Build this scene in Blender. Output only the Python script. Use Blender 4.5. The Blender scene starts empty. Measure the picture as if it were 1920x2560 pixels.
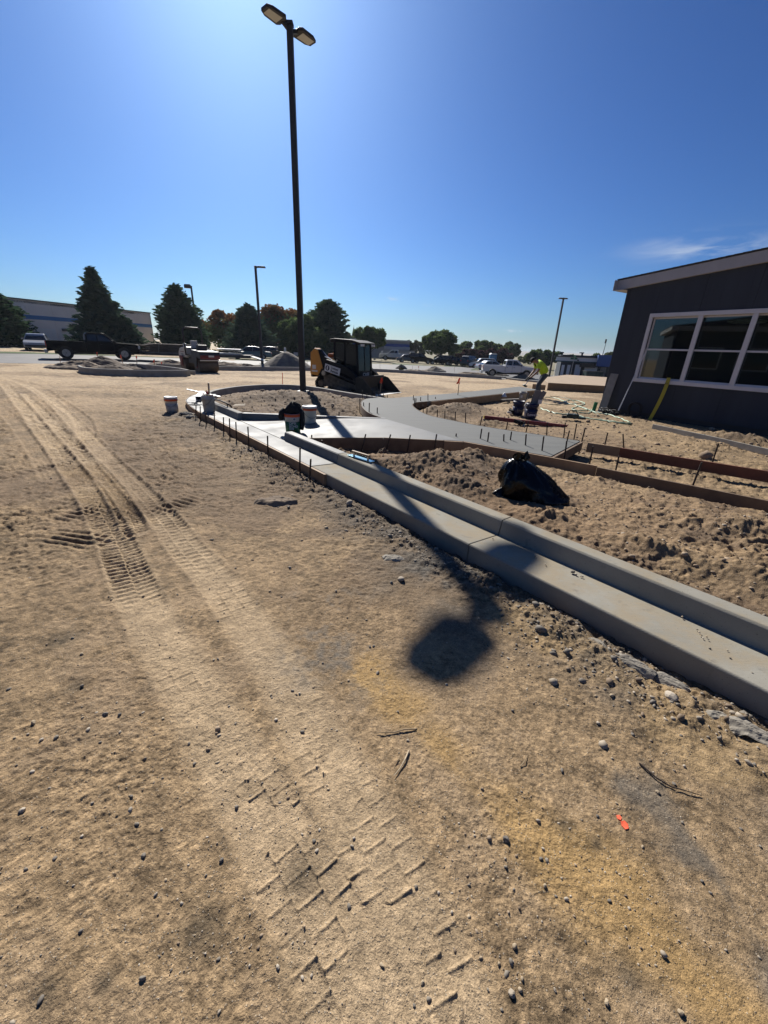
import bpy, math, random
import numpy as np
from mathutils import Vector, Matrix
R = math.radians
random.seed(7)
S = bpy.context.scene
COL = S.collection

# ------------------------------------------------------------------ camera
CAM_F, CAM_H = 1000.0, 1.75                       # focal length in pixels of a 1920 x 2560 frame, eye height
ROLL = R(2.36)
PITCH = math.atan(408 * math.cos(ROLL) / CAM_F)
FW = np.array([0, math.cos(PITCH), -math.sin(PITCH)])
R0 = np.array([1., 0, 0]); U0 = np.cross(R0, FW)
RT = math.cos(ROLL) * R0 + math.sin(ROLL) * U0
UP = math.cos(ROLL) * U0 - math.sin(ROLL) * R0
CAMP = np.array([0, 0, CAM_H])
cd = bpy.data.cameras.new('camera')
cam = bpy.data.objects.new('camera', cd); COL.objects.link(cam)
m = Matrix(((RT[0], UP[0], -FW[0], 0), (RT[1], UP[1], -FW[1], 0), (RT[2], UP[2], -FW[2], CAM_H), (0, 0, 0, 1)))
cam.matrix_world = m
cd.sensor_fit = 'VERTICAL'; cd.sensor_height = 36; cd.sensor_width = 27
cd.lens = CAM_F / 2560 * 36
cd.clip_start = 0.05; cd.clip_end = 20000
S.camera = cam

# ------------------------------------------------------------------ sky, sun, exposure
SUN_AZ, SUN_EL = R(-16.95), R(36.15)                # azimuth measured from +Y towards +X
w = bpy.data.worlds.new('World'); S.world = w; w.use_nodes = True
nt = w.node_tree; nt.nodes.clear()
out = nt.nodes.new('ShaderNodeOutputWorld'); bg = nt.nodes.new('ShaderNodeBackground')
sky = nt.nodes.new('ShaderNodeTexSky'); sky.sky_type = 'NISHITA'; sky.sun_disc = False
sky.sun_elevation = SUN_EL; sky.sun_rotation = SUN_AZ
sky.altitude = 0; sky.air_density = 1.0; sky.dust_density = 0.8; sky.ozone_density = 6.0
bg.inputs['Strength'].default_value = 0.066
nt.links.new(bg.outputs[0], out.inputs[0])
# thin wisps of cirrus low in the sky
tc = nt.nodes.new('ShaderNodeTexCoord')
def ray(px, py):
    d = FW * CAM_F + RT * (px - 960) - UP * (py - 1280)
    return d / np.linalg.norm(d)
def wisp(direction, sx, sz, scale, seed, amount):
    """one cloud wisp: an elongated patch of stretched noise round a sky direction"""
    d = Vector(direction); e = Vector((d.y, -d.x, 0)).normalized(); u = e.cross(d)
    def dotn(v):
        n = nt.nodes.new('ShaderNodeVectorMath'); n.operation = 'DOT_PRODUCT'
        nt.links.new(tc.outputs['Generated'], n.inputs[0]); n.inputs[1].default_value = v; return n.outputs['Value']
    def M(op, a, b=None, c=None):
        n = nt.nodes.new('ShaderNodeMath'); n.operation = op
        for i, v in enumerate((a, b, c)):
            if v is None: continue
            if isinstance(v, (int, float)): n.inputs[i].default_value = v
            else: nt.links.new(v, n.inputs[i])
        return n.outputs[0]
    a = M('MULTIPLY', dotn(e), 1 / sx); b = M('MULTIPLY', M('SUBTRACT', dotn(u), 0.0), 1 / sz)
    r2 = M('ADD', M('MULTIPLY', a, a), M('MULTIPLY', b, b))
    fall = M('POWER', 2.718, M('MULTIPLY', r2, -1.0))
    front = M('GREATER_THAN', dotn(d), 0.0)
    mp = nt.nodes.new('ShaderNodeMapping'); mp.inputs['Rotation'].default_value = (0.0, 0.35, 0.0)
    mp.inputs['Scale'].default_value = (scale, scale, scale * 4.5); mp.inputs['Location'].default_value = (seed, seed * 2, 0)
    nt.links.new(tc.outputs['Generated'], mp.inputs[0])
    nz = nt.nodes.new('ShaderNodeTexNoise'); nz.inputs['Scale'].default_value = 1.0; nz.inputs['Detail'].default_value = 7
    nz.inputs['Distortion'].default_value = 0.8
    nt.links.new(mp.outputs[0], nz.inputs['Vector'])
    v = M('MULTIPLY', M('SUBTRACT', nz.outputs['Fac'], 0.40), 4.0); v = M('MINIMUM', M('MAXIMUM', v, 0.0), 1.0)
    return M('MULTIPLY', M('MULTIPLY', M('MULTIPLY', v, fall), front), amount)
cl = None
for px, py, sx, sz, sc, sd, am in ((1770, 614, .085, .016, 9, 3.1, .75), (980, 749, .016, .004, 30, 5.3, .6), (1068, 763, .012, .003, 30, 8.2, .35),
                                   (1276, 827, .010, .003, 40, 1.2, .6), (1300, 829, .006, .002, 40, 4.4, .5)):
    x = wisp(ray(px, py), sx, sz, sc, sd, am)
    if cl is None: cl = x
    else:
        a = nt.nodes.new('ShaderNodeMath'); a.operation = 'ADD'; nt.links.new(cl, a.inputs[0]); nt.links.new(x, a.inputs[1]); cl = a.outputs[0]
mx = nt.nodes.new('ShaderNodeMix'); mx.data_type = 'RGBA'
gm = nt.nodes.new('ShaderNodeGamma'); gm.inputs['Gamma'].default_value = 1.4                  # deep, clear high desert blue
gr = nt.nodes.new('ShaderNodeVectorMath'); gr.operation = 'MULTIPLY'; gr.inputs[1].default_value = (.198, .283, .37)
nt.links.new(sky.outputs[0], gm.inputs['Color']); nt.links.new(gm.outputs[0], gr.inputs[0])
nt.links.new(cl, mx.inputs['Factor']); nt.links.new(gr.outputs[0], mx.inputs['A']); mx.inputs['B'].default_value = (6.5, 7.2, 8.2, 1)
nt.links.new(mx.outputs['Result'], bg.inputs['Color'])

to_sun = Vector((math.sin(SUN_AZ) * math.cos(SUN_EL), math.cos(SUN_AZ) * math.cos(SUN_EL), math.sin(SUN_EL)))
sl = bpy.data.lights.new('sun', 'SUN'); sl.energy = 5.0; sl.angle = R(0.40); sl.color = (1.0, 0.95, 0.87)
so = bpy.data.objects.new('sun', sl); COL.objects.link(so)
so.rotation_euler = to_sun.to_track_quat('Z', 'Y').to_euler(); so.location = to_sun * 60
S.cycles.use_denoising = True
S.view_settings.view_transform = 'Standard'; S.view_settings.look = 'None'
S.view_settings.exposure = 0.58; S.view_settings.gamma = 1.0; S.view_settings.use_curve_mapping = False

# ------------------------------------------------------------------ placing things: survey helpers
def at(px, py, z=0.0):
    """world point at height z seen at a pixel of the photograph"""
    d = ray(px, py); t = (z - CAM_H) / d[2]
    return CAMP + t * d
def at_depth(px, py, Y):
    d = ray(px, py); return CAMP + d * (Y / d[1])
def sstep(a, b, x):
    t = np.clip((np.asarray(x, float) - a) / (b - a), 0, 1); return t * t * (3 - 2 * t)
def tilt(x, y):
    """the site falls gently away to the right beyond the pad"""
    return -sstep(18, 42, y) * (.27 + .0226 * (np.clip(x, -40, 30) + 6))
def on(px, py):
    z = 0.0
    for i in range(14):
        p = at(px, py, z); z = float(tilt(p[0], p[1]))
    return np.array([p[0], p[1], z])

# ------------------------------------------------------------------ value noise (numpy)
def vnoise(x, y, seed=0):
    xi = np.floor(x).astype(np.int64); yi = np.floor(y).astype(np.int64); fx = x - xi; fy = y - yi
    fx = fx * fx * fx * (fx * (fx * 6 - 15) + 10); fy = fy * fy * fy * (fy * (fy * 6 - 15) + 10)
    def h(a, b):
        n = (a * 374761393 + b * 668265263 + seed * 974634777) & 0xffffffff
        n = ((n ^ (n >> 13)) * 1274126177) & 0xffffffff
        return ((n ^ (n >> 16)) & 0xffff) / 65535.0
    a = h(xi, yi); b = h(xi + 1, yi); c = h(xi, yi + 1); d = h(xi + 1, yi + 1)
    return (a + (b - a) * fx) * (1 - fy) + (c + (d - c) * fx) * fy
def fbm(x, y, octv=4, seed=0):
    s = 0; a = .5; t = 0
    for i in range(octv):
        s = s + a * vnoise(x * 2 ** i + 17.3 * i, y * 2 ** i - 9.1 * i, seed + i); t += a; a *= .5
    return s / t - .5

# ------------------------------------------------------------------ materials
def nn(t, kind, **kw):
    n = t.nodes.new(kind)
    for k, v in kw.items(): setattr(n, k, v)
    return n
MATS = {}
def mat(name, col, rough=.6, var=.15, scale=8., bump=0., bscale=40., metal=0., spec=.5, coat=0., stretch=None, col2=None, detail=5, emit=None, rvar=0.):
    if name in MATS: return MATS[name]
    m = bpy.data.materials.new(name); m.use_nodes = True; t = m.node_tree; b = t.nodes['Principled BSDF']
    b.inputs['Roughness'].default_value = rough; b.inputs['Metallic'].default_value = metal
    b.inputs['Specular IOR Level'].default_value = spec; b.inputs['Coat Weight'].default_value = coat
    tcn = nn(t, 'ShaderNodeTexCoord'); vec = tcn.outputs['Object']
    if stretch:
        mp = nn(t, 'ShaderNodeMapping'); mp.inputs['Scale'].default_value = stretch; t.links.new(vec, mp.inputs[0]); vec = mp.outputs[0]
    nz = nn(t, 'ShaderNodeTexNoise'); nz.inputs['Scale'].default_value = scale; nz.inputs['Detail'].default_value = detail
    t.links.new(vec, nz.inputs['Vector'])
    rp = nn(t, 'ShaderNodeValToRGB'); c2 = col2 or tuple(c * (1 + var) for c in col); c1 = col if col2 else tuple(c * (1 - var) for c in col)
    rp.color_ramp.elements[0].position = .3; rp.color_ramp.elements[1].position = .7
    rp.color_ramp.elements[0].color = (*c1, 1); rp.color_ramp.elements[1].color = (*c2, 1)
    t.links.new(nz.outputs['Fac'], rp.inputs[0]); t.links.new(rp.outputs[0], b.inputs['Base Color'])
    if rvar:
        mr = nn(t, 'ShaderNodeMapRange'); mr.inputs['To Min'].default_value = max(0, rough - rvar); mr.inputs['To Max'].default_value = min(1, rough + rvar)
        mr.inputs['From Min'].default_value = .3; mr.inputs['From Max'].default_value = .7
        t.links.new(nz.outputs['Fac'], mr.inputs[0]); t.links.new(mr.outputs[0], b.inputs['Roughness'])
    if bump:
        n2 = nn(t, 'ShaderNodeTexNoise'); n2.inputs['Scale'].default_value = bscale; n2.inputs['Detail'].default_value = 4
        t.links.new(vec, n2.inputs['Vector'])
        bp = nn(t, 'ShaderNodeBump'); bp.inputs['Distance'].default_value = bump * .35; bp.inputs['Strength'].default_value = .8
        t.links.new(n2.outputs['Fac'], bp.inputs['Height']); t.links.new(bp.outputs[0], b.inputs['Normal'])
    if emit: b.inputs['Emission Color'].default_value = (*emit, 1); b.inputs['Emission Strength'].default_value = 1
    MATS[name] = m; return m
def glass(name, tint=(.02, .03, .03), rough=.03):
    """dark glazing seen from outside: a glossy dark pane that lets a little light through"""
    if name in MATS: return MATS[name]
    m = bpy.data.materials.new(name); m.use_nodes = True; t = m.node_tree; b = t.nodes['Principled BSDF']
    b.inputs['Base Color'].default_value = (*tint, 1); b.inputs['Roughness'].default_value = rough
    b.inputs['Specular IOR Level'].default_value = .8
    MATS[name] = m; return m
def clear_glass(name, tint=(.75, .85, .85)):
    if name in MATS: return MATS[name]
    m = bpy.data.materials.new(name); m.use_nodes = True; t = m.node_tree; t.nodes.clear()
    o = nn(t, 'ShaderNodeOutputMaterial'); mxs = nn(t, 'ShaderNodeMixShader'); tr = nn(t, 'ShaderNodeBsdfTransparent'); gl = nn(t, 'ShaderNodeBsdfGlossy')
    tr.inputs[0].default_value = (*tint, 1); gl.inputs['Roughness'].default_value = .02
    fr = nn(t, 'ShaderNodeFresnel'); fr.inputs[0].default_value = 1.75
    t.links.new(fr.outputs[0], mxs.inputs[0]); t.links.new(tr.outputs[0], mxs.inputs[1]); t.links.new(gl.outputs[0], mxs.inputs[2]); t.links.new(mxs.outputs[0], o.inputs[0])
    MATS[name] = m; return m

# ------------------------------------------------------------------ mesh builder
class MB:
    def __init__(s): s.v = []; s.f = []
    def add(s, vs, fs):
        o = len(s.v); s.v += [tuple(map(float, p)) for p in vs]; s.f += [tuple(i + o for i in f) for f in fs]; return s
    def box(s, c, size, rz=0., ry=0., rx=0.):
        x, y, z = [a / 2 for a in size]; M = Matrix.Rotation(rz, 3, 'Z') @ Matrix.Rotation(ry, 3, 'Y') @ Matrix.Rotation(rx, 3, 'X'); c = Vector(c)
        vs = [c + M @ Vector((i * x, j * y, k * z)) for k in (-1, 1) for j in (-1, 1) for i in (-1, 1)]
        return s.add(vs, [(0, 2, 3, 1), (4, 5, 7, 6), (0, 1, 5, 4), (2, 6, 7, 3), (0, 4, 6, 2), (1, 3, 7, 5)])
    def bar(s, p, q, w_, h_, up=(0, 0, 1)):
        p = Vector(p); q = Vector(q); d = (q - p).normalized(); u = Vector(up)
        if abs(d.dot(u)) > .98: u = Vector((1, 0, 0))
        r = d.cross(u).normalized(); u = r.cross(d)
        vs = [e + r * (i * w_ / 2) + u * (j * h_ / 2) for e in (p, q) for i, j in ((-1, -1), (1, -1), (1, 1), (-1, 1))]
        return s.add(vs, [(0, 1, 2, 3), (7, 6, 5, 4), (0, 4, 5, 1), (1, 5, 6, 2), (2, 6, 7, 3), (3, 7, 4, 0)])
    def cyl(s, p, q, r0, r1=None, n=12, cap=True):
        p = Vector(p); q = Vector(q); r1 = r0 if r1 is None else r1; d = (q - p).normalized()
        u = Vector((0, 0, 1)) if abs(d.z) < .95 else Vector((1, 0, 0)); a = d.cross(u).normalized(); b = d.cross(a)
        vs = [e + (a * math.cos(2 * math.pi * i / n) + b * math.sin(2 * math.pi * i / n)) * r for e, r in ((p, r0), (q, r1)) for i in range(n)]
        fs = [(i, (i + 1) % n, n + (i + 1) % n, n + i) for i in range(n)]
        if cap: fs += [tuple(range(n - 1, -1, -1)), tuple(range(n, 2 * n))]
        return s.add(vs, fs)
    def tube(s, pts, r, n=6, closed=False):
        P = [Vector(p) for p in pts]; rs = r if isinstance(r, (list, tuple)) else [r] * len(P); vs = []; pa = None
        for i, p in enumerate(P):
            d = (P[min(i + 1, len(P) - 1)] - P[max(i - 1, 0)]).normalized()
            if pa is None:
                u = Vector((0, 0, 1)) if abs(d.z) < .9 else Vector((1, 0, 0)); a = d.cross(u).normalized()
            else: a = (pa - d * pa.dot(d)).normalized()
            pa = a; b = d.cross(a)
            vs += [p + (a * math.cos(2 * math.pi * k / n) + b * math.sin(2 * math.pi * k / n)) * rs[i] for k in range(n)]
        L = len(P); fs = [(i * n + k, i * n + (k + 1) % n, (i + 1) * n + (k + 1) % n, (i + 1) * n + k) for i in range(L - 1) for k in range(n)]
        fs += [tuple(range(n - 1, -1, -1)), tuple(range((L - 1) * n, L * n))]
        return s.add(vs, fs)
    def prism(s, poly, y0, y1, axis='y', taper=None):
        """poly in (x,z); extruded from y0 to y1; taper(x,z)->inset of the half width"""
        n = len(poly); vs = []
        for y, sg in ((y0, 1), (y1, -1)):
            for x, z in poly:
                yy = y + (sg * taper(x, z) if taper else 0); vs.append((x, yy, z))
        fs = [tuple(range(n)), tuple(range(2 * n - 1, n - 1, -1))] + [((i + 1) % n, i, n + i, n + (i + 1) % n) for i in range(n)]
        return s.add(vs, fs)
    def slab(s, poly, z0, z1):
        """flat plate: plan polygon, bottom and top height (numbers or functions of x,y)"""
        f0 = z0 if callable(z0) else (lambda x, y: z0); f1 = z1 if callable(z1) else (lambda x, y: z1); n = len(poly)
        vs = [(x, y, f0(x, y)) for x, y in poly] + [(x, y, f1(x, y)) for x, y in poly]
        return s.add(vs, [tuple(range(n - 1, -1, -1)), tuple(range(n, 2 * n))] + [(i, (i + 1) % n, n + (i + 1) % n, n + i) for i in range(n)])
    def lathe(s, prof, c=(0, 0, 0), n=20, closed=True):
        c = Vector(c); vs = [c + Vector((r * math.cos(2 * math.pi * k / n), r * math.sin(2 * math.pi * k / n), z)) for r, z in prof for k in range(n)]; L = len(prof)
        fs = [(i * n + k, i * n + (k + 1) % n, (i + 1) * n + (k + 1) % n, (i + 1) * n + k) for i in range(L - 1) for k in range(n)]
        if closed: fs += [tuple(range(n - 1, -1, -1)), tuple(range((L - 1) * n, L * n))]
        return s.add(vs, fs)
    def sphere(s, c, r, n=10, mrows=7, sq=(1, 1, 1)):
        pr = [(max(1e-4, r * math.sin(math.pi * i / mrows)), -r * math.cos(math.pi * i / mrows)) for i in range(mrows + 1)]
        t = MB().lathe(pr, n=n, closed=False); return s.add([(c[0] + a * sq[0], c[1] + b * sq[1], c[2] + d * sq[2]) for a, b, d in t.v], t.f)
    def sweep(s, path, section, close=True):
        """section: (offset to the right of travel, z) closed loop, swept along a plan path of (x,y[,dz])"""
        n = len(section); P = [np.array(p[:2], float) for p in path]; DZ = [p[2] if len(p) > 2 else 0 for p in path]; vs = []
        for i, p in enumerate(P):
            a = P[i] - P[i - 1] if i else P[1] - P[0]; b = P[i + 1] - P[i] if i < len(P) - 1 else a
            a = a / np.linalg.norm(a); b = b / np.linalg.norm(b); d = a + b; d /= np.linalg.norm(d); nr = np.array([d[1], -d[0]]); k = 1 / max(.5, float(np.array([a[1], -a[0]]) @ nr))
            for o, z in section: q = p + nr * o * k; vs.append((q[0], q[1], z + DZ[i]))
        L = len(P); fs = [(i * n + k, (i + 1) * n + k, (i + 1) * n + (k + 1) % n, i * n + (k + 1) % n) for i in range(L - 1) for k in range(n)]
        fs += [tuple(range(n)), tuple(range(L * n - 1, (L - 1) * n - 1, -1))]
        return s.add(vs, fs)
    def build(s, name, mt, parent=None, bevel=0., smooth=False, origin=None, seg=2, angle=40):
        vs = s.v; loc = None
        if parent is None:
            if origin is None:
                a = np.array(vs); origin = (a[:, 0].mean(), a[:, 1].mean(), a[:, 2].min())
            loc = Vector(origin); vs = [(x - loc.x, y - loc.y, z - loc.z) for x, y, z in vs]
        me = bpy.data.meshes.new(name); me.from_pydata(vs, [], s.f); me.update()
        import bmesh
        bm = bmesh.new(); bm.from_mesh(me); bmesh.ops.recalc_face_normals(bm, faces=bm.faces); bm.to_mesh(me); bm.free()
        o = bpy.data.objects.new(name, me); COL.objects.link(o)
        if mt: me.materials.append(mt)
        if smooth: me.polygons.foreach_set('use_smooth', [True] * len(me.polygons))
        if parent is not None: o.parent = parent
        else: o.location = loc
        if bevel:
            b = o.modifiers.new('bevel', 'BEVEL'); b.width = bevel; b.segments = seg; b.limit_method = 'ANGLE'; b.angle_limit = R(angle)
        return o
def tag(o, label=None, cat=None, group=None, kind=None):
    if label: o['label'] = label
    if cat: o['category'] = cat
    if group: o['group'] = group
    if kind: o['kind'] = kind
    return o
def empty(name, loc, rz=0., label=None, cat=None, group=None, scale=None):
    o = bpy.data.objects.new(name, None); COL.objects.link(o); o.location = [float(a) for a in loc]; o.rotation_euler[2] = rz
    if scale: o.scale = scale
    return tag(o, label, cat, group)
def copy_tree(o, parent=None):
    c = o.copy(); COL.objects.link(c)
    if parent is not None: c.parent = parent
    for ch in [x for x in bpy.data.objects if x.parent == o]: copy_tree(ch, c)
    return c
def text(body, size, mt, parent, loc, rot, name='lettering', extrude=.002, bold=False, align='CENTER'):
    cu = bpy.data.curves.new(name, 'FONT'); cu.body = body; cu.size = size; cu.extrude = extrude; cu.align_x = align; cu.align_y = 'CENTER'; cu.space_line = .8
    if bold: cu.offset = size * .025
    cu.materials.append(mt)
    tmp = bpy.data.objects.new('tmp', cu); COL.objects.link(tmp)
    dg = bpy.context.evaluated_depsgraph_get(); me = bpy.data.meshes.new_from_object(tmp.evaluated_get(dg)); bpy.data.objects.remove(tmp)
    o = bpy.data.objects.new(name, me); COL.objects.link(o); o.parent = parent; o.location = loc; o.rotation_euler = rot
    return o
ORD = 'first second third fourth fifth sixth seventh eighth ninth tenth eleventh twelfth thirteenth fourteenth fifteenth sixteenth seventeenth eighteenth nineteenth twentieth'.split()

# ================================================================== THE SITE PLAN
GT0 = np.array([2.09, 1.63]); GD = np.array([-.6257, .7801]); GN = np.array([.7801, .6257])
def gl(t, o=0.):
    """point along the gutter: t metres up the line, o metres in from its outer edge"""
    p = GT0 + GD * t + GN * o; return (float(p[0]), float(p[1]))
ISLE = [(-5.72, 11.6), (-6.1, 12.5), (-6.3, 13.5), (-6.25, 14.6), (-5.95, 15.7), (-5.3, 16.7), (-4.3, 17.25), (-3.2, 17.1), (-2.2, 16.3), (-1.2, 15.2), (-.2, 14.2), (.25, 13.75)]
def catmull(P, k=6):
    P = [np.array(p, float) for p in P]; o = []
    for i in range(len(P) - 1):
        a = P[max(i - 1, 0)]; b = P[i]; c = P[i + 1]; d = P[min(i + 2, len(P) - 1)]
        for j in range(k):
            t = j / k; o.append(tuple(.5 * (2 * b + (c - a) * t + (2 * a - 5 * b + 4 * c - d) * t * t + (3 * b - a - 3 * c + d) * t ** 3)))
    o.append(tuple(P[-1])); return o
ARC = catmull([gl(10.6), gl(11.3)] + ISLE, 5)
WALK_L = catmull([(-.04, 9.25), (-.48, 10.14), (-.74, 11.44), (-.78, 12.62), (-.54, 13.29), (.21, 13.64)], 5)
WALK_R = catmull([(6.9, 19.4), (4.45, 16.63), (2.42, 14.36), (1.2, 13.0), (.82, 12.6), (.69, 11.89), (.8, 10.89), (1.03, 10.07), (1.51, 9.44), (2, 8.89), (2.5, 8.49), (3.19, 8.02), (3.68, 7.62)], 4)
WALK_N = [(2.62, 6.27), (2.02, 6.70), (1.39, 7.16)]
WALK = WALK_L + [(2.59, 16.16), (6.49, 20.93)] + WALK_R + WALK_N
RAMP_L = [gl(9.35, .44), (-.04, 9.25)]
RAMP_R = [gl(6.95, .44), (-.86, 7.27), (-.07, 7.29), (.88, 7.22), (1.39, 7.16)]

def seg_dist(x, y, P, closed=False):
    """distance to a polyline"""
    d = np.full(x.shape, 1e9); n = len(P)
    for i in range(n if closed else n - 1):
        ax, ay = P[i][:2]; bx, by = P[(i + 1) % n][:2]; ex, ey = bx - ax, by - ay
        t = np.clip(((x - ax) * ex + (y - ay) * ey) / (ex * ex + ey * ey + 1e-12), 0, 1)
        d = np.minimum(d, np.hypot(x - ax - t * ex, y - ay - t * ey))
    return d
def inside(x, y, P):
    r = np.zeros(x.shape, bool); n = len(P)
    for i in range(n):
        ax, ay = P[i][:2]; bx, by = P[(i + 1) % n][:2]
        c = ((ay > y) != (by > y)); r ^= c & (x < (bx - ax) * (y - ay) / (by - ay + 1e-12) + ax)
    return r
def sdf(x, y, P):
    d = seg_dist(x, y, P, True); return np.where(inside(x, y, P), -d, d)
def masked(fn, x, y, box, default):
    o = np.full(x.shape, default, float); m_ = (x > box[0]) & (x < box[1]) & (y > box[2]) & (y < box[3])
    if m_.any(): o[m_] = fn(x[m_], y[m_])
    return o
ISLE_POLY = [gl(9.5, .5)] + [gl(10.4, .5)] + [(-5.2, 11.9), (-5.6, 12.9), (-5.75, 13.6), (-5.7, 14.5), (-5.4, 15.5), (-4.9, 16.2), (-4.2, 16.7), (-3.4, 16.6), (-2.5, 15.9), (-1.6, 14.9), (-.8, 14.0), (-.7, 12.8), (-.8, 11.4), (-.5, 10.1), (-.1, 9.35)]
BED = [gl(-6, .6), gl(6.95, .6), (-1.5, 7.25), (1.39, 7.1), (2.59, 6.2), (4.61, 4.5), (12, -1.6), (9, -8)]
SLABS = [[gl(-6, .03), gl(11.2, .03)] + [(p[0] + .06, p[1]) for p in ISLE[:6]] + [(-4.6, 16.4), (-5.2, 15.6), (-5.6, 14.6), (-5.65, 13.6), (-5.4, 12.5), (-4.95, 11.4), gl(10.4, .56), gl(9.3, .56), gl(-6, .56)],
         [gl(9.4, .4), (-.04, 9.3), (1.45, 7.2), (-.86, 7.3), gl(6.9, .4)], WALK]
MOUNDS = [  # x, y, length, width, turn, height
    (-3.2, 13.2, 1.5, .8, .3, .22), (-2.2, 12.6, 1.0, .7, -.2, .18), (-4.2, 12.3, .9, .6, .9, .12), (-1.5, 11.2, .5, .7, 0, .12), (-2.6, 14.6, 1.2, .6, -.6, .16),
    (.8, 5.6, .75, .5, -.6, .26), (1.35, 6.15, .5, .35, -.5, .18), (.15, 5.6, .5, .35, -.7, .10), (1.05, 4.75, .5, .22, -.7, .13), (1.75, 4.0, .4, .25, -.7, .08),
    (3.1, 2.6, .9, .22, -.85, .15), (2.4, 3.3, .4, .2, -.8, .08), (3.9, 3.7, .9, .35, -.6, .12), (4.9, 4.9, .7, .3, -.7, .05),
    (2.0, 12.2, .9, .9, .4, .30), (1.5, 10.7, .35, .6, .2, .18), (2.6, 13.2, .8, .6, .5, .22), (2.6, 10.6, .6, .5, 0, .12), (1.25, 11.9, .3, .5, 0, .15),
    (8.4, 9.6, 1.1, .4, -1.0, .20), (9.1, 8.3, .7, .35, -1., .16), (7.2, 9.0, 1.0, .6, .5, .06),
    (-.75, 13.75, .45, .3, -.4, .15)]
def poly_track(P):
    A = np.array([at(px, py)[:2] for px, py in P]); return [tuple(p) for p in catmull(A, 3)]
TRACKS = [  # path, width, lug spacing, depth, kind
    (poly_track([(2, 950), (42, 997), (89, 1056), (139, 1119), (181, 1178), (228, 1237), (262, 1301), (291, 1356), (325, 1440), (370, 1540), (430, 1640), (500, 1760), (570, 1880), (640, 2000), (720, 2140), (800, 2300), (900, 2520)]), .27, .062, .013, 0),
    (poly_track([(-20, 930), (60, 960), (110, 990), (150, 1022), (215, 1088), (272, 1153), (322, 1204), (373, 1259), (416, 1305), (458, 1364), (510, 1418), (560, 1475), (620, 1560), (700, 1670), (760, 1790), (820, 1900), (880, 2010), (960, 2160), (1050, 2360), (1110, 2520)]), .27, .062, .012, 1),
    (poly_track([(60, 985), (110, 1035), (170, 1098), (232, 1165), (285, 1230), (322, 1290), (340, 1335)]), .20, .055, .013, 0),
    (poly_track([(20, 948), (90, 965), (139, 1001), (178, 1027), (205, 1050), (214, 1078), (212, 1095)]), .34, .4, .012, 2),
    (poly_track([(-10, 1010), (40, 1060), (90, 1130), (130, 1200)]), .22, .4, .006, 2)]
SCUFFS = [(185, 1352, .30, .16, -.15, .08), (200, 1285, .14, .22, -.2, .08), (135, 1165, .16, .45, -.3, .10), (446, 1262, .16, .28, -.35, .085), (330, 1150, .16, .3, -.3, .09)]

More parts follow.
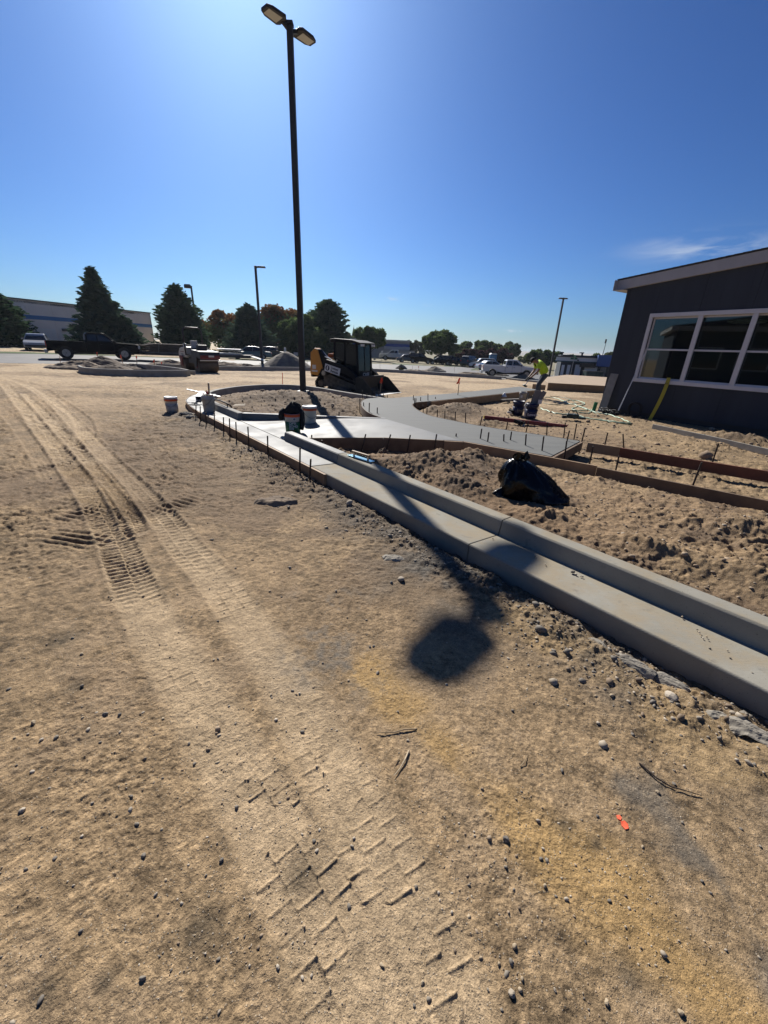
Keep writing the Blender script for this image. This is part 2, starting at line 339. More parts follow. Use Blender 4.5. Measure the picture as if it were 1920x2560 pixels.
def hz(x, y, detail=True):
    x = np.atleast_1d(np.asarray(x, float)); y = np.atleast_1d(np.asarray(y, float)); r = np.hypot(x, y)
    near = sstep(60, 25, r)
    z = tilt(x, y) + .05 * near * fbm(x * .25, y * .25, 3, 3) + .022 * near * fbm(x * 1.3, y * 1.3, 3, 5) * sstep(1.0, 4, r)
    rough = .35 + .9 * np.clip(fbm(x * .6, y * .6, 3, 44) * 3 + .35, 0, 1)
    lump = np.zeros_like(z)
    # heaped, cloddy earth
    for mx, my, a, b, th, h in MOUNDS:
        c, s_ = math.cos(th), math.sin(th); dx, dy = x - mx, y - my; u = (dx * c + dy * s_) / a; v = (-dx * s_ + dy * c) / b
        g = np.exp(-(u * u + v * v) * 1.4); z = z + h * g; lump = np.maximum(lump, g)
    ib = masked(lambda a, b: sdf(a, b, ISLE_POLY), x, y, (-8, 2, 7, 19), 9.); isl = sstep(.05, -.35, ib); z = z + .10 * isl; lump = np.maximum(lump, .8 * isl)
    bd = masked(lambda a, b: sdf(a, b, BED), x, y, (-3, 13, -8, 9), 9.); bed = sstep(.02, -.15, bd); go_ = (x - GT0[0]) * GN[0] + (y - GT0[1]) * GN[1]
    hollow = np.exp(-(((x + .3) / 1.1) ** 2 + ((y - 6.95) / .28) ** 2)) + .7 * np.exp(-(((x - 1.1) / .5) ** 2 + ((y - 6.95) / .2) ** 2))
    z = z + bed * (.13 - .26 * hollow); lump = np.maximum(lump, (.26 + .5 * np.clip(fbm(x * .9, y * .9, 2, 88) * 4, 0, 1) + .45 * np.exp(-((go_ - .75) / .25) ** 2)) * bed)
    gt = (x - GT0[0]) * GD[0] + (y - GT0[1]) * GD[1]; go = (x - GT0[0]) * GN[0] + (y - GT0[1]) * GN[1]
    edge = sstep(-.75, -.12, go) * (go < .2) * sstep(12.2, 11, gt); z = z + .03 * edge * sstep(-.05, -.28, go) - .035 * edge * sstep(-.22, -.02, go)
    lump = np.maximum(lump, .75 * edge * (.4 + vnoise(x * 2.1, y * 2.1, 8)))
    apron = sstep(3, 6, r) * sstep(26, 10, r); lump = np.maximum(lump, .28 * apron * np.clip(fbm(x * .8, y * .8, 3, 21) * 4 + .6, 0, 1))
    if detail:
        tr = np.zeros_like(z); keep = np.ones_like(z)
        for P, wd, sp, dep, kind in TRACKS:
            A = np.array(P); lo = A.min(0) - .4; hi = A.max(0) + .4
            idx = np.where((x > lo[0]) & (x < hi[0]) & (y > lo[1]) & (y < hi[1]))[0]
            if not len(idx): continue
            X, Y = x[idx], y[idx]; bd_ = np.full(X.shape, 9.); T = np.zeros_like(X); O = np.zeros_like(X); acc = 0.
            for i in range(len(P) - 1):
                ax, ay = P[i]; ex, ey = P[i + 1][0] - ax, P[i + 1][1] - ay; L = math.hypot(ex, ey)
                t = np.clip(((X - ax) * ex + (Y - ay) * ey) / (L * L), 0, 1); ddx = X - ax - t * ex; ddy = Y - ay - t * ey; dd = np.hypot(ddx, ddy)
                mm = dd < bd_; bd_[mm] = dd[mm]; T[mm] = acc + t[mm] * L; O[mm] = np.sign(ex * ddy[mm] - ey * ddx[mm]) * dd[mm]; acc += L
            h = wd / 2; inb = sstep(h + .02, h - .01, bd_); lip = np.exp(-((bd_ - h - .02) / .025) ** 2)
            pat = np.clip(fbm(X * 1.5 + 5, Y * 1.5, 2, 61) * 4 + .74, .25 + .35 * sstep(2.2, 3.4, np.hypot(X, Y)), 1)
            if kind == 2:
                lug = np.cos(O / .055 * 6.283) * .55
            elif kind == 0:
                ph = T / sp + np.where(O > 0, .5, 0) + .25 * np.abs(O) / h; lug = np.clip(np.cos(ph * 6.283) * 2.2, -1, 1)
            else:
                ph = T / (sp * 1.25) + np.where(np.abs(O) < h * .42, .5, 0); bar = np.clip(np.cos(ph * 6.283) * 2.4, -1, 1)
                grv = np.clip(1.4 - np.abs(np.abs(O) - h * .42) / .008, 0, 1); lug = np.maximum(bar * .9, grv)
            if kind < 2:                                                    # close by, the tread leaves thin brick-like ridges
                RR_ = np.hypot(X, Y); cl_ = sstep(3.6, 2.6, RR_); sp3 = .088; f3 = (T / sp3 + np.where(np.abs(O) < h * .36, .5, 0)) % 1.0
                ln = np.exp(-((f3 - .5) * sp3 / .006) ** 2) * (np.abs(O) < h) + np.exp(-((np.abs(O) - h * .36) / .006) ** 2) * .8 + .35 * np.exp(-((np.abs(O) - h) / .007) ** 2)
                ln = ln * (vnoise(X * 7, Y * 7, 66) > .36) * (.25 + 1.1 * vnoise(X * 15, Y * 15, 67)); lug = lug * (1 - cl_) + cl_ * (ln * 1.25 + .05)
            v = pat * dep * (.62 + 1.2 * sstep(2.4, 4.6, np.hypot(X, Y))) * (inb * (-.55 + .65 * lug) + (.55 + .5 * sstep(3, 5, np.hypot(X, Y))) * lip)
            tr[idx] += v; keep[idx] = np.minimum(keep[idx], 1 - .75 * inb * pat)
        for px, py, a, b, th, sp in SCUFFS:
            p = at(px, py); c, s_ = math.cos(th), math.sin(th); dx, dy = x - p[0], y - p[1]; u = dx * c + dy * s_; v = -dx * s_ + dy * c
            g = np.exp(-(np.abs(u / a) ** 3 + np.abs(v / b) ** 3)); keep = np.minimum(keep, 1 - .8 * g); tr = tr + g * .013 * np.clip(np.cos((v + .012 * np.sin(u * 7)) / sp * 6.283) * 1.4, -1, 1)
        f = fbm(x * 5, y * 5, 3, 31); rid = 1 - 2 * np.abs(fbm(x * 7.5, y * 7.5, 3, 33) * 2)
        z = z + lump * keep * (.085 * f + .036 * rid * np.clip(fbm(x * 3, y * 3, 2, 35) * 3 + .5, 0, 1) + .060 * fbm(x * 17, y * 17, 2, 36) + .034 * fbm(x * 43, y * 43, 2, 37) * sstep(9, 5, r))
        z = z + keep * near * rough * (1 + 1.9 * sstep(3, 6, r)) * (.014 * fbm(x * 9, y * 9, 3, 41) + .010 * fbm(x * 34, y * 34, 2, 42) + .006 * np.abs(fbm(x * 16, y * 16, 2, 43)))
        rb_ = np.clip(.25 + 2.6 * (fbm(x * .9, y * .9, 3, 81) + .08), .12, 1) * sstep(2.6, 5, r) * sstep(24, 13, r)      # churned, crusty mid-ground
        crust = np.abs(fbm(x * 4.2, y * 5.5, 3, 83)) * 2; clod = np.abs(fbm(x * 11, y * 13, 2, 84)) * 2
        z = z + keep * rb_ * (.055 * (.25 - crust) + .038 * (.25 - clod))
        dr = (CAM_H ** 2 + r * r) / CAM_H * .00114; hsh = np.modf(np.abs(np.sin(x * 127.1 + y * 311.7) * 43758.5453))[0]
        z = z + (.25 + .75 * keep) * sstep(2.0, 3.5, r) * sstep(30, 16, r) * (.3 + .9 * rb_) * np.minimum(.34 * dr, .016) * (hsh - .5)
        z = z + (.4 + .6 * keep) * sstep(5, 2.2, r) * rough * (.009 * np.abs(fbm(x * 48, y * 48, 2, 47)) + .006 * fbm(x * 100, y * 100, 2, 48) * sstep(3.4, 2.2, r))
        z = z + tr
    # never poke through what was poured or laid
    for P, cut in zip(SLABS, (-.02, -.02, .05)):
        A = np.array(P); d = masked(lambda a, b: sdf(a, b, P), x, y, (A[:, 0].min() - .4, A[:, 0].max() + .4, A[:, 1].min() - .4, A[:, 1].max() + .4), 9.)
        k = sstep(.10, .0, d); z = np.where(k > 0, z * (1 - k) + np.minimum(z, cut) * k, z)
    d = masked(lambda a, b: sdf(a, b, LOT), x, y, (-60, 60, 20, 90), 9.)
    z = z - .07 * sstep(.2, -.3, d)
    return z
def gz(x, y): return float(hz(x, y)[0])

# car park beyond the pad: near kerb line and far verge
FAR_KERB = [(-11.9, 28.9), (-10.2, 31.0), (-8.7, 33.2), (-6.6, 36.2), (-4.3, 39.3), (-1.6, 41.8), (1.8, 42.9), (5.1, 43.1), (8.4, 43.3), (11.4, 43.1)]
FAR_KERB = catmull(FAR_KERB, 3)
VERGE = [tuple(on(px, py)[:2]) for px, py in ((0, 884), (110, 884), (300, 890), (560, 899.5), (800, 904), (940, 909), (1100, 915.5), (1215, 919))]
LOT = [(-60, 15), (-33, 21), (-24.5, 26.0), (-20.5, 28.8), (-16.5, 31.2), (-13.2, 31.0)] + [(x + .2, y + .3) for x, y in FAR_KERB] + [(13, 45.5), (30, 47.5), (46, 48.5), (60, 50), (60, 60), (34, 62), (20, 64), (12, 62)] + VERGE[::-1] + [(-60, 44)]

# ------------------------------------------------------------------ ground sheet
def ground():
    phi = np.concatenate([np.linspace(86, 75.5, 16), np.linspace(75, 52, 320), np.linspace(51.9, 11.5, 600), np.linspace(11.45, 2.6, 210)])
    r = CAM_H / np.tan(np.radians(phi)); r = np.concatenate([r, [42, 46, 50, 55, 60, 66, 73, 82, 95, 115, 150, 220, 350, 700, 1500, 4000, 9000]])
    th = np.concatenate([np.linspace(-180, -86, 16), np.linspace(-84, -52, 90), np.linspace(-51.8, 48, 720), np.linspace(48.4, 84, 90), np.linspace(86, 174, 15)])
    th = np.radians(th); nr, na = len(r), len(th)
    RR, TT = np.meshgrid(r, th, indexing='ij'); X = (RR * np.sin(TT)).ravel(); Y = (RR * np.cos(TT)).ravel(); Z = hz(X, Y)
    V = np.empty((nr * na + 1, 3)); V[:-1, 0] = X; V[:-1, 1] = Y; V[:-1, 2] = Z; V[-1] = (0, 0, Z[:na].mean())
    i, j = np.meshgrid(np.arange(nr - 1), np.arange(na), indexing='ij'); j2 = (j + 1) % na
    Q = np.stack([i * na + j, i * na + j2, (i + 1) * na + j2, (i + 1) * na + j], -1).reshape(-1, 4)[:, ::-1]
    nq = len(Q); tri = np.array([[nr * na, (k + 1) % na, k] for k in range(na)])[:, ::-1]
    me = bpy.data.meshes.new('ground'); me.vertices.add(len(V)); me.vertices.foreach_set('co', V.ravel())
    li = np.concatenate([Q.ravel(), tri.ravel()]); me.loops.add(len(li)); me.loops.foreach_set('vertex_index', li.astype(np.int32))
    st = np.concatenate([np.arange(nq) * 4, nq * 4 + np.arange(na) * 3]); me.polygons.add(len(st)); me.polygons.foreach_set('loop_start', st.astype(np.int32))
    me.update(calc_edges=True); me.polygons.foreach_set('use_smooth', np.ones(len(st), bool))
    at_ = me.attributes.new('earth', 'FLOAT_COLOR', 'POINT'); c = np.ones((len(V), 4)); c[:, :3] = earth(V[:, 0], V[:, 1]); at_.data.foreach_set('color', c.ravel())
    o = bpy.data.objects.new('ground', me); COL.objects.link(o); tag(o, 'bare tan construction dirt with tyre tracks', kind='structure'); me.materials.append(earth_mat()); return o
SAND = [tuple(at(*p)[:2]) for p in ((940, 1690), (1000, 1780), (1100, 1880), (1200, 1990), (1330, 2110), (1480, 2230), (1650, 2380), (1830, 2560), (1950, 2700))]
SAND2 = [tuple(at(*p)[:2]) for p in ((1330, 1560), (1480, 1640), (1640, 1750), (1800, 1880))]
ASH = [tuple(at(*p)[:2]) for p in ((1560, 1960), (1680, 2060), (1770, 2160), (1860, 2300), (1960, 2480))]
def earth(x, y):
    """colour of the soil itself: tan fill, grey gravelly spill along the gutter, yellow sand, darker loam"""
    r = np.hypot(x, y); n = len(x)
    def C(*c): return np.array(c)[None, :]
    n1 = 1.7 * fbm(x * .45, y * .45, 4, 71); n2 = 1.8 * fbm(x * 2.2, y * 2.2, 4, 73); n3 = 1.7 * fbm(x * 9, y * 9, 3, 75); n4 = 1.7 * fbm(x * 31, y * 31, 2, 77); n5 = fbm(x * 95, y * 95, 2, 79)
    c = C(.270, .188, .105) * (1 + .40 * n1 + .38 * n2 + .42 * n3 + .45 * n4 * sstep(14, 5, r) + .8 * n5 * sstep(4, 2, r))[:, None]
    def mixc(c, k, col, amt=1): k = (np.clip(k, 0, 1) * amt)[:, None]; return c * (1 - k) + C(*col) * (1 + .3 * n3)[:, None] * k
    c = mixc(c, sstep(8, 22, y) * sstep(-.25, .25, n1 * 2 + .1), (.39, .290, .178), .8)
    loam = sstep(-.02, .2, n1 + .4 * n2) * sstep(1.2, 3.5, r) * sstep(16, 9, r); c = mixc(c, loam, (.165, .112, .066), .85)
    c = mixc(c, sstep(.12, .3, n2 + .4 * n3) * sstep(7, 2, r), (.225, .165, .105), .4)
    for P, wd, sp, dep, kind in TRACKS[:3]:
        d = masked(lambda a, b: seg_dist(a, b, P), x, y, (-14, 2, 0, 16), 9.); c = mixc(c, sstep(wd * .75, wd * .3, d), (.40, .295, .18), .85)
    d = masked(lambda a, b: seg_dist(a, b, SAND), x, y, (-2, 3, -1, 4), 9.); c = mixc(c, sstep(.22, .03, d + .25 * n2 + .1 * n1), (.345, .222, .092), .85)
    d = masked(lambda a, b: seg_dist(a, b, SAND2), x, y, (-2, 4, -1, 5), 9.); c = mixc(c, sstep(.2, .02, d + .35 * n2), (.34, .235, .12), .7)
    d = masked(lambda a, b: seg_dist(a, b, ASH), x, y, (-2, 4, -1, 4), 9.); c = mixc(c, sstep(.09, .01, d + .25 * n2), (.12, .108, .09), .7)
    gt = (x - GT0[0]) * GD[0] + (y - GT0[1]) * GD[1]; go = (x - GT0[0]) * GN[0] + (y - GT0[1]) * GN[1]
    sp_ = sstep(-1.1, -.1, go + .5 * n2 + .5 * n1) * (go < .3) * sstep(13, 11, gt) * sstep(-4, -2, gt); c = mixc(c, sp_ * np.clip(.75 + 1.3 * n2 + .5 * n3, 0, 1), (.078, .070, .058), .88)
    for px, py, rad in ((800, 1640, .28), (860, 1560, .25), (770, 1540, .2), (900, 1690, .22), (820, 1500, .3), (960, 1290, .5), (880, 1230, .5), (1120, 1420, .35)):
        p = at(px, py); k = np.exp(-((x - p[0]) ** 2 + (y - p[1]) ** 2) / rad ** 2); c = mixc(c, k * np.clip(.30 + 1.3 * (n2 + .6 * n3 + .5 * n4), 0, 1), (.10, .094, .082), .85)
    for px, py, rad in ((260, 1330, .7), (700, 1215, 1.1), (560, 1150, 1.3), (420, 1270, .5), (1000, 1240, .7), (180, 1190, .9), (560, 1090, 1.5), (330, 1060, 1.2)):
        p = at(px, py); k = np.exp(-((x - p[0]) ** 2 + ((y - p[1]) * .8) ** 2) / rad ** 2); c = mixc(c, k * np.clip(.6 + 1.6 * (n1 + n2), 0, 1), (.16, .108, .062), .8)
    for px, py, rad in ((746, 2195, .055), (262, 2455, .035), (190, 1720, .06), (1408, 2062, .03), (1490, 2110, .02), (1570, 2445, .04), (120, 2480, .05), (160, 1600, .1), (500, 2330, .06)):
        p = at(px, py); k = np.exp(-((x - p[0]) ** 2 + (y - p[1]) ** 2) / rad ** 2 * np.maximum(.35, 1 + 2 * n2)); c = mixc(c, k, (.09, .07, .045), .75)
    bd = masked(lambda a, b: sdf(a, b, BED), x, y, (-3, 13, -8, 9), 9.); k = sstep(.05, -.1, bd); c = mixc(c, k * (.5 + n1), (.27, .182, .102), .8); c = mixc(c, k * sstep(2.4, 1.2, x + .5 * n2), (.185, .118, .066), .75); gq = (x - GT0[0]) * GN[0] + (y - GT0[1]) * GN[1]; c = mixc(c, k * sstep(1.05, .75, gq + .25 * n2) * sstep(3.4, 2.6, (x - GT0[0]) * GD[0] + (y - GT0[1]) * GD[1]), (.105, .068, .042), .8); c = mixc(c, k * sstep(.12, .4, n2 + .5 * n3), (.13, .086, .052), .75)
    ib = masked(lambda a, b: sdf(a, b, ISLE_POLY), x, y, (-8, 2, 7, 19), 9.); c = mixc(c, sstep(.1, -.1, ib) * (.8 + n2), (.13, .09, .058), .9)
    lm = np.zeros(n)
    for mx, my, a, b, th, h in MOUNDS: lm = np.maximum(lm, np.exp(-(((x - mx) / a) ** 2 + ((y - my) / b) ** 2)) * (h > .1))
    c = mixc(c, lm * (.8 + n2), (.115, .08, .052), .85)
    c = mixc(c, sstep(-24, -30, x) * sstep(36, 42, y), (.46, .37, .24), .9); g = sstep(46, 52, y) * sstep(-28, -22, x); c = mixc(c, g, (.16, .15, .085), .8)
    hs_ = np.modf(np.abs(np.sin(x * 91.7 + y * 47.3) * 15731.743))[0]; c = c * (1 + .22 * (hs_ - .5) * sstep(1.5, 4, r) * sstep(30, 15, r))[:, None]
    return np.clip(c, .02, .9)
def earth_mat():
    m = bpy.data.materials.new('earth'); m.use_nodes = True; t = m.node_tree; b = t.nodes['Principled BSDF']; L = t.links
    b.inputs['Roughness'].default_value = .92; b.inputs['Specular IOR Level'].default_value = .25
    a = nn(t, 'ShaderNodeAttribute', attribute_name='earth'); tcn = nn(t, 'ShaderNodeTexCoord'); vec = tcn.outputs['Object']
    def noise(s, d=4, r=.6):
        n = nn(t, 'ShaderNodeTexNoise'); n.inputs['Scale'].default_value = s; n.inputs['Detail'].default_value = d; n.inputs['Roughness'].default_value = r; L.new(vec, n.inputs['Vector']); return n.outputs['Fac']
    def mr(v, a0, a1, b0, b1):
        n = nn(t, 'ShaderNodeMapRange'); n.inputs[1].default_value = a0; n.inputs[2].default_value = a1; n.inputs[3].default_value = b0; n.inputs[4].default_value = b1; L.new(v, n.inputs[0]); return n.outputs[0]
    def math_(op, u, v):
        n = nn(t, 'ShaderNodeMath', operation=op)
        for i, q in enumerate((u, v)):
            if isinstance(q, (int, float)): n.inputs[i].default_value = q
            else: L.new(q, n.inputs[i])
        return n.outputs[0]
    grain = mr(noise(190, 3, .7), .25, .75, .50, 1.50); mid = mr(noise(28, 4), .3, .7, .76, 1.22)
    f = math_('MULTIPLY', grain, mid)
    mulc = nn(t, 'ShaderNodeVectorMath', operation='SCALE'); L.new(a.outputs['Color'], mulc.inputs[0]); L.new(f, mulc.inputs['Scale'])
    # grit: scattered pale and dark grains
    vo = nn(t, 'ShaderNodeTexVoronoi'); vo.inputs['Scale'].default_value = 120; L.new(vec, vo.inputs['Vector'])
    sep = nn(t, 'ShaderNodeSeparateColor'); L.new(vo.outputs['Color'], sep.inputs[0])
    ing = mr(vo.outputs['Distance'], .22, .34, 1, 0); pick = mr(sep.outputs[0], .80, .82, 0, 1); pick2 = mr(sep.outputs[1], .87, .89, 0, 1)
    m1 = nn(t, 'ShaderNodeMix', data_type='RGBA'); L.new(math_('MULTIPLY', math_('MULTIPLY', ing, pick), .55), m1.inputs['Factor']); L.new(mulc.outputs[0], m1.inputs['A']); m1.inputs['B'].default_value = (.52, .45, .35, 1)
    m2 = nn(t, 'ShaderNodeMix', data_type='RGBA'); L.new(math_('MULTIPLY', math_('MULTIPLY', ing, pick2), .75), m2.inputs['Factor']); L.new(m1.outputs['Result'], m2.inputs['A']); m2.inputs['B'].default_value = (.10, .085, .07, 1)
    L.new(m2.outputs['Result'], b.inputs['Base Color'])
    h = math_('ADD', math_('MULTIPLY', noise(70, 5, .7), .0065), math_('MULTIPLY', noise(240, 3, .7), .0022)); h = math_('ADD', h, math_('MULTIPLY', noise(14, 5, .65), .016)); h = math_('ADD', h, math_('MULTIPLY', ing, math_('MULTIPLY', math_('ADD', pick, pick2), .002)))
    bp = nn(t, 'ShaderNodeBump'); bp.inputs['Distance'].default_value = 1.0; bp.inputs['Strength'].default_value = 1.0; L.new(h, bp.inputs['Height']); L.new(bp.outputs[0], b.inputs['Normal'])
    return m
GROUND = ground()

# ------------------------------------------------------------------ car park, verge, distant hill
M_asph = mat('asphalt', (.105, .10, .095), .75, .22, 1.2, .006, 60, spec=.45)
M_lawn = mat('verge_grass', (.05, .075, .02), .9, .3, 1.0, .03, 12, spec=.2)
def sheet(name, poly, mt, dz, label):
    b = MB(); n = len(poly); b.add([(x, y, float(tilt(x, y)) + dz) for x, y in poly], [tuple(range(n))]); o = b.build(name, mt, origin=(0, 40, 0)); return tag(o, label, kind='structure')
def strip(name, A, B, mt, dz, label):
    """a sheet laid between two plan lines, following the fall of the land"""
    b = MB(); k = 40; n = 8
    def samp(P, t):
        P = [np.array(p) for p in P]; L = [0]
        for i in range(len(P) - 1): L.append(L[-1] + np.linalg.norm(P[i + 1] - P[i]))
        s_ = t * L[-1]; i = min(np.searchsorted(L, s_, side='right') - 1, len(P) - 2); return P[i] + (P[i + 1] - P[i]) * ((s_ - L[i]) / (L[i + 1] - L[i]))
    vs = []
    for i in range(k + 1):
        a = samp(A, i / k); c = samp(B, i / k)
        for j in range(n + 1): p = a + (c - a) * j / n; vs.append((p[0], p[1], float(tilt(p[0], p[1])) + dz))
    b.add(vs, [(i * (n + 1) + j, i * (n + 1) + j + 1, (i + 1) * (n + 1) + j + 1, (i + 1) * (n + 1) + j) for i in range(k) for j in range(n)])
    return tag(b.build(name, mt, origin=(0, 40, 0)), label, kind='structure')
near_line = [(-60, 15), (-33, 21), (-24.5, 26.0), (-20.5, 28.8), (-16.5, 31.2), (-13.2, 31.0)] + [(x + .15, y + .25) for x, y in FAR_KERB] + [(13, 45.0), (30, 47.5), (60, 50)]
far_line = [(-60, 44)] + VERGE + [(12, 62), (20, 64), (34, 62), (60, 60)]
strip('car_park', near_line, far_line, M_asph, -.02, 'grey asphalt car park beyond the dirt pad')
lawn_far = [(-60, 50)] + [(x * 1.07, y * 1.09 + .5) for x, y in VERGE] + [(12.5, 66)]
strip('lawn', [(-60, 44.1)] + [(x, y + .1) for x, y in VERGE] + [(12, 62.2)], lawn_far, M_lawn, -.01, 'strip of green lawn behind the car park')
def hills():
    b = MB(); n = 120; vs = []; fs = []
    for i in range(n + 1):
        x = -2600 + 5200 * i / n; p = fbm(np.array([i * .06]), np.array([.3]), 4, 91)[0]; h = 20 + 16 * p - 8 * abs(i / n - .57); 
        for j, (yy, k) in enumerate(((1900, -.2), (2150, .35), (2400, .8), (2700, 1.0), (3100, .9), (3500, -.1))): vs.append((x, yy + 60 * math.sin(i * .7 + j), h * k + 2 * math.sin(i * 1.7 + j * 2)))
    fs = [(i * 6 + j, (i + 1) * 6 + j, (i + 1) * 6 + j + 1, i * 6 + j + 1) for i in range(n) for j in range(5)]
    b.add(vs, fs); return tag(b.build('hills', mat('dry_hill', (.22, .18, .12), .95, .2, .01), smooth=True, origin=(0, 2400, 0)), 'low dry hills on the horizon', kind='structure')
hills()

# ------------------------------------------------------------------ poured concrete
def dry_concrete():
    m = bpy.data.materials.new('dry_concrete'); m.use_nodes = True; t = m.node_tree; b = t.nodes['Principled BSDF']; L = t.links; b.inputs['Roughness'].default_value = .9; b.inputs['Specular IOR Level'].default_value = .25
    tcn = nn(t, 'ShaderNodeTexCoord')
    def noise(sc_, d=6, vec=None, r=.6):
        n = nn(t, 'ShaderNodeTexNoise'); n.inputs['Scale'].default_value = sc_; n.inputs['Detail'].default_value = d; n.inputs['Roughness'].default_value = r; L.new(vec or tcn.outputs['Object'], n.inputs['Vector']); return n.outputs['Fac']
    def ramp(v, p0, p1, c0, c1):
        r_ = nn(t, 'ShaderNodeValToRGB'); r_.color_ramp.elements[0].position = p0; r_.color_ramp.elements[1].position = p1; r_.color_ramp.elements[0].color = (*c0, 1); r_.color_ramp.elements[1].color = (*c1, 1); L.new(v, r_.inputs[0]); return r_.outputs[0]
    mp = nn(t, 'ShaderNodeMapping'); mp.inputs['Rotation'].default_value = (0, 0, -math.atan2(GN[1], GN[0])); mp.inputs['Scale'].default_value = (.06, 1, 1); L.new(tcn.outputs['Object'], mp.inputs[0])
    brush = noise(160, 4, mp.outputs[0]); c = ramp(noise(1.7, 10), .3, .7, (.225, .208, .168), (.315, .298, .25))
    g = nn(t, 'ShaderNodeNewGeometry'); sx = nn(t, 'ShaderNodeSeparateXYZ'); L.new(g.outputs['Normal'], sx.inputs[0])
    def mul(u, v):
        n = nn(t, 'ShaderNodeMath', operation='MULTIPLY')
        for i, q in enumerate((u, v)):
            if isinstance(q, (int, float)): n.inputs[i].default_value = q
            else: L.new(q, n.inputs[i])
        return n.outputs[0]
    def mixc(f, a_, c1):
        n = nn(t, 'ShaderNodeMix', data_type='RGBA'); L.new(f, n.inputs['Factor']); L.new(a_, n.inputs['A']); n.inputs['B'].default_value = (*c1, 1); return n.outputs['Result']
    def mr(v, a0, a1, b0, b1):
        n = nn(t, 'ShaderNodeMapRange'); n.inputs[1].default_value = a0; n.inputs[2].default_value = a1; n.inputs[3].default_value = b0; n.inputs[4].default_value = b1; L.new(v, n.inputs[0]); return n.outputs[0]
    up = mr(sx.outputs['Z'], .7, .95, 0, 1)
    c = mixc(mul(mul(up, mr(noise(2.6, 9, None, .7), .46, .62, 0, 1)), .65), c, (.30, .235, .145))       # wind-blown dust lies on the flats
    c = mixc(mul(mr(noise(7, 8, None, .7), .58, .70, 0, 1), .5), c, (.12, .112, .10))                       # damp and slurry blotches
    c = mixc(mul(mr(noise(90, 2), .68, .74, 0, 1), .7), c, (.10, .085, .065))                               # grit and pinholes
    bm_ = mixc(mr(brush, .3, .7, .0, .22), c, (.16, .155, .14)); L.new(bm_, b.inputs['Base Color'])
    bp = nn(t, 'ShaderNodeBump'); bp.inputs['Distance'].default_value = 1; ad = nn(t, 'ShaderNodeMath', operation='ADD'); L.new(mul(brush, .0011), ad.inputs[0]); L.new(mul(noise(110, 3), .0010), ad.inputs[1]); L.new(ad.outputs[0], bp.inputs['Height']); L.new(bp.outputs[0], b.inputs['Normal'])
    return m
M_dry = dry_concrete()
M_wet = mat('fresh_concrete', (.095, .095, .092), .60, .0, 1.9, .0025, 90, col2=(.20, .20, .194), spec=.22, detail=12, rvar=.12)
M_walk = mat('broomed_concrete', (.118, .121, .115), .8, .0, 1.1, .003, 60, col2=(.158, .16, .152), spec=.2, stretch=(1, 6, 1), detail=6, rvar=.06)
M_kerbfar = mat('kerb_concrete', (.24, .23, .205), .88, .0, 3, .004, 60, col2=(.33, .315, .285), spec=.3, detail=10)
def tj(px, py, z): p = at(px, py, z); return float((p[:2] - GT0) @ GD)
KG = [(0, -.12), (0, .128), (.012, .14), (.43, .122), (.458, .255), (.475, .27), (.60, .272), (.612, .26), (.612, -.12)]
cg = empty('kerb_and_gutter', (*gl(2), 0), 0, 'cured pale concrete kerb and gutter running to the foreground', 'kerb'); cgp = Vector(cg.location)
def local(path, o): return [(p[0] - o.x, p[1] - o.y, *(p[2:])) for p in path]
t_j = tj(1171, 1361, .14)
for a, b_ in ((-5, t_j - .004), (t_j + .004, 5.06)):
    MB().sweep(local([gl(a + (b_ - a) * i / 8) for i in range(9)], cgp), KG).build('kerb_section', M_dry, cg, .006, seg=2, angle=25)
fg = empty('fresh_gutter', (*gl(9), 0), 0, 'freshly poured pale wet gutter pan curving round the light pole island', 'gutter'); fo = Vector(fg.location)
MB().sweep(local([gl(5.07), gl(7.1), gl(9.3), gl(10.2)] + ARC, fo), [(0, -.12), (0, .14), (.43, .125), (.43, -.12)]).build('gutter_pan', M_wet, fg, .006)
KB = [(.432, -.12), (.432, .12), (.458, .255), (.475, .27), (.60, .272), (.612, .26), (.612, -.12)]
k1 = MB().sweep([gl(5.07), gl(6), gl(6.92)], KB).build('fresh_kerb', M_wet, None, .006)
tag(k1, 'short fresh kerb end beside the wet ramp, steel float lying past it', 'kerb')
isl = empty('island_kerb', (-3.4, 13, 0), 0, 'rounded concrete kerb around the dirt island with the tall light pole', 'kerb'); io = Vector(isl.location)
MB().sweep(local([gl(9.36), gl(10.0)] + ARC, io), [(.432, -.12), (.432, .13), (.455, .26), (.47, .272), (.585, .272), (.595, .26), (.595, -.12)]).build('kerb_section', M_kerbfar, isl, .006)
flank = [(-3.32, 9.21), (-2.4, 9.235), (-1.2, 9.245), (-.05, 9.26)]
MB().sweep(local(flank, io), [(-.002, -.12), (-.002, .24), (-.02, .272), (-.13, .274), (-.145, .26), (-.145, -.12)]).build('kerb_section', M_wet, isl, .006)
# ramp up from the gutter to the walk
rb = MB(); nu, nv = 26, 14; vs = []
def rp_edge(P, u):
    P = [np.array(p) for p in P]; L = [0]
    for i in range(len(P) - 1): L.append(L[-1] + np.linalg.norm(P[i + 1] - P[i]))
    s_ = u * L[-1]; i = min(max(np.searchsorted(L, s_, side='right') - 1, 0), len(P) - 2); return P[i] + (P[i + 1] - P[i]) * ((s_ - L[i]) / (L[i + 1] - L[i]))
for i in range(nu + 1):
    u = i / nu; a = rp_edge(RAMP_L, u); c = rp_edge(RAMP_R, u); z = .127 + .141 * float(sstep(0, 1, u * 1.05))
    for j in range(nv + 1): p = a + (c - a) * j / nv; vs.append((p[0], p[1], z))
rb.add(vs, [(i * (nv + 1) + j, (i + 1) * (nv + 1) + j, (i + 1) * (nv + 1) + j + 1, i * (nv + 1) + j + 1) for i in range(nu) for j in range(nv)])
N0 = len(vs); edge_i = [i * (nv + 1) + nv for i in range(nu + 1)]
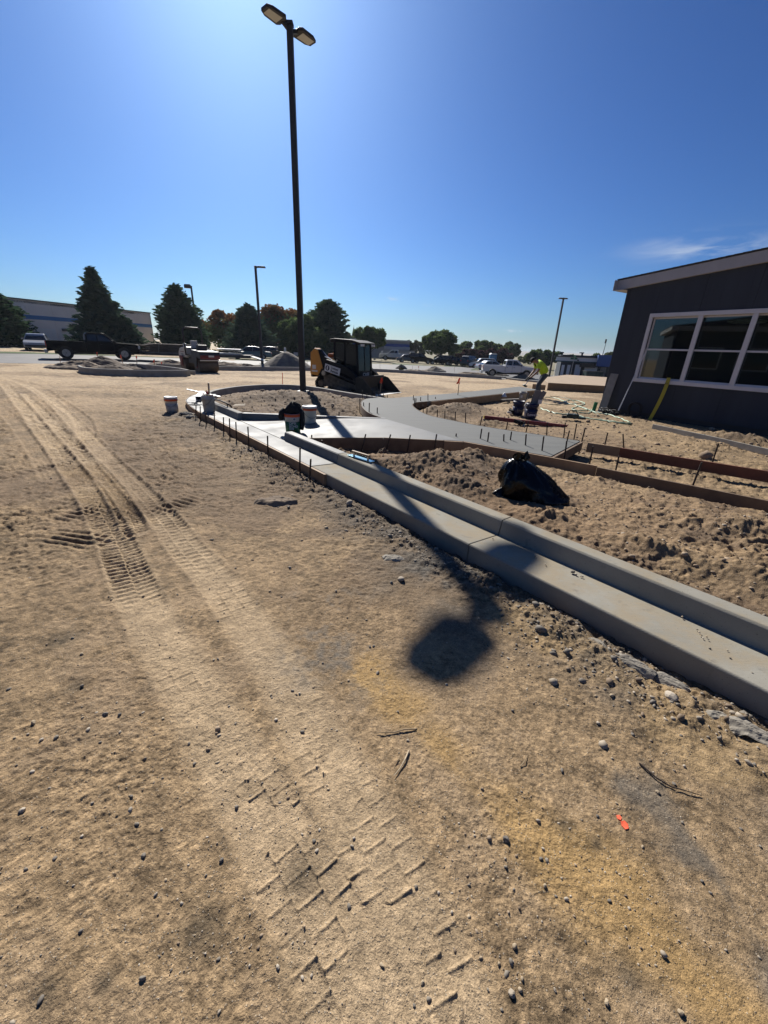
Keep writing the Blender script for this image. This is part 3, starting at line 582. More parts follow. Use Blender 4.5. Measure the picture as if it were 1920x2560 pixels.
rb.v += [(vs[k][0], vs[k][1], -.1) for k in edge_i]; rb.f += [(edge_i[i], edge_i[i + 1], N0 + i + 1, N0 + i) for i in range(nu)]
rp = rb.build('concrete_ramp', M_wet, None, smooth=False); tag(rp, 'freshly floated pale wet concrete ramp between two kerbs', 'ramp')
wk = MB().slab(WALK, .12, .268).build('fresh_walk', M_walk, None, .004); tag(wk, 'curving grey broomed concrete walkway freshly poured', 'walkway')
# dark sealed expansion joint lines scored across the gutter pan and the ramp mouth
sc = MB()
for t in (5.07,): sc.bar((*gl(t, .01), .1425), (*gl(t, .42), .1275), .008, .003)
tag(sc.build('joint_line', mat('joint', (.05, .05, .05), .9)), 'thin dark joint line between cured and fresh gutter', 'joint')

# ================================================================== FORMWORK
M_form = mat('form_lumber', (.33, .22, .125), .75, .0, 5, .003, 60, col2=(.24, .15, .08), stretch=(1, 1, 1), detail=8)
M_formd = mat('old_form_lumber', (.115, .075, .045), .8, .0, 6, .003, 60, col2=(.19, .125, .075), detail=8)
M_red = mat('red_stained_board', (.17, .055, .028), .7, .0, 5, .003, 60, col2=(.10, .035, .02), detail=8)
M_grey = mat('weathered_board', (.30, .28, .24), .8, .0, 7, .003, 60, col2=(.22, .205, .18), detail=8)
M_steel = mat('rusty_steel', (.045, .032, .026), .65, .3, 60, .001, 200, metal=.4)
def board(name, pts, th, z0, z1, mt, label, cat='form board', group=None):
    """a form board on edge along a plan path; z0,z1 numbers or lists per point"""
    b = MB(); P = [np.array(p, float) for p in pts]; n = len(P); vs = []
    for i, p in enumerate(P):
        d = (P[min(i + 1, n - 1)] - P[max(i - 1, 0)]); d /= np.linalg.norm(d); nr = np.array([d[1], -d[0]]) * th / 2
        a = z0[i] if isinstance(z0, (list, tuple)) else z0; c = z1[i] if isinstance(z1, (list, tuple)) else z1
        for s_, z in ((-1, a), (1, a), (1, c), (-1, c)): vs.append((p[0] + s_ * nr[0], p[1] + s_ * nr[1], z))
    fs = [(i * 4 + k, (i + 1) * 4 + k, (i + 1) * 4 + (k + 1) % 4, i * 4 + (k + 1) % 4) for i in range(n - 1) for k in range(4)] + [(0, 1, 2, 3), (n * 4 - 1, n * 4 - 2, n * 4 - 3, n * 4 - 4)]
    o = b.add(vs, fs).build(name, mt, None, .003); return tag(o, label, cat, group)
FB = 'form boards holding the fresh concrete'
board('form_board', [gl(4.62, -.022), gl(8.05, -.022)], .038, -.06, .138, M_form, 'tan lumber form board along the gutter, sawn end nearest the camera', group=FB)
board('form_board', [gl(8.06, -.022), gl(10.9, -.022)], .038, -.06, .137, M_form, 'tan lumber form board along the gutter near the tool bucket', group=FB)
arc_out = [gl(10.92, -.02)] + [(p[0] - .018, p[1] - .006) for p in ARC[5:34]]
board('flexible_form', arc_out, .014, -.05, .141, M_form, 'thin bent form strip around the outside of the island gutter', group=FB)
zr = lambda u: .127 + .141 * float(sstep(0, 1, u * 1.05))
board('form_board', [(-1.52, 7.26), (-.86, 7.235), (-.07, 7.255)], .038, -.14, [.185, .225, .255], M_formd, 'dark wide form board under the left half of the wet ramp edge', group=FB)
board('form_board', [(-.065, 7.255), (.88, 7.185), (1.02, 7.17)], .038, -.14, [.256, .266, .267], M_formd, 'dark wide form board under the right half of the wet ramp edge', group=FB)
board('form_block', [(1.03, 7.165), (1.36, 7.135)], .04, -.02, .262, M_form, 'short reddish form block closing the corner of the ramp form', group=FB)
board('form_board', [(1.37, 7.14), (2.0, 6.67), (2.59, 6.225), (3.13, 5.80)], .038, .02, .266, M_form, 'tan form board along the front edge of the grey walkway', group=FB)
board('form_board', [(3.12, 5.765), (3.55, 5.43), (4.02, 5.06), (4.75, 4.47), (6.2, 3.3)], .04, .06, [.255, .25, .245, .235, .23], M_formd, 'dark form board carrying on from the walkway towards the foreground', group=FB)
board('form_board', [(3.80, 7.56), (4.25, 7.24)], .038, .08, .258, M_form, 'short tan form board at the far corner of the walkway end', group=FB)
board('form_board', [(4.24, 7.26), (5.0, 6.62), (5.85, 5.95), (7.6, 4.55)], .04, .08, [.25, .25, .25, .25], M_red, 'long red brown form board for the next pour', group=FB)
board('form_board', [(2.64, 6.24), (3.70, 7.585)], .038, .10, .262, M_formd, 'dark bulkhead board across the end of the grey walkway', group=FB)
board('flexible_form', [(x - .012, y) for x, y in WALK_L[1:]], .014, .06, .272, M_formd, 'thin bent form along the left curve of the walkway', group=FB)
board('flexible_form', [(x + .012, y) for x, y in WALK_R[12:-1]], .014, .08, .272, M_formd, 'thin bent form along the inside curve of the walkway', group=FB)
board('form_board', [(1.35, 13.08), (2.44, 14.3), (4.45, 16.56), (6.6, 19.0)], .03, .02, .262, M_form, 'straight form board along the far leg of the walkway', group=FB)
a, b_ = at(1633, 1064, .09), at(1960, 1136, .09)
board('loose_board', [a[:2], (a[:2] + b_[:2]) / 2, b_[:2]], .045, [.0, .01, .0], [.13, .14, .13], M_grey, 'long grey weathered board lying on the dirt in front of the building', 'board')

# ------------------------------------------------------------------ steel stakes
STK = MB().cyl((0, 0, 0), (0, 0, 1), .0125, .0125, 8).add([(.0125 * math.cos(k * .785), .0125 * math.sin(k * .785), 1.0) for k in range(8)] + [(0, 0, 1.012)], [(k, (k + 1) % 8, 8) for k in range(8)])
STK_ME = None
def stake_group(rows, off, scl, z0, label, group, r=1.0, bury=.12, rev=False):
    global STK_ME
    rows = sorted(rows, key=lambda q: q[0])
    for i, (xt, yt, xb, yb) in enumerate(rows):
        zb = z0[i] if isinstance(z0, list) else z0
        p = at(off[0] + xb / scl, off[1] + yb / scl, zb); q = at_depth(off[0] + xt / scl, off[1] + yt / scl, p[1])
        d = Vector(q) - Vector(p); L = d.length
        if STK_ME is None:
            o = STK.build('steel_stake', M_steel, None, origin=(0, 0, 0)); STK_ME = o.data
        else:
            o = bpy.data.objects.new('steel_stake', STK_ME); COL.objects.link(o)
        d.normalize(); base = Vector(p) - d * bury
        o.location = base; o.rotation_euler = d.to_track_quat('Z', 'Y').to_euler(); o.scale = (r, r, L + bury)
        tag(o, label.format(ORD[i]), 'stake', group)
c6 = ((380, 930), 3.318); c7 = ((850, 930), 2.765); c8 = ((1300, 1000), 2.676)
stake_group([(365, 275, 365, 390), (400, 285, 402, 420), (447, 335, 450, 450), (517, 335, 518, 470), (592, 375, 596, 510), (642, 385, 647, 548), (695, 415, 702, 575), (795, 455, 805, 632), (958, 530, 962, 690), (1228, 627, 1226, 850), (1317, 722, 1308, 900)], *c6, .0,
            '{} steel stake from the tool bucket along the outer gutter form', 'steel stakes along the gutter form')
stake_group([(178, 430, 146, 555), (350, 432, 315, 560), (486, 435, 462, 572), (668, 430, 645, 585), (804, 425, 795, 520)], *c7, [.0, .0, .0, .0, .06],
            '{} leaning stake from the left against the dark ramp form', 'steel stakes against the ramp form')
stake_group([(980, 392, 960, 525), (1029, 416, 1012, 548), (1133, 430, 1130, 545), (1186, 412, 1168, 535), (1287, 430, 1277, 575), (1409, 445, 1387, 615), (1586, 405, 1555, 540), (1568, 475, 1545, 640)], *c7, .09,
            '{} stake from the left along the front form of the grey walkway', 'steel stakes along the front of the walkway')
stake_group([(490, 310, 458, 462), (662, 375, 636, 490), (1217, 417, 1140, 612)], *c8, .1, '{} stake from the walkway end along the dark foreground form', 'steel stakes along the next pour, front')
stake_group([(435, 190, 403, 322), (587, 218, 568, 298), (689, 226, 694, 318), (1328, 290, 1289, 412)], *c8, .12, '{} stake from the walkway end along the red brown form', 'steel stakes along the red brown form')
stake_group([(983, 305, 968, 372), (1160, 345, 1148, 403), (1303, 340, 1284, 424), (1433, 350, 1428, 445), (1558, 350, 1545, 465), (1636, 357, 1616, 472)], *c7, .14,
            '{} stake from the left behind the grey walkway near the red beam', 'steel stakes behind the walkway')
stake_group([(575, 230, 575, 280), (602, 248, 600, 297), (673, 258, 672, 312), (725, 268, 724, 327), (799, 272, 795, 342), (869, 280, 866, 354)], *c7, .16,
            '{} stake from the left along the inner walkway curve', 'steel stakes on the inner curve')
stake_group([(508, 160, 506, 215), (517, 180, 514, 240), (526, 182, 522, 248), (558, 173, 556, 220), (608, 150, 608, 216), (660, 172, 660, 204)], *c7, .18,
            '{} stake from the left at the far bend of the walkway', 'steel stakes at the far bend')
stake_group([(137, 183, 137, 252), (163, 210, 164, 268), (203, 213, 200, 312), (258, 245, 257, 322)], *c7, .14, '{} stake from the left at the outer walkway curve', 'steel stakes on the outer curve')
stake_group([(155, 128, 155, 182), (186, 150, 186, 184), (211, 112, 211, 182), (240, 120, 240, 186), (266, 135, 266, 182), (300, 150, 300, 182), (328, 158, 328, 180)], *c7, .18,
            '{} stake from the left in the row in front of the loader bucket', 'steel stakes before the loader')
stake_group([(993, 230, 993, 305), (588, 575, 588, 605), (740, 655, 740, 690)], (680, 990), 5.925, .2, '{} short stake from the left beside the kerb at the white bucket', 'short stakes at the ramp kerbs')

# ------------------------------------------------------------------ survey stakes with orange flagging
M_lath = mat('survey_lath', (.42, .31, .19), .8, .15, 20); M_flag = mat('orange_flagging', (.85, .10, .03), .6, .1, 30)
def survey(px, yt, pxb, yb, label, flag=1, painted=False, z=None, w_=.028):
    p = at(pxb, yb, z) if z is not None else on(pxb, yb); q = at_depth(px, yt, p[1]); h = q[2] - p[2]
    e = empty('survey_stake', p, random.uniform(-.3, .3), label, 'survey stake', 'survey stakes with orange flagging')
    dx = q[0] - p[0]
    MB().bar((0, 0, -.1), (dx, 0, h), w_, .014, up=(0, 1, 0)).build('lath', M_flag if painted else M_lath, e)
    if flag:
        f = MB(); s_ = h / .9
        for k in range(3):
            a = random.uniform(-.5, .5); x0 = dx * .93; zt = h * .96; pts = []
            for i in range(5): pts.append((x0 + .015 * math.sin(i * 1.3 + k * 2) + a * .05 * i * s_, -.012 - .012 * k, zt - i * .065 * flag * s_))
            for i in range(4):
                (ax, ay, az), (bx, by, bz) = pts[i], pts[i + 1]; f.add([(ax - .02, ay, az), (ax + .02, ay - .01, az), (bx + .02, by - .012, bz), (bx - .02, by, bz)], [(0, 1, 2, 3)])
        f.bar((dx * .9, 0, h * .86), (dx, 0, h * .985), w_ + .006, .022, up=(0, 1, 0)); f.build('flagging', M_flag, e)
    return e
survey(706, 932, 706, 962, 'bright orange painted stake behind the round island kerb', 0, True)
survey(955, 944, 949, 986, 'lath stake with orange ribbon in front of the loader bucket', 1, z=.0)
survey(1149, 944, 1144, 992, 'lath stake with orange ribbon beside the far walkway', 1, z=.2)
survey(149, 890, 152, 916, 'bare lath stake at the tail of the black pickup', 0)
survey(243, 880, 246, 908, 'orange flagged stake in the dirt pile behind the black pickup', 1, w_=.05)
survey(301, 887, 309, 914, 'orange flagged stake below the black pickup front door', 1, w_=.05)
survey(341, 889, 342, 908, 'orange flagged stake under the black pickup front wheel', 1, w_=.05)
survey(385, 898, 386, 925, 'orange flagged stake inside the triangular kerb island', 1, w_=.05)
survey(404, 905, 407, 920, 'short orange flagged stake right of the triangular kerb island', 1, w_=.05)
survey(768, 899, 768, 914, 'thin lath stake right of the gravel pile', 0)
survey(950, 906, 950, 921, 'thin lath stake behind the loader, by the far kerb', 0)
survey(1047, 915, 1047, 926, 'thin orange topped lath left of the small far dirt heap', 1)
survey(1031, 915, 1031, 924, 'small lath stake beside the far grass verge', 0)
survey(1136, 918, 1136, 930, 'thin lath stake right of the small far dirt heap', 0)
survey(1441, 937, 1438, 948, 'orange flagged stake on the raised pad before the green dumpster', 1, w_=.06)

# ================================================================== TALL LIGHT POLE
M_pole = mat('bronze_pole', (.032, .028, .024), .5, .15, 10, metal=.3); M_lens = mat('lamp_lens', (.55, .55, .5), .3, .05)
M_base = mat('pole_base_concrete', (.3, .28, .25), .9, .15, 6, .004)
def lamp_post(p, top, label, wid, arms, group=None, name='light_pole', head=(.62, .36, .10), arm=.25, tilt_h=0., d_top=None):
    e = empty(name, p, 0, label, 'light pole', group); H = top - p[2]
    MB().prism([(-wid / 2, -.3), (wid / 2, -.3), (wid * .42, H), (-wid * .42, H)], -wid / 2, wid / 2, taper=lambda x, z: wid * .08 * max(0, z) / H).build('pole', M_pole, e, .012)
    MB().box((0, 0, .05), (wid * 2, wid * 2, .05)).build('base_plate', M_pole, e, .004)
    MB().box((0, 0, H + .03), (wid * 1.02, wid * 1.02, .08)).build('pole_cap', M_pole, e, .01)
    for az in arms:
        c, s_ = math.cos(az), math.sin(az); up = tilt_h
        def P(u, v, z): return (c * u - s_ * v, s_ * u + c * v, z)
        a = MB(); a.bar(P(wid * .3, 0, H - .10), P(arm + .05, 0, H - .02), .07, .09); a.build('arm', M_pole, e, .006)
        L, Wd, Th = head; h = MB(); outl = [(arm, -Wd * .30), (arm + L * .12, -Wd * .5), (arm + L * .75, -Wd * .46), (arm + L, -Wd * .28), (arm + L, Wd * .28), (arm + L * .75, Wd * .46), (arm + L * .12, Wd * .5), (arm, Wd * .30)]
        n = 8; vs = [P(u, v, H - Th * .45) for u, v in outl] + [P(u, v, H + Th * .15) for u, v in outl] + [P(arm + (u - arm) * .86 + L * .07, v * .7, H + Th * .5) for u, v in outl]
        h.add(vs, [tuple(range(n - 1, -1, -1)), tuple(range(2 * n, 3 * n))] + [(k, (k + 1) % n, n + (k + 1) % n, n + k) for k in range(n)] + [(n + k, n + (k + 1) % n, 2 * n + (k + 1) % n, 2 * n + k) for k in range(n)])
        hd = h.build('lamp_head', M_pole, e, .012)
        l = MB(); lz = H - Th * .45 - .008; u0, u1 = arm + L * .22, arm + L * .88; l.add([P(u0, -Wd * .32, lz), P(u1, -Wd * .28, lz), P(u1, Wd * .28, lz), P(u0, Wd * .32, lz), P(u0, -Wd * .32, lz + .006), P(u1, -Wd * .28, lz + .006), P(u1, Wd * .28, lz + .006), P(u0, Wd * .32, lz + .006)],
              [(0, 1, 2, 3), (4, 5, 6, 7), (0, 1, 5, 4), (1, 2, 6, 5), (2, 3, 7, 6), (3, 0, 4, 7)]); l.build('lens', M_lens, hd)
    return e
pp = at(758, 982, .08); ax = math.atan2(16.195 - 14.723, -2.47 + 3.70)
LP = lamp_post(pp, 10.20, 'tall dark light pole with two flat lamp heads in the dirt island', .20, (ax, ax + math.pi), head=(.64, .46, .11), arm=.22)
p = on(656, 910); lamp_post(p, at_depth(643, 667, p[1])[2], 'slim far light pole beside the gravel pile, single head', .22, (.1,), 'far light poles', head=(.75, .4, .14), arm=.15)
p = on(1372, 946); lamp_post(p, at_depth(1408, 746, p[1])[2], 'slim leaning-looking light pole right of the worker', .20, (math.pi - .2, .3), 'far light poles', head=(.42, .35, .14), arm=.1)
p = np.array(at_depth(497, 868, 62.)); p[2] = tilt(p[0], p[1]); lamp_post(p, at_depth(470, 716, 62.)[2], 'light pole with boxy head rising behind the dark pine', .22, (math.pi + .1,), 'far light poles', head=(.85, .6, .5), arm=.05)

# ================================================================== THE DARK BUILDING
BC = np.array([7.47, 14.58]); BE = np.array([.52, -.854]); BNn = np.array([.854, .52])     # corner, along the gable wall, into the building
ang = math.atan2(BE[1], BE[0])
bld = empty('modular_building', (BC[0], BC[1], 0), ang, 'dark grey modular building with pale fascia and white framed windows', 'building')
M_siding = mat('dark_siding', (.036, .041, .053), .75, .10, 3, .002, 80, stretch=(1, 1, .15), spec=.35)
M_fascia = mat('fascia_paint', (.40, .385, .385), .6, .06, 4, .001, 60); M_shin = mat('shingles', (.06, .055, .05), .9, .3, 14, .006, 60)
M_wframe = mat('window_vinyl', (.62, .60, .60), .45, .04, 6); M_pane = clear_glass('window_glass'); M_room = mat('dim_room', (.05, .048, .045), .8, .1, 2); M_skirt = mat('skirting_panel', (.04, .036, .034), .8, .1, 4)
# local frame: x along the wall, y out of the building is negative?  (rotation by ang: +y = left of BE = into the building)
WL = 10.5                                                               # length of the gable wall
def roofz(s_): return 3.69 + .083 * s_
WINS = [(1.05, 2.30), (2.34, 3.54), (3.58, 4.78), (4.82, 6.02)]
WZ0, WZ1 = 1.18, 2.96
wb = MB()
def wall_rect(s0, s1, z0, z1a, z1b=None):
    z1b = z1a if z1b is None else z1b; wb.add([(s0, 0, z0), (s1, 0, z0), (s1, 0, z1b), (s0, 0, z1a), (s0, .14, z0), (s1, .14, z0), (s1, .14, z1b), (s0, .14, z1a)], [(0, 1, 2, 3), (7, 6, 5, 4), (0, 4, 5, 1), (1, 5, 6, 2), (2, 6, 7, 3), (3, 7, 4, 0)])
WA, WB_ = WINS[0][0] - .05, WINS[-1][1] + .05
PANEL = 1.21; s0 = 0
edges = [0, WA]
wall = empty('gable_wall', (0, 0, 0)); wall.parent = bld
def wpanel(s0, s1, z0, za, zb):
    global wb
    wb = MB(); wall_rect(s0 + .003, s1 - .003, z0, za, zb); wb.build('wall_panel', M_siding, wall, .003)
wpanel(.09, WA, .16, roofz(.09) + .2, roofz(WA) + .2); wpanel(WB_, WL, .16, roofz(WB_) + .2, roofz(WL) + .2)
k = WA
while k < WB_ - .01:
    k2 = min(k + PANEL, WB_); wpanel(k, k2, .16, WZ0, WZ0); wpanel(k, k2, WZ1, roofz(k) + .2, roofz(k2) + .2); k = k2
for i in range(34):                                                     # narrow shadow grooves read as thin battens
    s_ = .2 + i * .305
    zt = roofz(s_) - .02
    if WA < s_ < WB_: MB().box((s_, -.0015, (WZ1 + .12 + zt) / 2), (.008, .003, zt - WZ1 - .12)).build('batten', M_siding, wall); MB().box((s_, -.0015, (.2 + WZ0 - .12) / 2), (.008, .003, WZ0 - .32)).build('batten', M_siding, wall)
    else: MB().box((s_, -.0015, (.2 + zt) / 2), (.008, .003, zt - .2)).build('batten', M_siding, wall)
MB().box((.045, .045, 1.97), (.11, .11, 3.64)).build('corner_trim', M_siding, bld, .004)
MB().box((WL / 2, .06, .02), (WL, .06, .30)).build('skirting', M_skirt, bld, .004)
MB().box((.075, 4.0, 1.9), (.12, 7.8, 3.5)).build('side_wall', M_siding, bld)
MB().box((WL / 2, 8, 2.1), (WL, .1, 3.9)).build('back_wall', M_siding, bld); MB().box((WL - .05, 4, 2.2), (.1, 8, 4.1)).build('far_wall', M_siding, bld)
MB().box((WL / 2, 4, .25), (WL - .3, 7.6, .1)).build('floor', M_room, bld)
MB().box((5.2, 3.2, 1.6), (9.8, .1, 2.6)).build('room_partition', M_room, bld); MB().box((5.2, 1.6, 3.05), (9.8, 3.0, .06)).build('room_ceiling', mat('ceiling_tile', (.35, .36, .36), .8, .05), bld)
MB().lathe([(.42, -.03), (.46, 0), (.42, .03), (.38, 0)], (2.95, 1.25, 2.86), 28, closed=False).build('ceiling_ring', mat('pale_ring', (.6, .62, .6), .6), bld)
# roof: rake fascia, soffit, shingle courses
ov = .34
rk = MB(); rk.add([(-ov, -.09, roofz(-ov) + .12), (WL, -.09, roofz(WL) + .12), (WL, -.09, roofz(WL) + .40), (-ov, -.09, roofz(-ov) + .40), (-ov, -.055, roofz(-ov) + .12), (WL, -.055, roofz(WL) + .12), (WL, -.055, roofz(WL) + .40), (-ov, -.055, roofz(-ov) + .40)], [(0, 1, 2, 3), (7, 6, 5, 4), (0, 4, 5, 1), (1, 5, 6, 2), (2, 6, 7, 3), (3, 7, 4, 0)])
roof = MB().add([(-ov - .02, -.11, roofz(-ov) + .405), (WL, -.11, roofz(WL) + .405), (WL, 8.3, roofz(WL) + .405), (-ov - .02, 8.3, roofz(-ov) + .405), (-ov - .02, -.11, roofz(-ov) + .425), (WL, -.11, roofz(WL) + .425), (WL, 8.3, roofz(WL) + .425), (-ov - .02, 8.3, roofz(-ov) + .425)], [(0, 1, 2, 3), (7, 6, 5, 4), (0, 4, 5, 1), (1, 5, 6, 2), (2, 6, 7, 3), (3, 7, 4, 0)]).build('roof', M_shin, bld)
for i in range(60):
    s_ = -ov - .03 + i * .18
    MB().box((s_ + .1, 4.0, roofz(s_ + .1) + .437), (.2, 8.24, .012), ry=-math.atan(.083) + .03).build('shingle_course', M_shin, roof)
rk.build('rake_fascia', M_fascia, bld, .006)
MB().add([(-ov, -.055, roofz(-ov) + .122), (WL, -.055, roofz(WL) + .122), (WL, .02, roofz(WL) + .122), (-ov, .02, roofz(-ov) + .122), (-ov, -.055, roofz(-ov) + .14), (WL, -.055, roofz(WL) + .14), (WL, .02, roofz(WL) + .14), (-ov, .02, roofz(-ov) + .14)], [(0, 1, 2, 3), (7, 6, 5, 4), (0, 4, 5, 1), (1, 5, 6, 2), (2, 6, 7, 3), (3, 7, 4, 0)]).build('soffit', M_fascia, bld)
MB().box((-ov + .0, 4.0, roofz(-ov) + .25), (.03, 8.5, .30)).build('eave_fascia', M_fascia, bld, .004); MB().box((-ov / 2, 4.0, roofz(-ov) + .11), (ov, 8.5, .02)).build('eave_soffit', M_fascia, bld)
# windows: three and a bit double-hung units in one white surround
wn = empty('window_bank', (0, 0, 0)); wn.parent = bld
def fr(c, sz): return MB().box(c, sz)
fw_ = .09
fr(((WA + WB_) / 2, -.018, WZ1 + .045), (WB_ - WA + .18, .06, .11)).build('window_trim', M_wframe, wn, .006); fr(((WA + WB_) / 2, -.018, WZ0 - .045), (WB_ - WA + .18, .06, .11)).build('window_trim', M_wframe, wn, .006)
fr((WA - .04, -.016, (WZ0 + WZ1) / 2), (.10, .056, WZ1 - WZ0 - .02)).build('window_trim', M_wframe, wn, .006); fr((WB_ + .04, -.016, (WZ0 + WZ1) / 2), (.10, .056, WZ1 - WZ0 - .02)).build('window_trim', M_wframe, wn, .006)
for i, (a, b_) in enumerate(WINS):
    if i: fr((a - .02, -.014, (WZ0 + WZ1) / 2), (.12, .052, WZ1 - WZ0 - .02)).build('mullion', M_wframe, wn, .006)
    zm = (WZ0 + WZ1) / 2 - .02; st = .045; a2, b2 = a - .04, b_ + .04
    for zz0, zz1, yy in ((WZ0 + .01, zm + .02, .045), (zm - .02, WZ1 - .01, .075)):
        q = MB(); cx = (a2 + b2) / 2; q.box((cx, yy, zz0 + st / 2), (b2 - a2, .03, st)); q.box((cx, yy, zz1 - st / 2), (b2 - a2, .03, st)); q.box((a2 + st / 2, yy, (zz0 + zz1) / 2), (st, .029, zz1 - zz0 - 2 * st)); q.box((b2 - st / 2, yy, (zz0 + zz1) / 2), (st, .029, zz1 - zz0 - 2 * st))
        q.build('sash', M_wframe, wn, .003)
        MB().box((cx, yy + .004, (zz0 + zz1) / 2), (b2 - a2 - st, .004, zz1 - zz0 - st)).build('pane', M_pane, wn)
    MB().box(((a + b_) / 2, .02, WZ0 + .006), (b_ - a, .1, .02)).build('sill', M_wframe, wn, .003)
for nm in ('window_bank', 'gable_wall'): pass
def wp(s_, out_, z): p = BC + BE * s_ - BNn * out_; return Vector((p[0], p[1], z))
# things leaning on the wall
pl = empty('leaning_plank', wp(.22, .30, 0), ang, 'grey plank leaning upright against the building corner', 'plank'); MB().bar((0, .06, -.03), (.02, .29, 1.27), .27, .035, up=(0, 1, 0)).build('plank_face', M_grey, pl, .004)
mp_ = empty('painting_pole', wp(.86, .42, .1), ang, 'white extension pole leaning against the window frame', 'pole'); MB().cyl((0, .02, -.1), (.21, .38, 1.85), .017, .014, 10).build('pole_shaft', mat('white_pole', (.62, .62, .64), .4, .05), mp_); MB().cyl((0, .02, -.1), (.015, .045, .06), .024, .022, 10).build('grip', mat('grey_grip', (.2, .2, .2), .6), mp_)
yb = MB(); pts = [(.02 + .10 * math.sin(i / 9 * 2.2), .02 + .27 * (i / 9) ** 1.2, -.03 + 1.3 * i / 9) for i in range(10)]
for i in range(9):
    (x0, y0, z0), (x1, y1, z1) = pts[i], pts[i + 1]; yb.add([(x0 - .05, y0, z0), (x0 + .055, y0, z0), (x1 + .055, y1, z1), (x1 - .05, y1, z1), (x0 - .05, y0 + .012, z0), (x0 + .055, y0 + .012, z0), (x1 + .055, y1 + .012, z1), (x1 - .05, y1 + .012, z1)], [(0, 1, 2, 3), (7, 6, 5, 4), (0, 4, 5, 1), (1, 5, 6, 2), (2, 6, 7, 3), (3, 7, 4, 0)])
ye = empty('yellow_strap_board', wp(1.86, .34, 0), ang, 'bowed yellow strip leaning on the wall below the window', 'strip'); yb.build('strip_face', mat('yellow_strip', (.42, .33, .012), .6, .1, 6), ye)
text('XX', .07, mat('black_print', (.01, .01, .01), .7), ye, (.105, .225, 1.10), (math.pi / 2, 0, 0), 'print')
vm = empty('flexible_duct_coil', wp(1.30, .25, .0), ang, 'dim round coil of black hose against the wall by the pole', 'hose coil')
for k in range(3): MB().tube([(.20 * math.cos(j * .42), .03 * k + .02 * math.sin(j), .24 + .22 * math.sin(j * .42)) for j in range(16)], .028, 8).build('coil', mat('black_rubber', (.012, .012, .013), .6, .1), vm, smooth=True)
hb = empty('black_tool_heap', wp(.70, .55, .0), ang, 'heap of black cords and gear at the foot of the white pole', 'gear')
random.seed(5)
for k in range(9):
    a0 = random.uniform(0, 6); cx, cy = random.uniform(-.18, .22), random.uniform(-.1, .1); MB().tube([(cx + .13 * math.cos(a0 + j * .5) * (1 + .3 * math.sin(j)), cy + .09 * math.sin(a0 + j * .5), .03 + .02 * k + .015 * math.sin(j * 1.7)) for j in range(12)], .016, 6).build('cord', MATS['black_rubber'], hb, smooth=True)
MB().box((-.12, 0, .07), (.22, .14, .13), .4).build('case', MATS['black_rubber'], hb, .02); MB().box((.2, .05, .06), (.16, .12, .11), -.3).build('case', MATS['black_rubber'], hb, .02)
# low concrete pad at the far side of the building
pd = [tuple(on(px, py)[:2]) for px, py in ((1368, 975), (1512, 983))]; pz = at_depth(1368, 957, pd[0][1])[2]
pdp = [pd[0], pd[1], (pd[1][0] + 2.2, pd[1][1] - 1.2), (pd[1][0] + 9, pd[1][1] + 9), (15.2, 36.5), pd[0][:1][0:0] or (pd[0][0] + 1.5, pd[0][1] + 5.5)]
tag(MB().slab(pdp, -.6, pz).build('raised_pad', mat('tan_pad', (.34, .25, .165), .9, .12, 2, .01, 25), None, .01), 'raised tan pad with formed edge beside the dark building', 'pad')
pe = [(pd[0][0] - .03, pd[0][1] - .04), (pd[1][0], pd[1][1] - .05)]
board('pad_form', pe, .05, -.7, pz + .01, mat('pad_form_wood', (.20, .135, .08), .8, .1, 5), 'long plywood form along the front of the raised tan pad', 'form board')
q0 = on(1352, 974); board('pad_form', [(q0[0] - .3, q0[1] + .6), (pd[0][0] - .1, pd[0][1] + .1)], .05, -.5, pz - .14, MATS['pad_form_wood'], 'short lower plywood form left of the raised tan pad', 'form board')

# ================================================================== BUCKETS AND TOOLS
M_bw = mat('bucket_white', (.58, .57, .55), .45, .08, 5); M_bor = mat('bucket_orange', (.62, .10, .025), .5, .1, 8); M_bgn = mat('bucket_green', (.012, .13, .05), .45, .1, 6)
M_bdirt = mat('bucket_grime', (.30, .29, .27), .7, .0, 9, col2=(.50, .49, .46)); M_wire = mat('wire', (.12, .12, .12), .4, .1, metal=.8); M_blk = mat('black_cloth', (.008, .008, .009), .85, .2, 20, .01, 30)
M_navy = mat('blue_bucket', (.008, .014, .06), .5, .15, 6); M_white = mat('white_print', (.6, .6, .6), .5, .03); M_grime = mat('concrete_smear', (.22, .21, .19), .9, .2, 12)
M_blade = mat('bright_steel', (.55, .56, .55), .28, .08, 30, metal=1.0); M_wood = mat('handle_wood', (.30, .19, .09), .6, .15, 12); M_alu = mat('aluminium', (.62, .62, .62), .35, .08, 20, metal=.9)
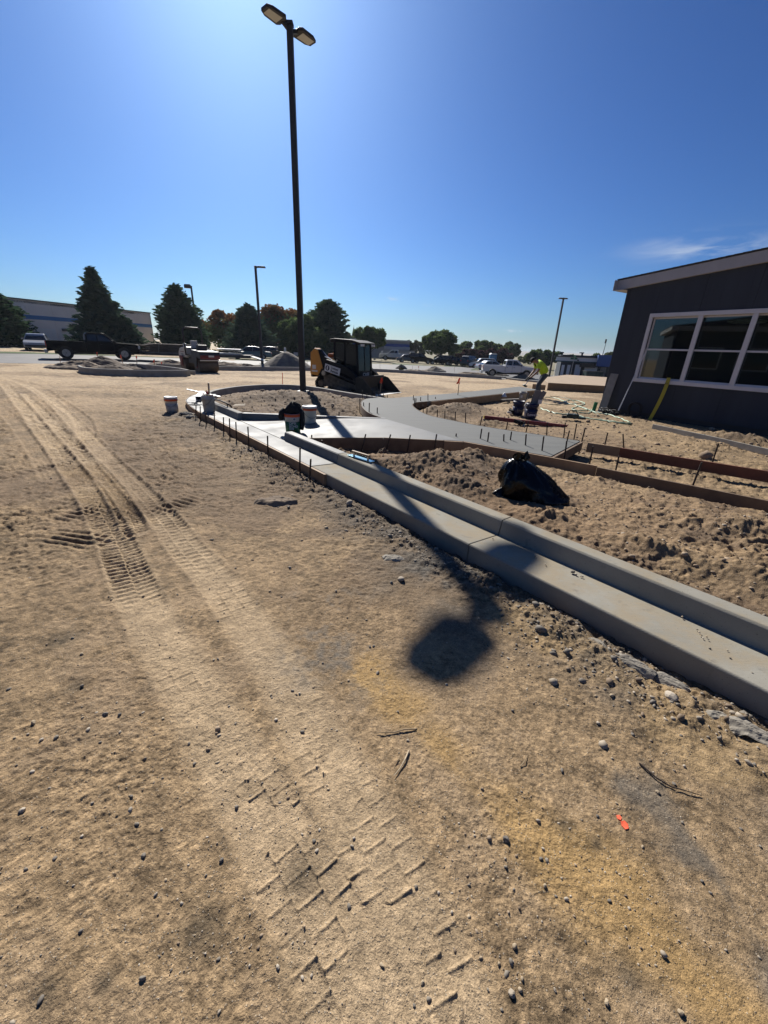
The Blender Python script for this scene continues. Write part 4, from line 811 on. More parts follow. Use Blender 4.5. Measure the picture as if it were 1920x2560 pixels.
def bucket(p, label, rz=0, body=M_bw, band=None, band_z=(.30, .36), lid=False, h=.375, lower=None, hd=True, grime=False, s=1.0, group=None):
    e = empty('bucket', p, rz, label, 'bucket', group, (s, s, s)); r0, r1 = .130, .150
    rr = lambda z: r0 + (r1 - r0) * z / h
    prof = [(.02, .004), (r0 - .006, .0), (r0, .008), (rr(h * .78), h * .78), (rr(h * .78) + .007, h * .785), (rr(h * .8) + .007, h * .815), (rr(h * .82), h * .82), (rr(h * .9), h * .9), (rr(h * .9) + .008, h * .905), (rr(h * .9) + .008, h * .93), (rr(h * .93), h * .935), (r1, h), (r1 - .006, h), (r0 - .01, .02), (.01, .02)]
    MB().lathe(prof, n=28, closed=False).build('shell', body, e, smooth=True)
    def ring(z0, z1, m_, nm): MB().lathe([(rr(z0) + .0015, z0), (rr(z0) + .0095, z0 + .002), (rr(z1) + .0095, z1 - .002), (rr(z1) + .0015, z1)], n=28, closed=False).build(nm, m_, e, smooth=True)
    if lower: ring(.012, h * .60, lower, 'wrap_label')
    if band: ring(band_z[0], band_z[1], band, 'colour_band')
    if lid: MB().lathe([(.01, h + .008), (r1 - .02, h + .008), (r1 - .012, h + .018), (r1 + .008, h + .016), (r1 + .010, h - .02), (r1 + .002, h - .02)], n=28, closed=False).build('lid', M_bw, e, smooth=True)
    if hd:
        MB().tube([(r1 * math.cos(a) * 1.06, -.02 - .10 * math.sin(a) - .055 * math.sin(a), h * .86 - .17 * math.sin(a)) for a in [math.pi * k / 12 for k in range(13)]], .004, 6).build('bail', M_wire, e)
        for sx in (-1, 1): MB().cyl((sx * (r1 - .01), 0, h * .86), (sx * (r1 + .018), 0, h * .86), .018, .014, 10).build('ear', body, e)
    return e
b1 = bucket(at(432, 1030, 0.0), 'white lidded bucket with orange band standing on the dirt by the curve', .3, band=M_bor, band_z=(.285, .345), lid=True, lower=M_bdirt)
b2 = bucket(at(524, 1028, .135), 'grimy white tool bucket on the wet gutter with a float handle sticking up', -.4, body=M_bdirt, s=1.02)
MB().cyl((.03, .0, .03), (.05, .02, .66), .018, .020, 10).build('tool_handle', M_wood, b2); MB().box((.05, .02, .60), (.035, .03, .14)).build('tool_grip', mat('white_grip', (.6, .6, .6), .5), b2, .01)
MB().cyl((-.05, .03, .05), (-.08, .06, .48), .02, .02, 8).build('tool_handle', M_blk, b2); MB().box((-.01, .03, .43), (.07, .05, .09), .5).build('tool_head', mat('red_tool', (.4, .02, .02), .5), b2, .01); MB().box((.10, .0, .40), (.26, .09, .012), .1, -.1).build('trowel_blade', M_alu, b2)
b3 = bucket(at(733, 1081, .14), 'green and white bucket with orange rim and printed lettering on the ramp mouth', .05, band=M_bor, band_z=(.315, .372), lower=M_bgn)
for ln, sz, zz in (('OPTI', .062, .195), ('BOND', .058, .145), ('510', .058, .095)): text(ln, sz, M_white, b3, (-.045, -.150 if zz > .12 else -.1455, zz), (math.pi / 2 - .05, 0, 0), bold=True, align='LEFT')
text('all purpose', .026, mat('orange_print', (.6, .25, .02), .5), b3, (.02, -.1435, .062), (math.pi / 2 - .05, 0, 0))
MB().box((.06, -.1515, .285), (.05, .004, .05), 0, math.pi / 4).build('emblem', M_white, b3); MB().box((.06, -.154, .285), (.034, .004, .034), 0, math.pi / 4).build('emblem_centre', mat('emblem_blue', (.1, .14, .2), .5), b3)
b4 = bucket(at(775, 1060, .15), 'white lidded bucket with orange band behind the green bucket', .5, band=M_bor, band_z=(.30, .35), lid=True)
# dark jacket dropped over the green bucket
def lumpy(rows, n, seed, amp, fr=2.2):
    """closed blob from stacked outlines: rows of (z, cx, cy, rx, ry)"""
    b = MB(); vs = []
    for z, cx, cy, rx, ry in rows:
        for k in range(n):
            a = 2 * math.pi * k / n; q = 1 + amp * 2 * fbm(np.array([math.cos(a) * fr + seed]), np.array([math.sin(a) * fr + z * 6 + seed * 2]), 3, seed)[0]; vs.append((cx + rx * math.cos(a) * q, cy + ry * math.sin(a) * q, z + amp * .12 * math.sin(3 * a + seed + z * 9)))
    L = len(rows); b.add(vs, [(i * n + k, i * n + (k + 1) % n, (i + 1) * n + (k + 1) % n, (i + 1) * n + k) for i in range(L - 1) for k in range(n)] + [tuple(range(n - 1, -1, -1)), tuple(range((L - 1) * n, L * n))]); return b
jk = empty('jacket', np.array(at(733, 1081, .14)) + [0, .03, .0], 0, 'crumpled black jacket draped over the green bucket', 'jacket')
lumpy([(.37, 0, .03, .13, .12), (.385, -.01, .03, .17, .14), (.43, -.01, .03, .175, .145), (.48, .0, .03, .155, .13), (.53, .02, .03, .11, .09), (.56, .0, .03, .06, .05), (.57, 0, .03, .02, .02)], 26, 3, .22).build('jacket_body', M_blk, jk, smooth=True)
for sx, pts in ((-1, [(-.15, -.02, .45), (-.20, -.05, .38), (-.22, -.06, .30), (-.20, -.05, .25)]), (1, [(.14, .0, .47), (.18, -.02, .38), (.19, -.02, .26), (.185, -.03, .14), (.17, -.04, .06)])): MB().tube(pts, [.05, .06, .055, .05] if sx < 0 else [.05, .058, .055, .05, .04], 10).build('sleeve', M_blk, jk, smooth=True)
# things lying on the gutter by the tool bucket
q = at(497, 1002, .15); q2 = at(470, 985, .15)
cb = empty('white_box_beam', q, 0, 'open ended white box section lying on the gutter beside the tool bucket', 'box section'); dv = Vector((at(512, 976, .18) - q)); dv.z = 0; dn = dv.normalized(); nn_ = Vector((-dn.y, dn.x, 0))
bx = MB()
for o_, w_, h_ in (((0, 0, .01), .15, .012), ((0, 0, .118), .15, .012)): bx.bar(Vector(o_), Vector(o_) + dn * 1.5, w_, h_)
for s_ in (-1, 1): bx.bar(nn_ * (s_ * .07) + Vector((0, 0, .064)), nn_ * (s_ * .07) + dn * 1.5 + Vector((0, 0, .064)), .012, .094)
bx.build('box_shell', mat('white_paint', (.7, .7, .7), .4, .05), cb); MB().bar(dn * .5 + Vector((0, 0, .064)), dn * .51 + Vector((0, 0, .064)), .126, .092).build('inner_stop', M_blk, cb)
r0 = at(468, 974, .3); r1 = at(548, 990, .36); sr = empty('screed_rod', at(500, 985, .14), 0, 'long aluminium straightedge resting across the white box section', 'straightedge'); so_ = Vector(sr.location); MB().bar(Vector(at_depth(467, 973.5, 12.0)) - so_, Vector(at_depth(550, 992, 11.2)) - so_, .05, .025).build('rod', M_alu, sr, .002)
bx2 = empty('orange_mixer_tool', at(505, 996, .15), .7, 'small orange handled tool between the box section and the bucket', 'tool'); MB().bar((0, 0, .02), (.10, .25, .16), .05, .03).build('handle', mat('orange_plastic', (.5, .12, .05), .5), bx2, .008); MB().box((-.02, -.06, .025), (.14, .10, .04)).build('head', M_blk, bx2, .008)
hs = empty('steel_trowel', at(487, 1012, .145), .2, 'flat dark steel trowel lying on the gutter left of the tool bucket', 'trowel'); MB().box((0, 0, .006), (.30, .10, .008)).build('blade', M_blk, hs); MB().bar((-.08, 0, .05), (.08, 0, .05), .03, .03).build('handle', M_blk, hs, .01); MB().bar((0, 0, .008), (0, 0, .05), .015, .015).build('post', M_blk, hs)
pr = empty('bent_handrail_pipe', at(560, 1000, .27), 0, 'bent dark pipe lying along the island kerb behind the tool bucket', 'pipe'); po = Vector(pr.location); MB().tube([Vector(at(536, 998, .36)) - po, Vector(at(552, 1002, .36)) - po, Vector(at(566, 1008, .36)) - po, Vector(at(575, 1013, .33)) - po, Vector(at(580, 1019, .27)) - po], .02, 8).build('pipe_run', M_steel, pr, smooth=True); MB().tube([Vector(at(568, 1010, .35)) - po, Vector(at(569, 1016, .25)) - po], .015, 8).build('pipe_foot', M_steel, pr)
dp = empty('cardboard_scrap', at(597, 1016, .16), .3, 'pale scrap of board in the island dirt by the bent pipe', 'scrap'); MB().add([(-.16, -.06, .01), (.15, -.05, .02), (.18, .07, .06), (-.1, .08, .04), (-.16, -.06, .018), (.15, -.05, .028), (.18, .07, .068), (-.1, .08, .048)], [(0, 1, 2, 3), (4, 5, 6, 7), (0, 1, 5, 4), (1, 2, 6, 5), (2, 3, 7, 6), (3, 0, 4, 7)]).build('sheet', mat('card', (.45, .37, .27), .9), dp)
# magnesium hand float on the cured kerb
fp = at(902, 1147, .275); fl = empty('hand_float', fp, math.atan2(GD[1], GD[0]) + .12, 'teal tinted steel hand float with wooden handle resting on the kerb', 'float')
MB().box((0, 0, .01), (.50, .09, .008)).build('blade', mat('float_steel', (.25, .42, .45), .25, .1, 20, metal=.9), fl, .002)
MB().bar((-.19, 0, .075), (.19, 0, .075), .032, .032).build('handle', M_wood, fl, .01)
for s_ in (-1, 1): MB().bar((s_ * .15, 0, .014), (s_ * .15, 0, .06), .02, .02).build('post', M_alu, fl)
# black rubbish bag with a twisted neck
gb = at(1318, 1243, .13); bag = empty('rubbish_bag', gb, 0, 'slumped shiny black plastic rubbish bag on the loose dirt', 'rubbish bag')
M_bag = mat('black_plastic', (.003, .003, .0035), .24, .2, 9, .06, 9, spec=.28, rvar=.06)
def bag_mesh():
    n, rows = 64, 34; vs = []
    for i in range(rows):
        t = i / (rows - 1); body = (1 - t ** 2.8) ** .7 if t < 1 else 0
        rx = .05 + .36 * body * (1 - .34 * t); ry = .045 + .25 * body * (1 - .25 * t)
        if i == 0: rx, ry = rx * .90, ry * .90
        cx = .06 - .25 * t ** 1.1; cy = .02 * t; z = .47 * t
        for k in range(n):
            a = 2 * math.pi * k / n; cr = .07 * (abs(math.sin(3.5 * a + 1.6 * t + .8 * math.sin(4 * t))) - .6) * (.35 + t) + .08 * (abs(math.sin(7.5 * a - 3 * t)) - .6) * t
            q = 1 + cr + .34 * fbm(np.array([math.cos(a) * 1.4 + 3]), np.array([math.sin(a) * 1.4 + t * 2.2]), 4, 12)[0]
            skirt = .10 * max(0, 1 - t * 3.0) * max(0, math.cos(a + .2))
            vs.append((cx + (rx + skirt) * math.cos(a) * q, cy + ry * math.sin(a) * q, z + .02 * math.sin(3 * a + 5 * t) * (1 - t) * min(1, t * 6)))
    return MB().add(vs, [(i * n + k, i * n + (k + 1) % n, (i + 1) * n + (k + 1) % n, (i + 1) * n + k) for i in range(rows - 1) for k in range(n)] + [tuple(range(n - 1, -1, -1))])
ob = bag_mesh().build('bag_body', M_bag, bag, smooth=True)
ne = MB(); n = 40; vs = []
for i in range(10):
    t = i / 9
    for k in range(n):
        a = 2 * math.pi * k / n; r_ = .05 + .02 * t ** .8 + .020 * t * math.sin(5 * a + 2) + .012 * t * math.sin(9 * a + 4 * t); vs.append((-.18 + .03 * t + r_ * math.cos(a) * 1.1, .02 + r_ * .85 * math.sin(a), .40 + .11 * t + .03 * t * math.sin(2 * a + .6) + .03 * t * math.sin(5 * a)))
ne.add(vs, [(i * n + k, i * n + (k + 1) % n, (i + 1) * n + (k + 1) % n, (i + 1) * n + k) for i in range(9) for k in range(n)]); ne.build('bag_neck', M_bag, bag, smooth=True)
lumpy([(.0, -.33, -.10, .13, .06), (.03, -.33, -.10, .15, .07), (.07, -.31, -.09, .12, .05), (.12, -.27, -.07, .06, .03), (.15, -.24, -.06, .01, .01)], 24, 9, .30).build('bag_flap', M_bag, bag, smooth=True)

# ------------------------------------------------------------------ gear round the worker
kb1 = at(1293, 1037, .02); bk = bucket(kb1, 'blue bucket with faint white lettering behind the red beam', .2, body=M_navy, lower=M_navy, grime=True, s=1.12)
text('Lowe\'s', .075, M_grime, bk, (.0, -.147, .135), (math.pi / 2 - .05, 0, 0), bold=True)
kb2 = at(1325, 1045, .02); bk2 = bucket(kb2, 'blue bucket with white lettering and grey knee boards standing in it', -.15, body=M_navy, lower=M_navy, s=1.15)
text('Lowe\'s', .085, M_white, bk2, (.02, -.147, .10), (math.pi / 2 - .05, 0, -.0), bold=True)
for x_, ry, w_ in ((.02, .22, .17), (.13, .42, .12)): MB().box((x_ + .03, .03, .46), (w_, .03, .46), .1, ry).build('knee_board', mat('grey_board', (.16, .155, .145), .7, .1), bk2, .03)
MB().cyl((-.04, 0, .05), (-.02, .0, .62), .006, .006, 6).build('rod', M_steel, bk2); MB().box((.16, -.06, .42), (.09, .02, .10)).build('tag', M_bw, bk2)
MB().tube([(-.16, -.05, .36), (-.19, -.08, .30), (-.17, -.12, .15), (-.16, -.13, .05)], .018, 8).build('side_smear', M_bdirt, bk2)
gb_ = bucket(at(1305, 1003, .05), 'grey plastic jug like pail at the worker\'s feet', .6, body=mat('grey_pail', (.30, .29, .27), .6, .1), hd=False, s=.95)
MB().tube([(.13, 0, .36), (.19, .0, .36), (.20, .0, .28), (.17, 0, .18)], .018, 8).build('pail_handle', MATS['grey_pail'], gb_); MB().bar((.10, -.1, .02), (.26, -.06, .33), .05, .03).build('stick', M_grime, gb_); MB().box((-.14, -.05, .20), (.05, .06, .10)).build('side_cap', M_white, gb_)
wb_ = empty('screed_board', at(1262, 1000, .14), .0, 'pale board lying in the dirt below the white cone', 'board'); o_ = Vector(wb_.location); MB().bar(Vector(at(1254, 1000, .10)) - o_, Vector(at(1318, 997, .10)) - o_, .10, .05).build('board_body', M_grey, wb_, .004)
cn = empty('white_cone', at(1260, 992, .16), 0, 'small white cone shaped pile lid beside the fresh walkway', 'cone'); MB().lathe([(.11, 0), (.10, .02), (.05, .12), (.02, .16), (.001, .165)], n=16, closed=False).build('cone_shell', M_white, cn, smooth=True)
rd = empty('red_beam', at(1316, 1056, .16), 0, 'long dark red box level propped across stakes with a black clamp', 'beam'); ro = Vector(rd.location)
pa, pb = Vector(at(1210, 1043.5, .17)), Vector(at_depth(1417, 1067, 10.9)); MB().bar(pa - ro, pb - ro, .05, .10).build('beam_body', mat('red_beam_paint', (.20, .012, .015), .45, .15, 6), rd, .006)
MB().bar(pa - ro - (pb - pa) * .004, pa - ro + (pb - pa) * .004, .055, .105).build('end_cap', mat('yellow_cap', (.5, .36, .05), .5), rd)
mid = pa + (pb - pa) * .40 - ro; MB().box(mid + Vector((0, -.03, -.01)), (.24, .10, .10), -.5, .2).build('clamp', M_blk, rd, .02); MB().box(mid + Vector((.10, -.06, -.06)), (.20, .06, .05), -.3, -.5).build('clamp_jaw', M_blk, rd, .01); MB().box(mid + Vector((.16, -.07, -.07)), (.05, .02, .09), .2, .5).build('clamp_tag', M_bw, rd)
gc = empty('dark_tool_case', at(1281, 1034, .05), .1, 'dark heap of small tools left of the blue buckets', 'tools'); MB().box((0, 0, .06), (.2, .16, .12), .4).build('case', M_blk, gc, .02); MB().box((-.12, -.06, .04), (.14, .09, .05), -.3, .2).build('trowel', M_bdirt, gc, .006); MB().tube([(-.02, 0, .12), (.08, .05, .2), (.17, .08, .26)], .015, 6).build('handle', M_bdirt, gc)
pw = empty('green_compressor', at(1430, 1048, .04), -.35, 'small dark green power tool lying on the dirt by the hoses', 'power tool'); M_gcomp = mat('green_casting', (.012, .035, .028), .5, .2, 9)
MB().box((0, 0, .09), (.34, .16, .13)).build('housing', M_gcomp, pw, .03); MB().cyl((.05, -.1, .09), (.05, .11, .09), .07, .07, 12).build('motor', M_gcomp, pw); MB().tube([(-.14, 0, .13), (-.10, 0, .24), (.06, 0, .25), (.12, 0, .16)], .014, 8).build('handle', M_gcomp, pw); MB().box((.25, .02, .05), (.22, .12, .06), .2).build('base_shoe', M_gcomp, pw, .01); MB().box((-.23, -.03, .05), (.12, .10, .08), .3).build('battery', M_blk, pw, .02)
gp = empty('green_pipe_stub', at(1483, 1028, .0), .2, 'bright green pipe stub standing in the dirt near the building corner', 'pipe'); MB().cyl((0, 0, -.1), (.04, 0, .31), .06, .06, 16).build('pipe_shell', mat('sewer_green', (.008, .17, .05), .4, .08), gp)
M_hose = mat('pale_green_hose', (.36, .50, .34), .45, .12, 8); M_hose2 = mat('dark_green_hose', (.06, .09, .04), .5, .12, 8)
def hose(px, label, mt, r=.016):
    P = [at(x, y, .035) for x, y in px]; P = catmull(P, 5); P = [(x, y, gz(x, y) + r + .004) for x, y, z in P]; o = MB().tube(P, r, 7).build('garden_hose', mt, None, smooth=True); tag(o, label, 'hose', 'hoses on the dirt by the building')
hose([(1362, 992), (1385, 994), (1405, 1000), (1420, 1008), (1440, 1012), (1462, 1020), (1490, 1030), (1520, 1036), (1550, 1045), (1575, 1054)], 'pale hose snaking from the worker towards the building corner', M_hose)
hose([(1352, 1020), (1372, 1026), (1392, 1032), (1430, 1036), (1470, 1044), (1510, 1050), (1545, 1056), (1578, 1058)], 'thick pale hose lying nearest the green power tool', M_hose, .02)
hose([(1410, 1004), (1425, 1000), (1450, 1003), (1462, 1009), (1440, 1016), (1430, 1022), (1450, 1026), (1478, 1023), (1470, 1032), (1430, 1028)], 'looped hose coil beside the green pipe stub', M_hose)
hose([(1360, 1006), (1385, 1010), (1420, 1010), (1450, 1007), (1462, 1010)], 'thin dark green hose behind the knee boards', M_hose2, .012)
hose([(1375, 990), (1400, 992), (1430, 1000), (1445, 1014), (1465, 1020), (1500, 1040)], 'dark green hose curving past the pale coil', M_hose2, .012)
hose([(1500, 1045), (1530, 1052), (1555, 1058), (1580, 1060)], 'short dark hose end at the foot of the building', M_hose2, .012)

# ================================================================== THE WORKER
def skin(name, verts, edges, radii, mt, parent, root=0, sub=2):
    me = bpy.data.meshes.new(name); me.from_pydata([tuple(v) for v in verts], edges, []); o = bpy.data.objects.new(name, me); COL.objects.link(o); o.parent = parent
    md = o.modifiers.new('skin', 'SKIN'); md.use_smooth_shade = True
    sv = me.skin_vertices[0].data if me.skin_vertices else None
    if sv is None:
        import bmesh
        bm = bmesh.new(); bm.from_mesh(me); bm.verts.layers.skin.verify(); bm.to_mesh(me); bm.free(); sv = me.skin_vertices[0].data
    for i, r_ in enumerate(radii): sv[i].radius = (r_, r_) if not isinstance(r_, tuple) else r_; sv[i].use_root = (i == root)
    s_ = o.modifiers.new('sub', 'SUBSURF'); s_.levels = sub; s_.render_levels = sub; me.materials.append(mt); return o
wkp = at(1333, 993, .02)
man = empty('person', wkp, 0, 'worker in a hi-vis yellow shirt and dark cap bending over a tool', 'person')
M_skin = mat('skin', (.25, .13, .085), .6, .08, 12); M_vis = mat('hi_vis_cotton', (.42, .62, .02), .8, .12, 7, .01, 18); M_jean = mat('grey_denim', (.055, .065, .085), .85, .2, 10, .008, 30); M_boot = mat('boot_leather', (.03, .022, .018), .7, .2, 10)
J = dict(pel=(.30, 0, .93), sp=(.20, 0, 1.13), ch=(.05, 0, 1.31), nk=(-.12, -.01, 1.40), hd=(-.22, -.01, 1.42), hd2=(-.31, -.01, 1.395))
V = [J['pel'], J['sp'], J['ch'], J['nk'], J['hd'], J['hd2']]; E = [(0, 1), (1, 2), (2, 3), (3, 4), (4, 5)]; Rd = [(.10, .12), (.10, .12), (.12, .17), .06, .10, .085]
LEG, ARM = {}, {}
for s_ in (-1, 1):
    i = len(V); V += [(.29, s_ * .10, .86), (.12 + .06 * s_, s_ * .13, .50), (.18 + .09 * s_, s_ * .13, .10), (.04 + .09 * s_, s_ * .14, .04)]; E += [(0, i), (i, i + 1), (i + 1, i + 2), (i + 2, i + 3)]; Rd += [.105, .068, .048, .045]; LEG[s_] = V[i:i + 4]
    i = len(V); V += [(.00, s_ * .19, 1.30), (-.06, s_ * .24, 1.03), (-.27, s_ * .13, .78), (-.35, s_ * .09, .70)]; E += [(2, i), (i, i + 1), (i + 1, i + 2), (i + 2, i + 3)]; Rd += [.07, .046, .034, .038]; ARM[s_] = V[i:i + 4]
man.scale = (1.07, 1.07, 1.07)
skin('body', V, E, Rd, M_skin, man)
sv_ = [(.325, 0, .89), J['sp'], J['ch'], (-.07, 0, 1.385)]; se = [(0, 1), (1, 2), (2, 3)]; sr_ = [(.175, .205), (.16, .19), (.15, .215), (.085, .10)]
for s_ in (-1, 1):
    i = len(sv_); a = ARM[s_]; mid_ = tuple((np.array(a[0]) * .25 + np.array(a[1]) * .75)); sv_ += [a[0], mid_]; se += [(2, i), (i, i + 1)]; sr_ += [.095, .085]
skin('shirt', sv_, se, sr_, M_vis, man)
tv = [(.31, 0, .95), (.30, 0, .88)]; te = [(0, 1)]; tr_ = [(.15, .175), (.14, .17)]
for s_ in (-1, 1):
    i = len(tv); a = LEG[s_]; tv += [a[0], a[1], (a[2][0], a[2][1], a[2][2] + .03)]; te += [(1, i), (i, i + 1), (i + 1, i + 2)]; tr_ += [.115, .088, .072]
skin('trousers', tv, te, tr_, M_jean, man)
for s_ in (-1, 1):
    a = LEG[s_]; skin('boot', [(a[2][0], a[2][1], .16), (a[2][0] + .01, a[2][1], .055), (a[3][0] + .02, a[3][1], .045), (a[3][0] - .06, a[3][1], .04)], [(0, 1), (1, 2), (2, 3)], [.062, .058, .052, .042], M_boot, man, 1)
    h = np.array(ARM[s_][3]); gv = [tuple(np.array(ARM[s_][2])), tuple(h)]; ge = [(0, 1)]; gr = [.042, .048]
    for f in range(4):
        i = len(gv); y = (f - 1.5) * .024; L = (.030, .036, .034, .026)[f]; b0 = h + [-.045, y, -.03]; gv += [tuple(b0), tuple(b0 + [-L * .5, 0, -L]), tuple(b0 + [L * .3, -s_ * .01, -L * 1.9])]; ge += [(1, i), (i, i + 1), (i + 1, i + 2)]; gr += [.011, .0105, .009]
    i = len(gv); b0 = h + [.0, -s_ * .045, -.02]; gv += [tuple(b0), tuple(b0 + [-.03, -s_ * .012, -.03]), tuple(b0 + [-.05, -s_ * .0, -.055])]; ge += [(1, i), (i, i + 1), (i + 1, i + 2)]; gr += [.013, .011, .009]
    skin('glove', gv, ge, gr, M_blk, man, 1, 1)
hc = Vector((-.265, -.01, 1.425)); cap = MB(); t_ = MB().sphere((0, 0, 0), .118, 16, 9, (1.02, .88, .80)); Mr = Matrix.Rotation(R(-42), 3, 'Y')
cap.add([hc + Mr @ Vector((x, y, max(z, -.01) + .012)) for x, y, z in t_.v], t_.f); cap.build('cap_crown', M_blk, man, smooth=True)
br = MB(); vs = []
for k in range(9):
    a = -1.2 + 2.4 * k / 8
    for rr_ in (.09, .185): vs.append(hc + Mr @ Vector((-math.cos(a) * rr_ * 1.0, math.sin(a) * min(rr_, .10), .0 - .012 * (rr_ > .1))))
br.add(vs, [(2 * k, 2 * k + 1, 2 * k + 3, 2 * k + 2) for k in range(8)]); ob = br.build('cap_brim', M_blk, man); sd = ob.modifiers.new('s', 'SOLIDIFY'); sd.thickness = .008
fc = hc + Mr @ Vector((-.098, 0, -.045)); MB().cyl(fc, fc + Mr @ Vector((-.025, 0, -.012)), .014, .010, 8).build('nose', M_skin, man, smooth=True)
for s_ in (-1, 1):
    MB().sphere(hc + Mr @ Vector((-.088, s_ * .034, -.022)), .011, 8, 6).build('eye', mat('eye_white', (.5, .48, .45), .3), man, smooth=True); MB().sphere(hc + Mr @ Vector((.0, s_ * .088, -.03)), .028, 8, 6, (1, .4, 1.2)).build('ear', M_skin, man, smooth=True)
MB().box(hc + Mr @ Vector((-.085, 0, -.085)), (.012, .045, .010), 0, R(-42)).build('mouth', mat('lips', (.2, .07, .06), .6), man, .003)
tl = empty('edging_tool', Vector(wkp) + Vector((-.33, 0, .66)), 0, 'short handled finishing tool gripped in the worker\'s hands', 'tool'); MB().cyl((.10, .02, .20), (-.12, -.02, -.16), .014, .014, 8).build('handle', M_alu, tl); MB().box((-.13, -.02, -.19), (.16, .12, .07), .3, .5).build('head', M_gcomp, tl, .015); MB().box((-.05, .02, -.20), (.10, .10, .05), -.2, .3).build('sponge', M_gcomp, tl, .02)

# ================================================================== KERBS, HEAPS AND STONES OF THE FAR PAD
KS = [(0, -.25), (0, .13), (.02, .15), (.13, .15), (.15, .13), (.15, -.25)]
def kerb(name, path, label, h=1.0, w_=1.0):
    P = [(x, y, float(tilt(x, y))) for x, y in path]
    return tag(MB().sweep(P, [(o * w_, z * h if z > 0 else z) for o, z in KS]).build(name, M_kerbfar, None, .008), label, 'kerb')
kerb('far_kerb', FAR_KERB, 'long low concrete kerb along the far side of the dirt pad', 1.8, 1.2)
n0 = on(477, 942); lk = [tuple(on(px, py)[:2]) for px, py in ((196, 928), (215, 935), (300, 940), (400, 941.5), (470, 941.5))]
lk2 = [tuple(on(px, py)[:2]) for px, py in ((477, 940), (455, 935), (410, 929), (365, 924), (330, 921.5))]
ik = empty('triangular_island_kerb', (n0[0], n0[1], 0), 0, 'pointed concrete kerb island with dirt piles near the black pickup', 'kerb'); ikp = Vector(ik.location)
MB().sweep([(x - ikp.x, y - ikp.y, 0) for x, y in catmull(lk, 4)][::-1], [(o, z * 2.0 if z > 0 else z) for o, z in KS]).build('kerb_section', M_kerbfar, ik, .008)
MB().sweep([(x - ikp.x, y - ikp.y, 0) for x, y in lk2], [(-o, z * 2.0 if z > 0 else z) for o, z in KS]).build('kerb_section', M_kerbfar, ik, .008)
kerb('left_far_kerb', [tuple(on(px, py)[:2]) for px, py in ((395, 919), (430, 921), (468, 922.5))], 'short straight kerb behind the triangular island', 1.8)
kerb('small_kerb_block', [tuple(on(px, py)[:2]) for px, py in ((477, 936), (490, 936.5))], 'stub of kerb at the nose of the triangular island', 1.4)
kerb('right_far_kerb', [tuple(on(px, py)[:2]) for px, py in ((1270, 948), (1300, 952), (1340, 956), (1368, 957))], 'rounded pale kerb nose below the white pickup', 1.2, 2.2)
def heap(name, px, py, L, Wd, h, col, label, seed, cat='dirt pile', rz=0., rough=.25, pts=None, n=64):
    """one loose pile: a noisy mound mesh with clods"""
    p = on(px, py); xs = np.linspace(-1, 1, n); X, Y = np.meshgrid(xs, xs, indexing='ij'); r = np.hypot(X, Y)
    base = np.clip(1 - r ** 1.3, 0, 1) ** 1.05
    z = base * (1 + rough * 2.2 * fbm(X * 2.2 + seed, Y * 2.2, 4, seed)) + rough * .55 * base ** .5 * fbm(X * 7 + seed, Y * 7, 3, seed + 4) + rough * .25 * base ** .5 * fbm(X * 18 + seed, Y * 18, 2, seed + 6)
    if pts:
        for ax_, ay_, aw, ah in pts: z = z + ah * np.exp(-((X - ax_) ** 2 + (Y - ay_) ** 2) / aw ** 2) * np.clip(1 - r ** 4, 0, 1)
    Z = z * h - .10 * sstep(.85, 1.0, r) - .01; V_ = np.stack([X * L / 2, Y * Wd / 2, Z], -1).reshape(-1, 3)
    idx = lambda i, j: i * n + j; keep = r < 1.05
    fs = [(idx(i, j), idx(i + 1, j), idx(i + 1, j + 1), idx(i, j + 1)) for i in range(n - 1) for j in range(n - 1) if keep[i, j]]
    me = bpy.data.meshes.new(name); me.from_pydata([tuple(v) for v in V_], [], fs); o = bpy.data.objects.new(name, me); COL.objects.link(o); o.location = p; o.rotation_euler[2] = rz
    me.polygons.foreach_set('use_smooth', [True] * len(me.polygons)); me.materials.append(col); return tag(o, label, cat)
M_gravel = mat('gravel_fines', (.15, .13, .105), .95, .25, 2, .05, 12); M_loam = mat('dark_loam', (.12, .088, .062), .95, .3, 2, .05, 9); M_loam2 = mat('brown_loam', (.19, .14, .095), .95, .3, 2, .05, 9)
heap('gravel_pile', 718, 921, 4.9, 4.0, 1.42, M_gravel, 'tall cone of grey brown gravel behind the pole', 3, 'gravel pile', rough=.10, n=80)
heap('low_gravel_spill', 672, 919.5, 4.4, 2.2, .34, M_gravel, 'low spill of gravel left of the gravel cone', 8, 'gravel pile', rough=.4)
heap('dirt_pile', 258, 918, 3.6, 2.2, .72, M_loam, 'rounded brown dirt pile below the black pickup door', 5, rough=.2)
heap('dirt_pile', 285, 926, 2.6, 1.6, .38, M_loam, 'dark dirt pile inside the pointed kerb island', 11, rough=.25)
heap('dirt_pile', 196, 922, 4.2, 2.4, .46, M_loam2, 'broad low dirt pile behind the pickup tail stake', 15, rough=.5)
heap('dirt_pile', 330, 922, 3.4, 1.8, .34, M_loam, 'low dirt ridge right inside the pointed kerb island', 19, rough=.5)
heap('dirt_pile', 424, 915, 4.0, 2.2, .42, M_loam2, 'low dirt ridge below the lumber trailer', 23, rough=.4)
heap('dirt_pile', 560, 914, 4.6, 1.8, .30, M_loam2, 'low dirt ridge between the roller and far light pole', 27, rough=.6)
heap('dirt_pile', 615, 917, 3.2, 1.4, .26, M_loam, 'low dark dirt ridge left of the far light pole', 29, rough=.6)
heap('dirt_pile', 1087, 928, 3.0, 2.2, .55, M_gravel, 'small grey heap behind the far kerb under the round tree', 33, rough=.35)
heap('dirt_pile', 1003, 922, 1.6, 1.2, .55, M_gravel, 'tiny scrubby heap beyond the loader', 36, rough=.5)
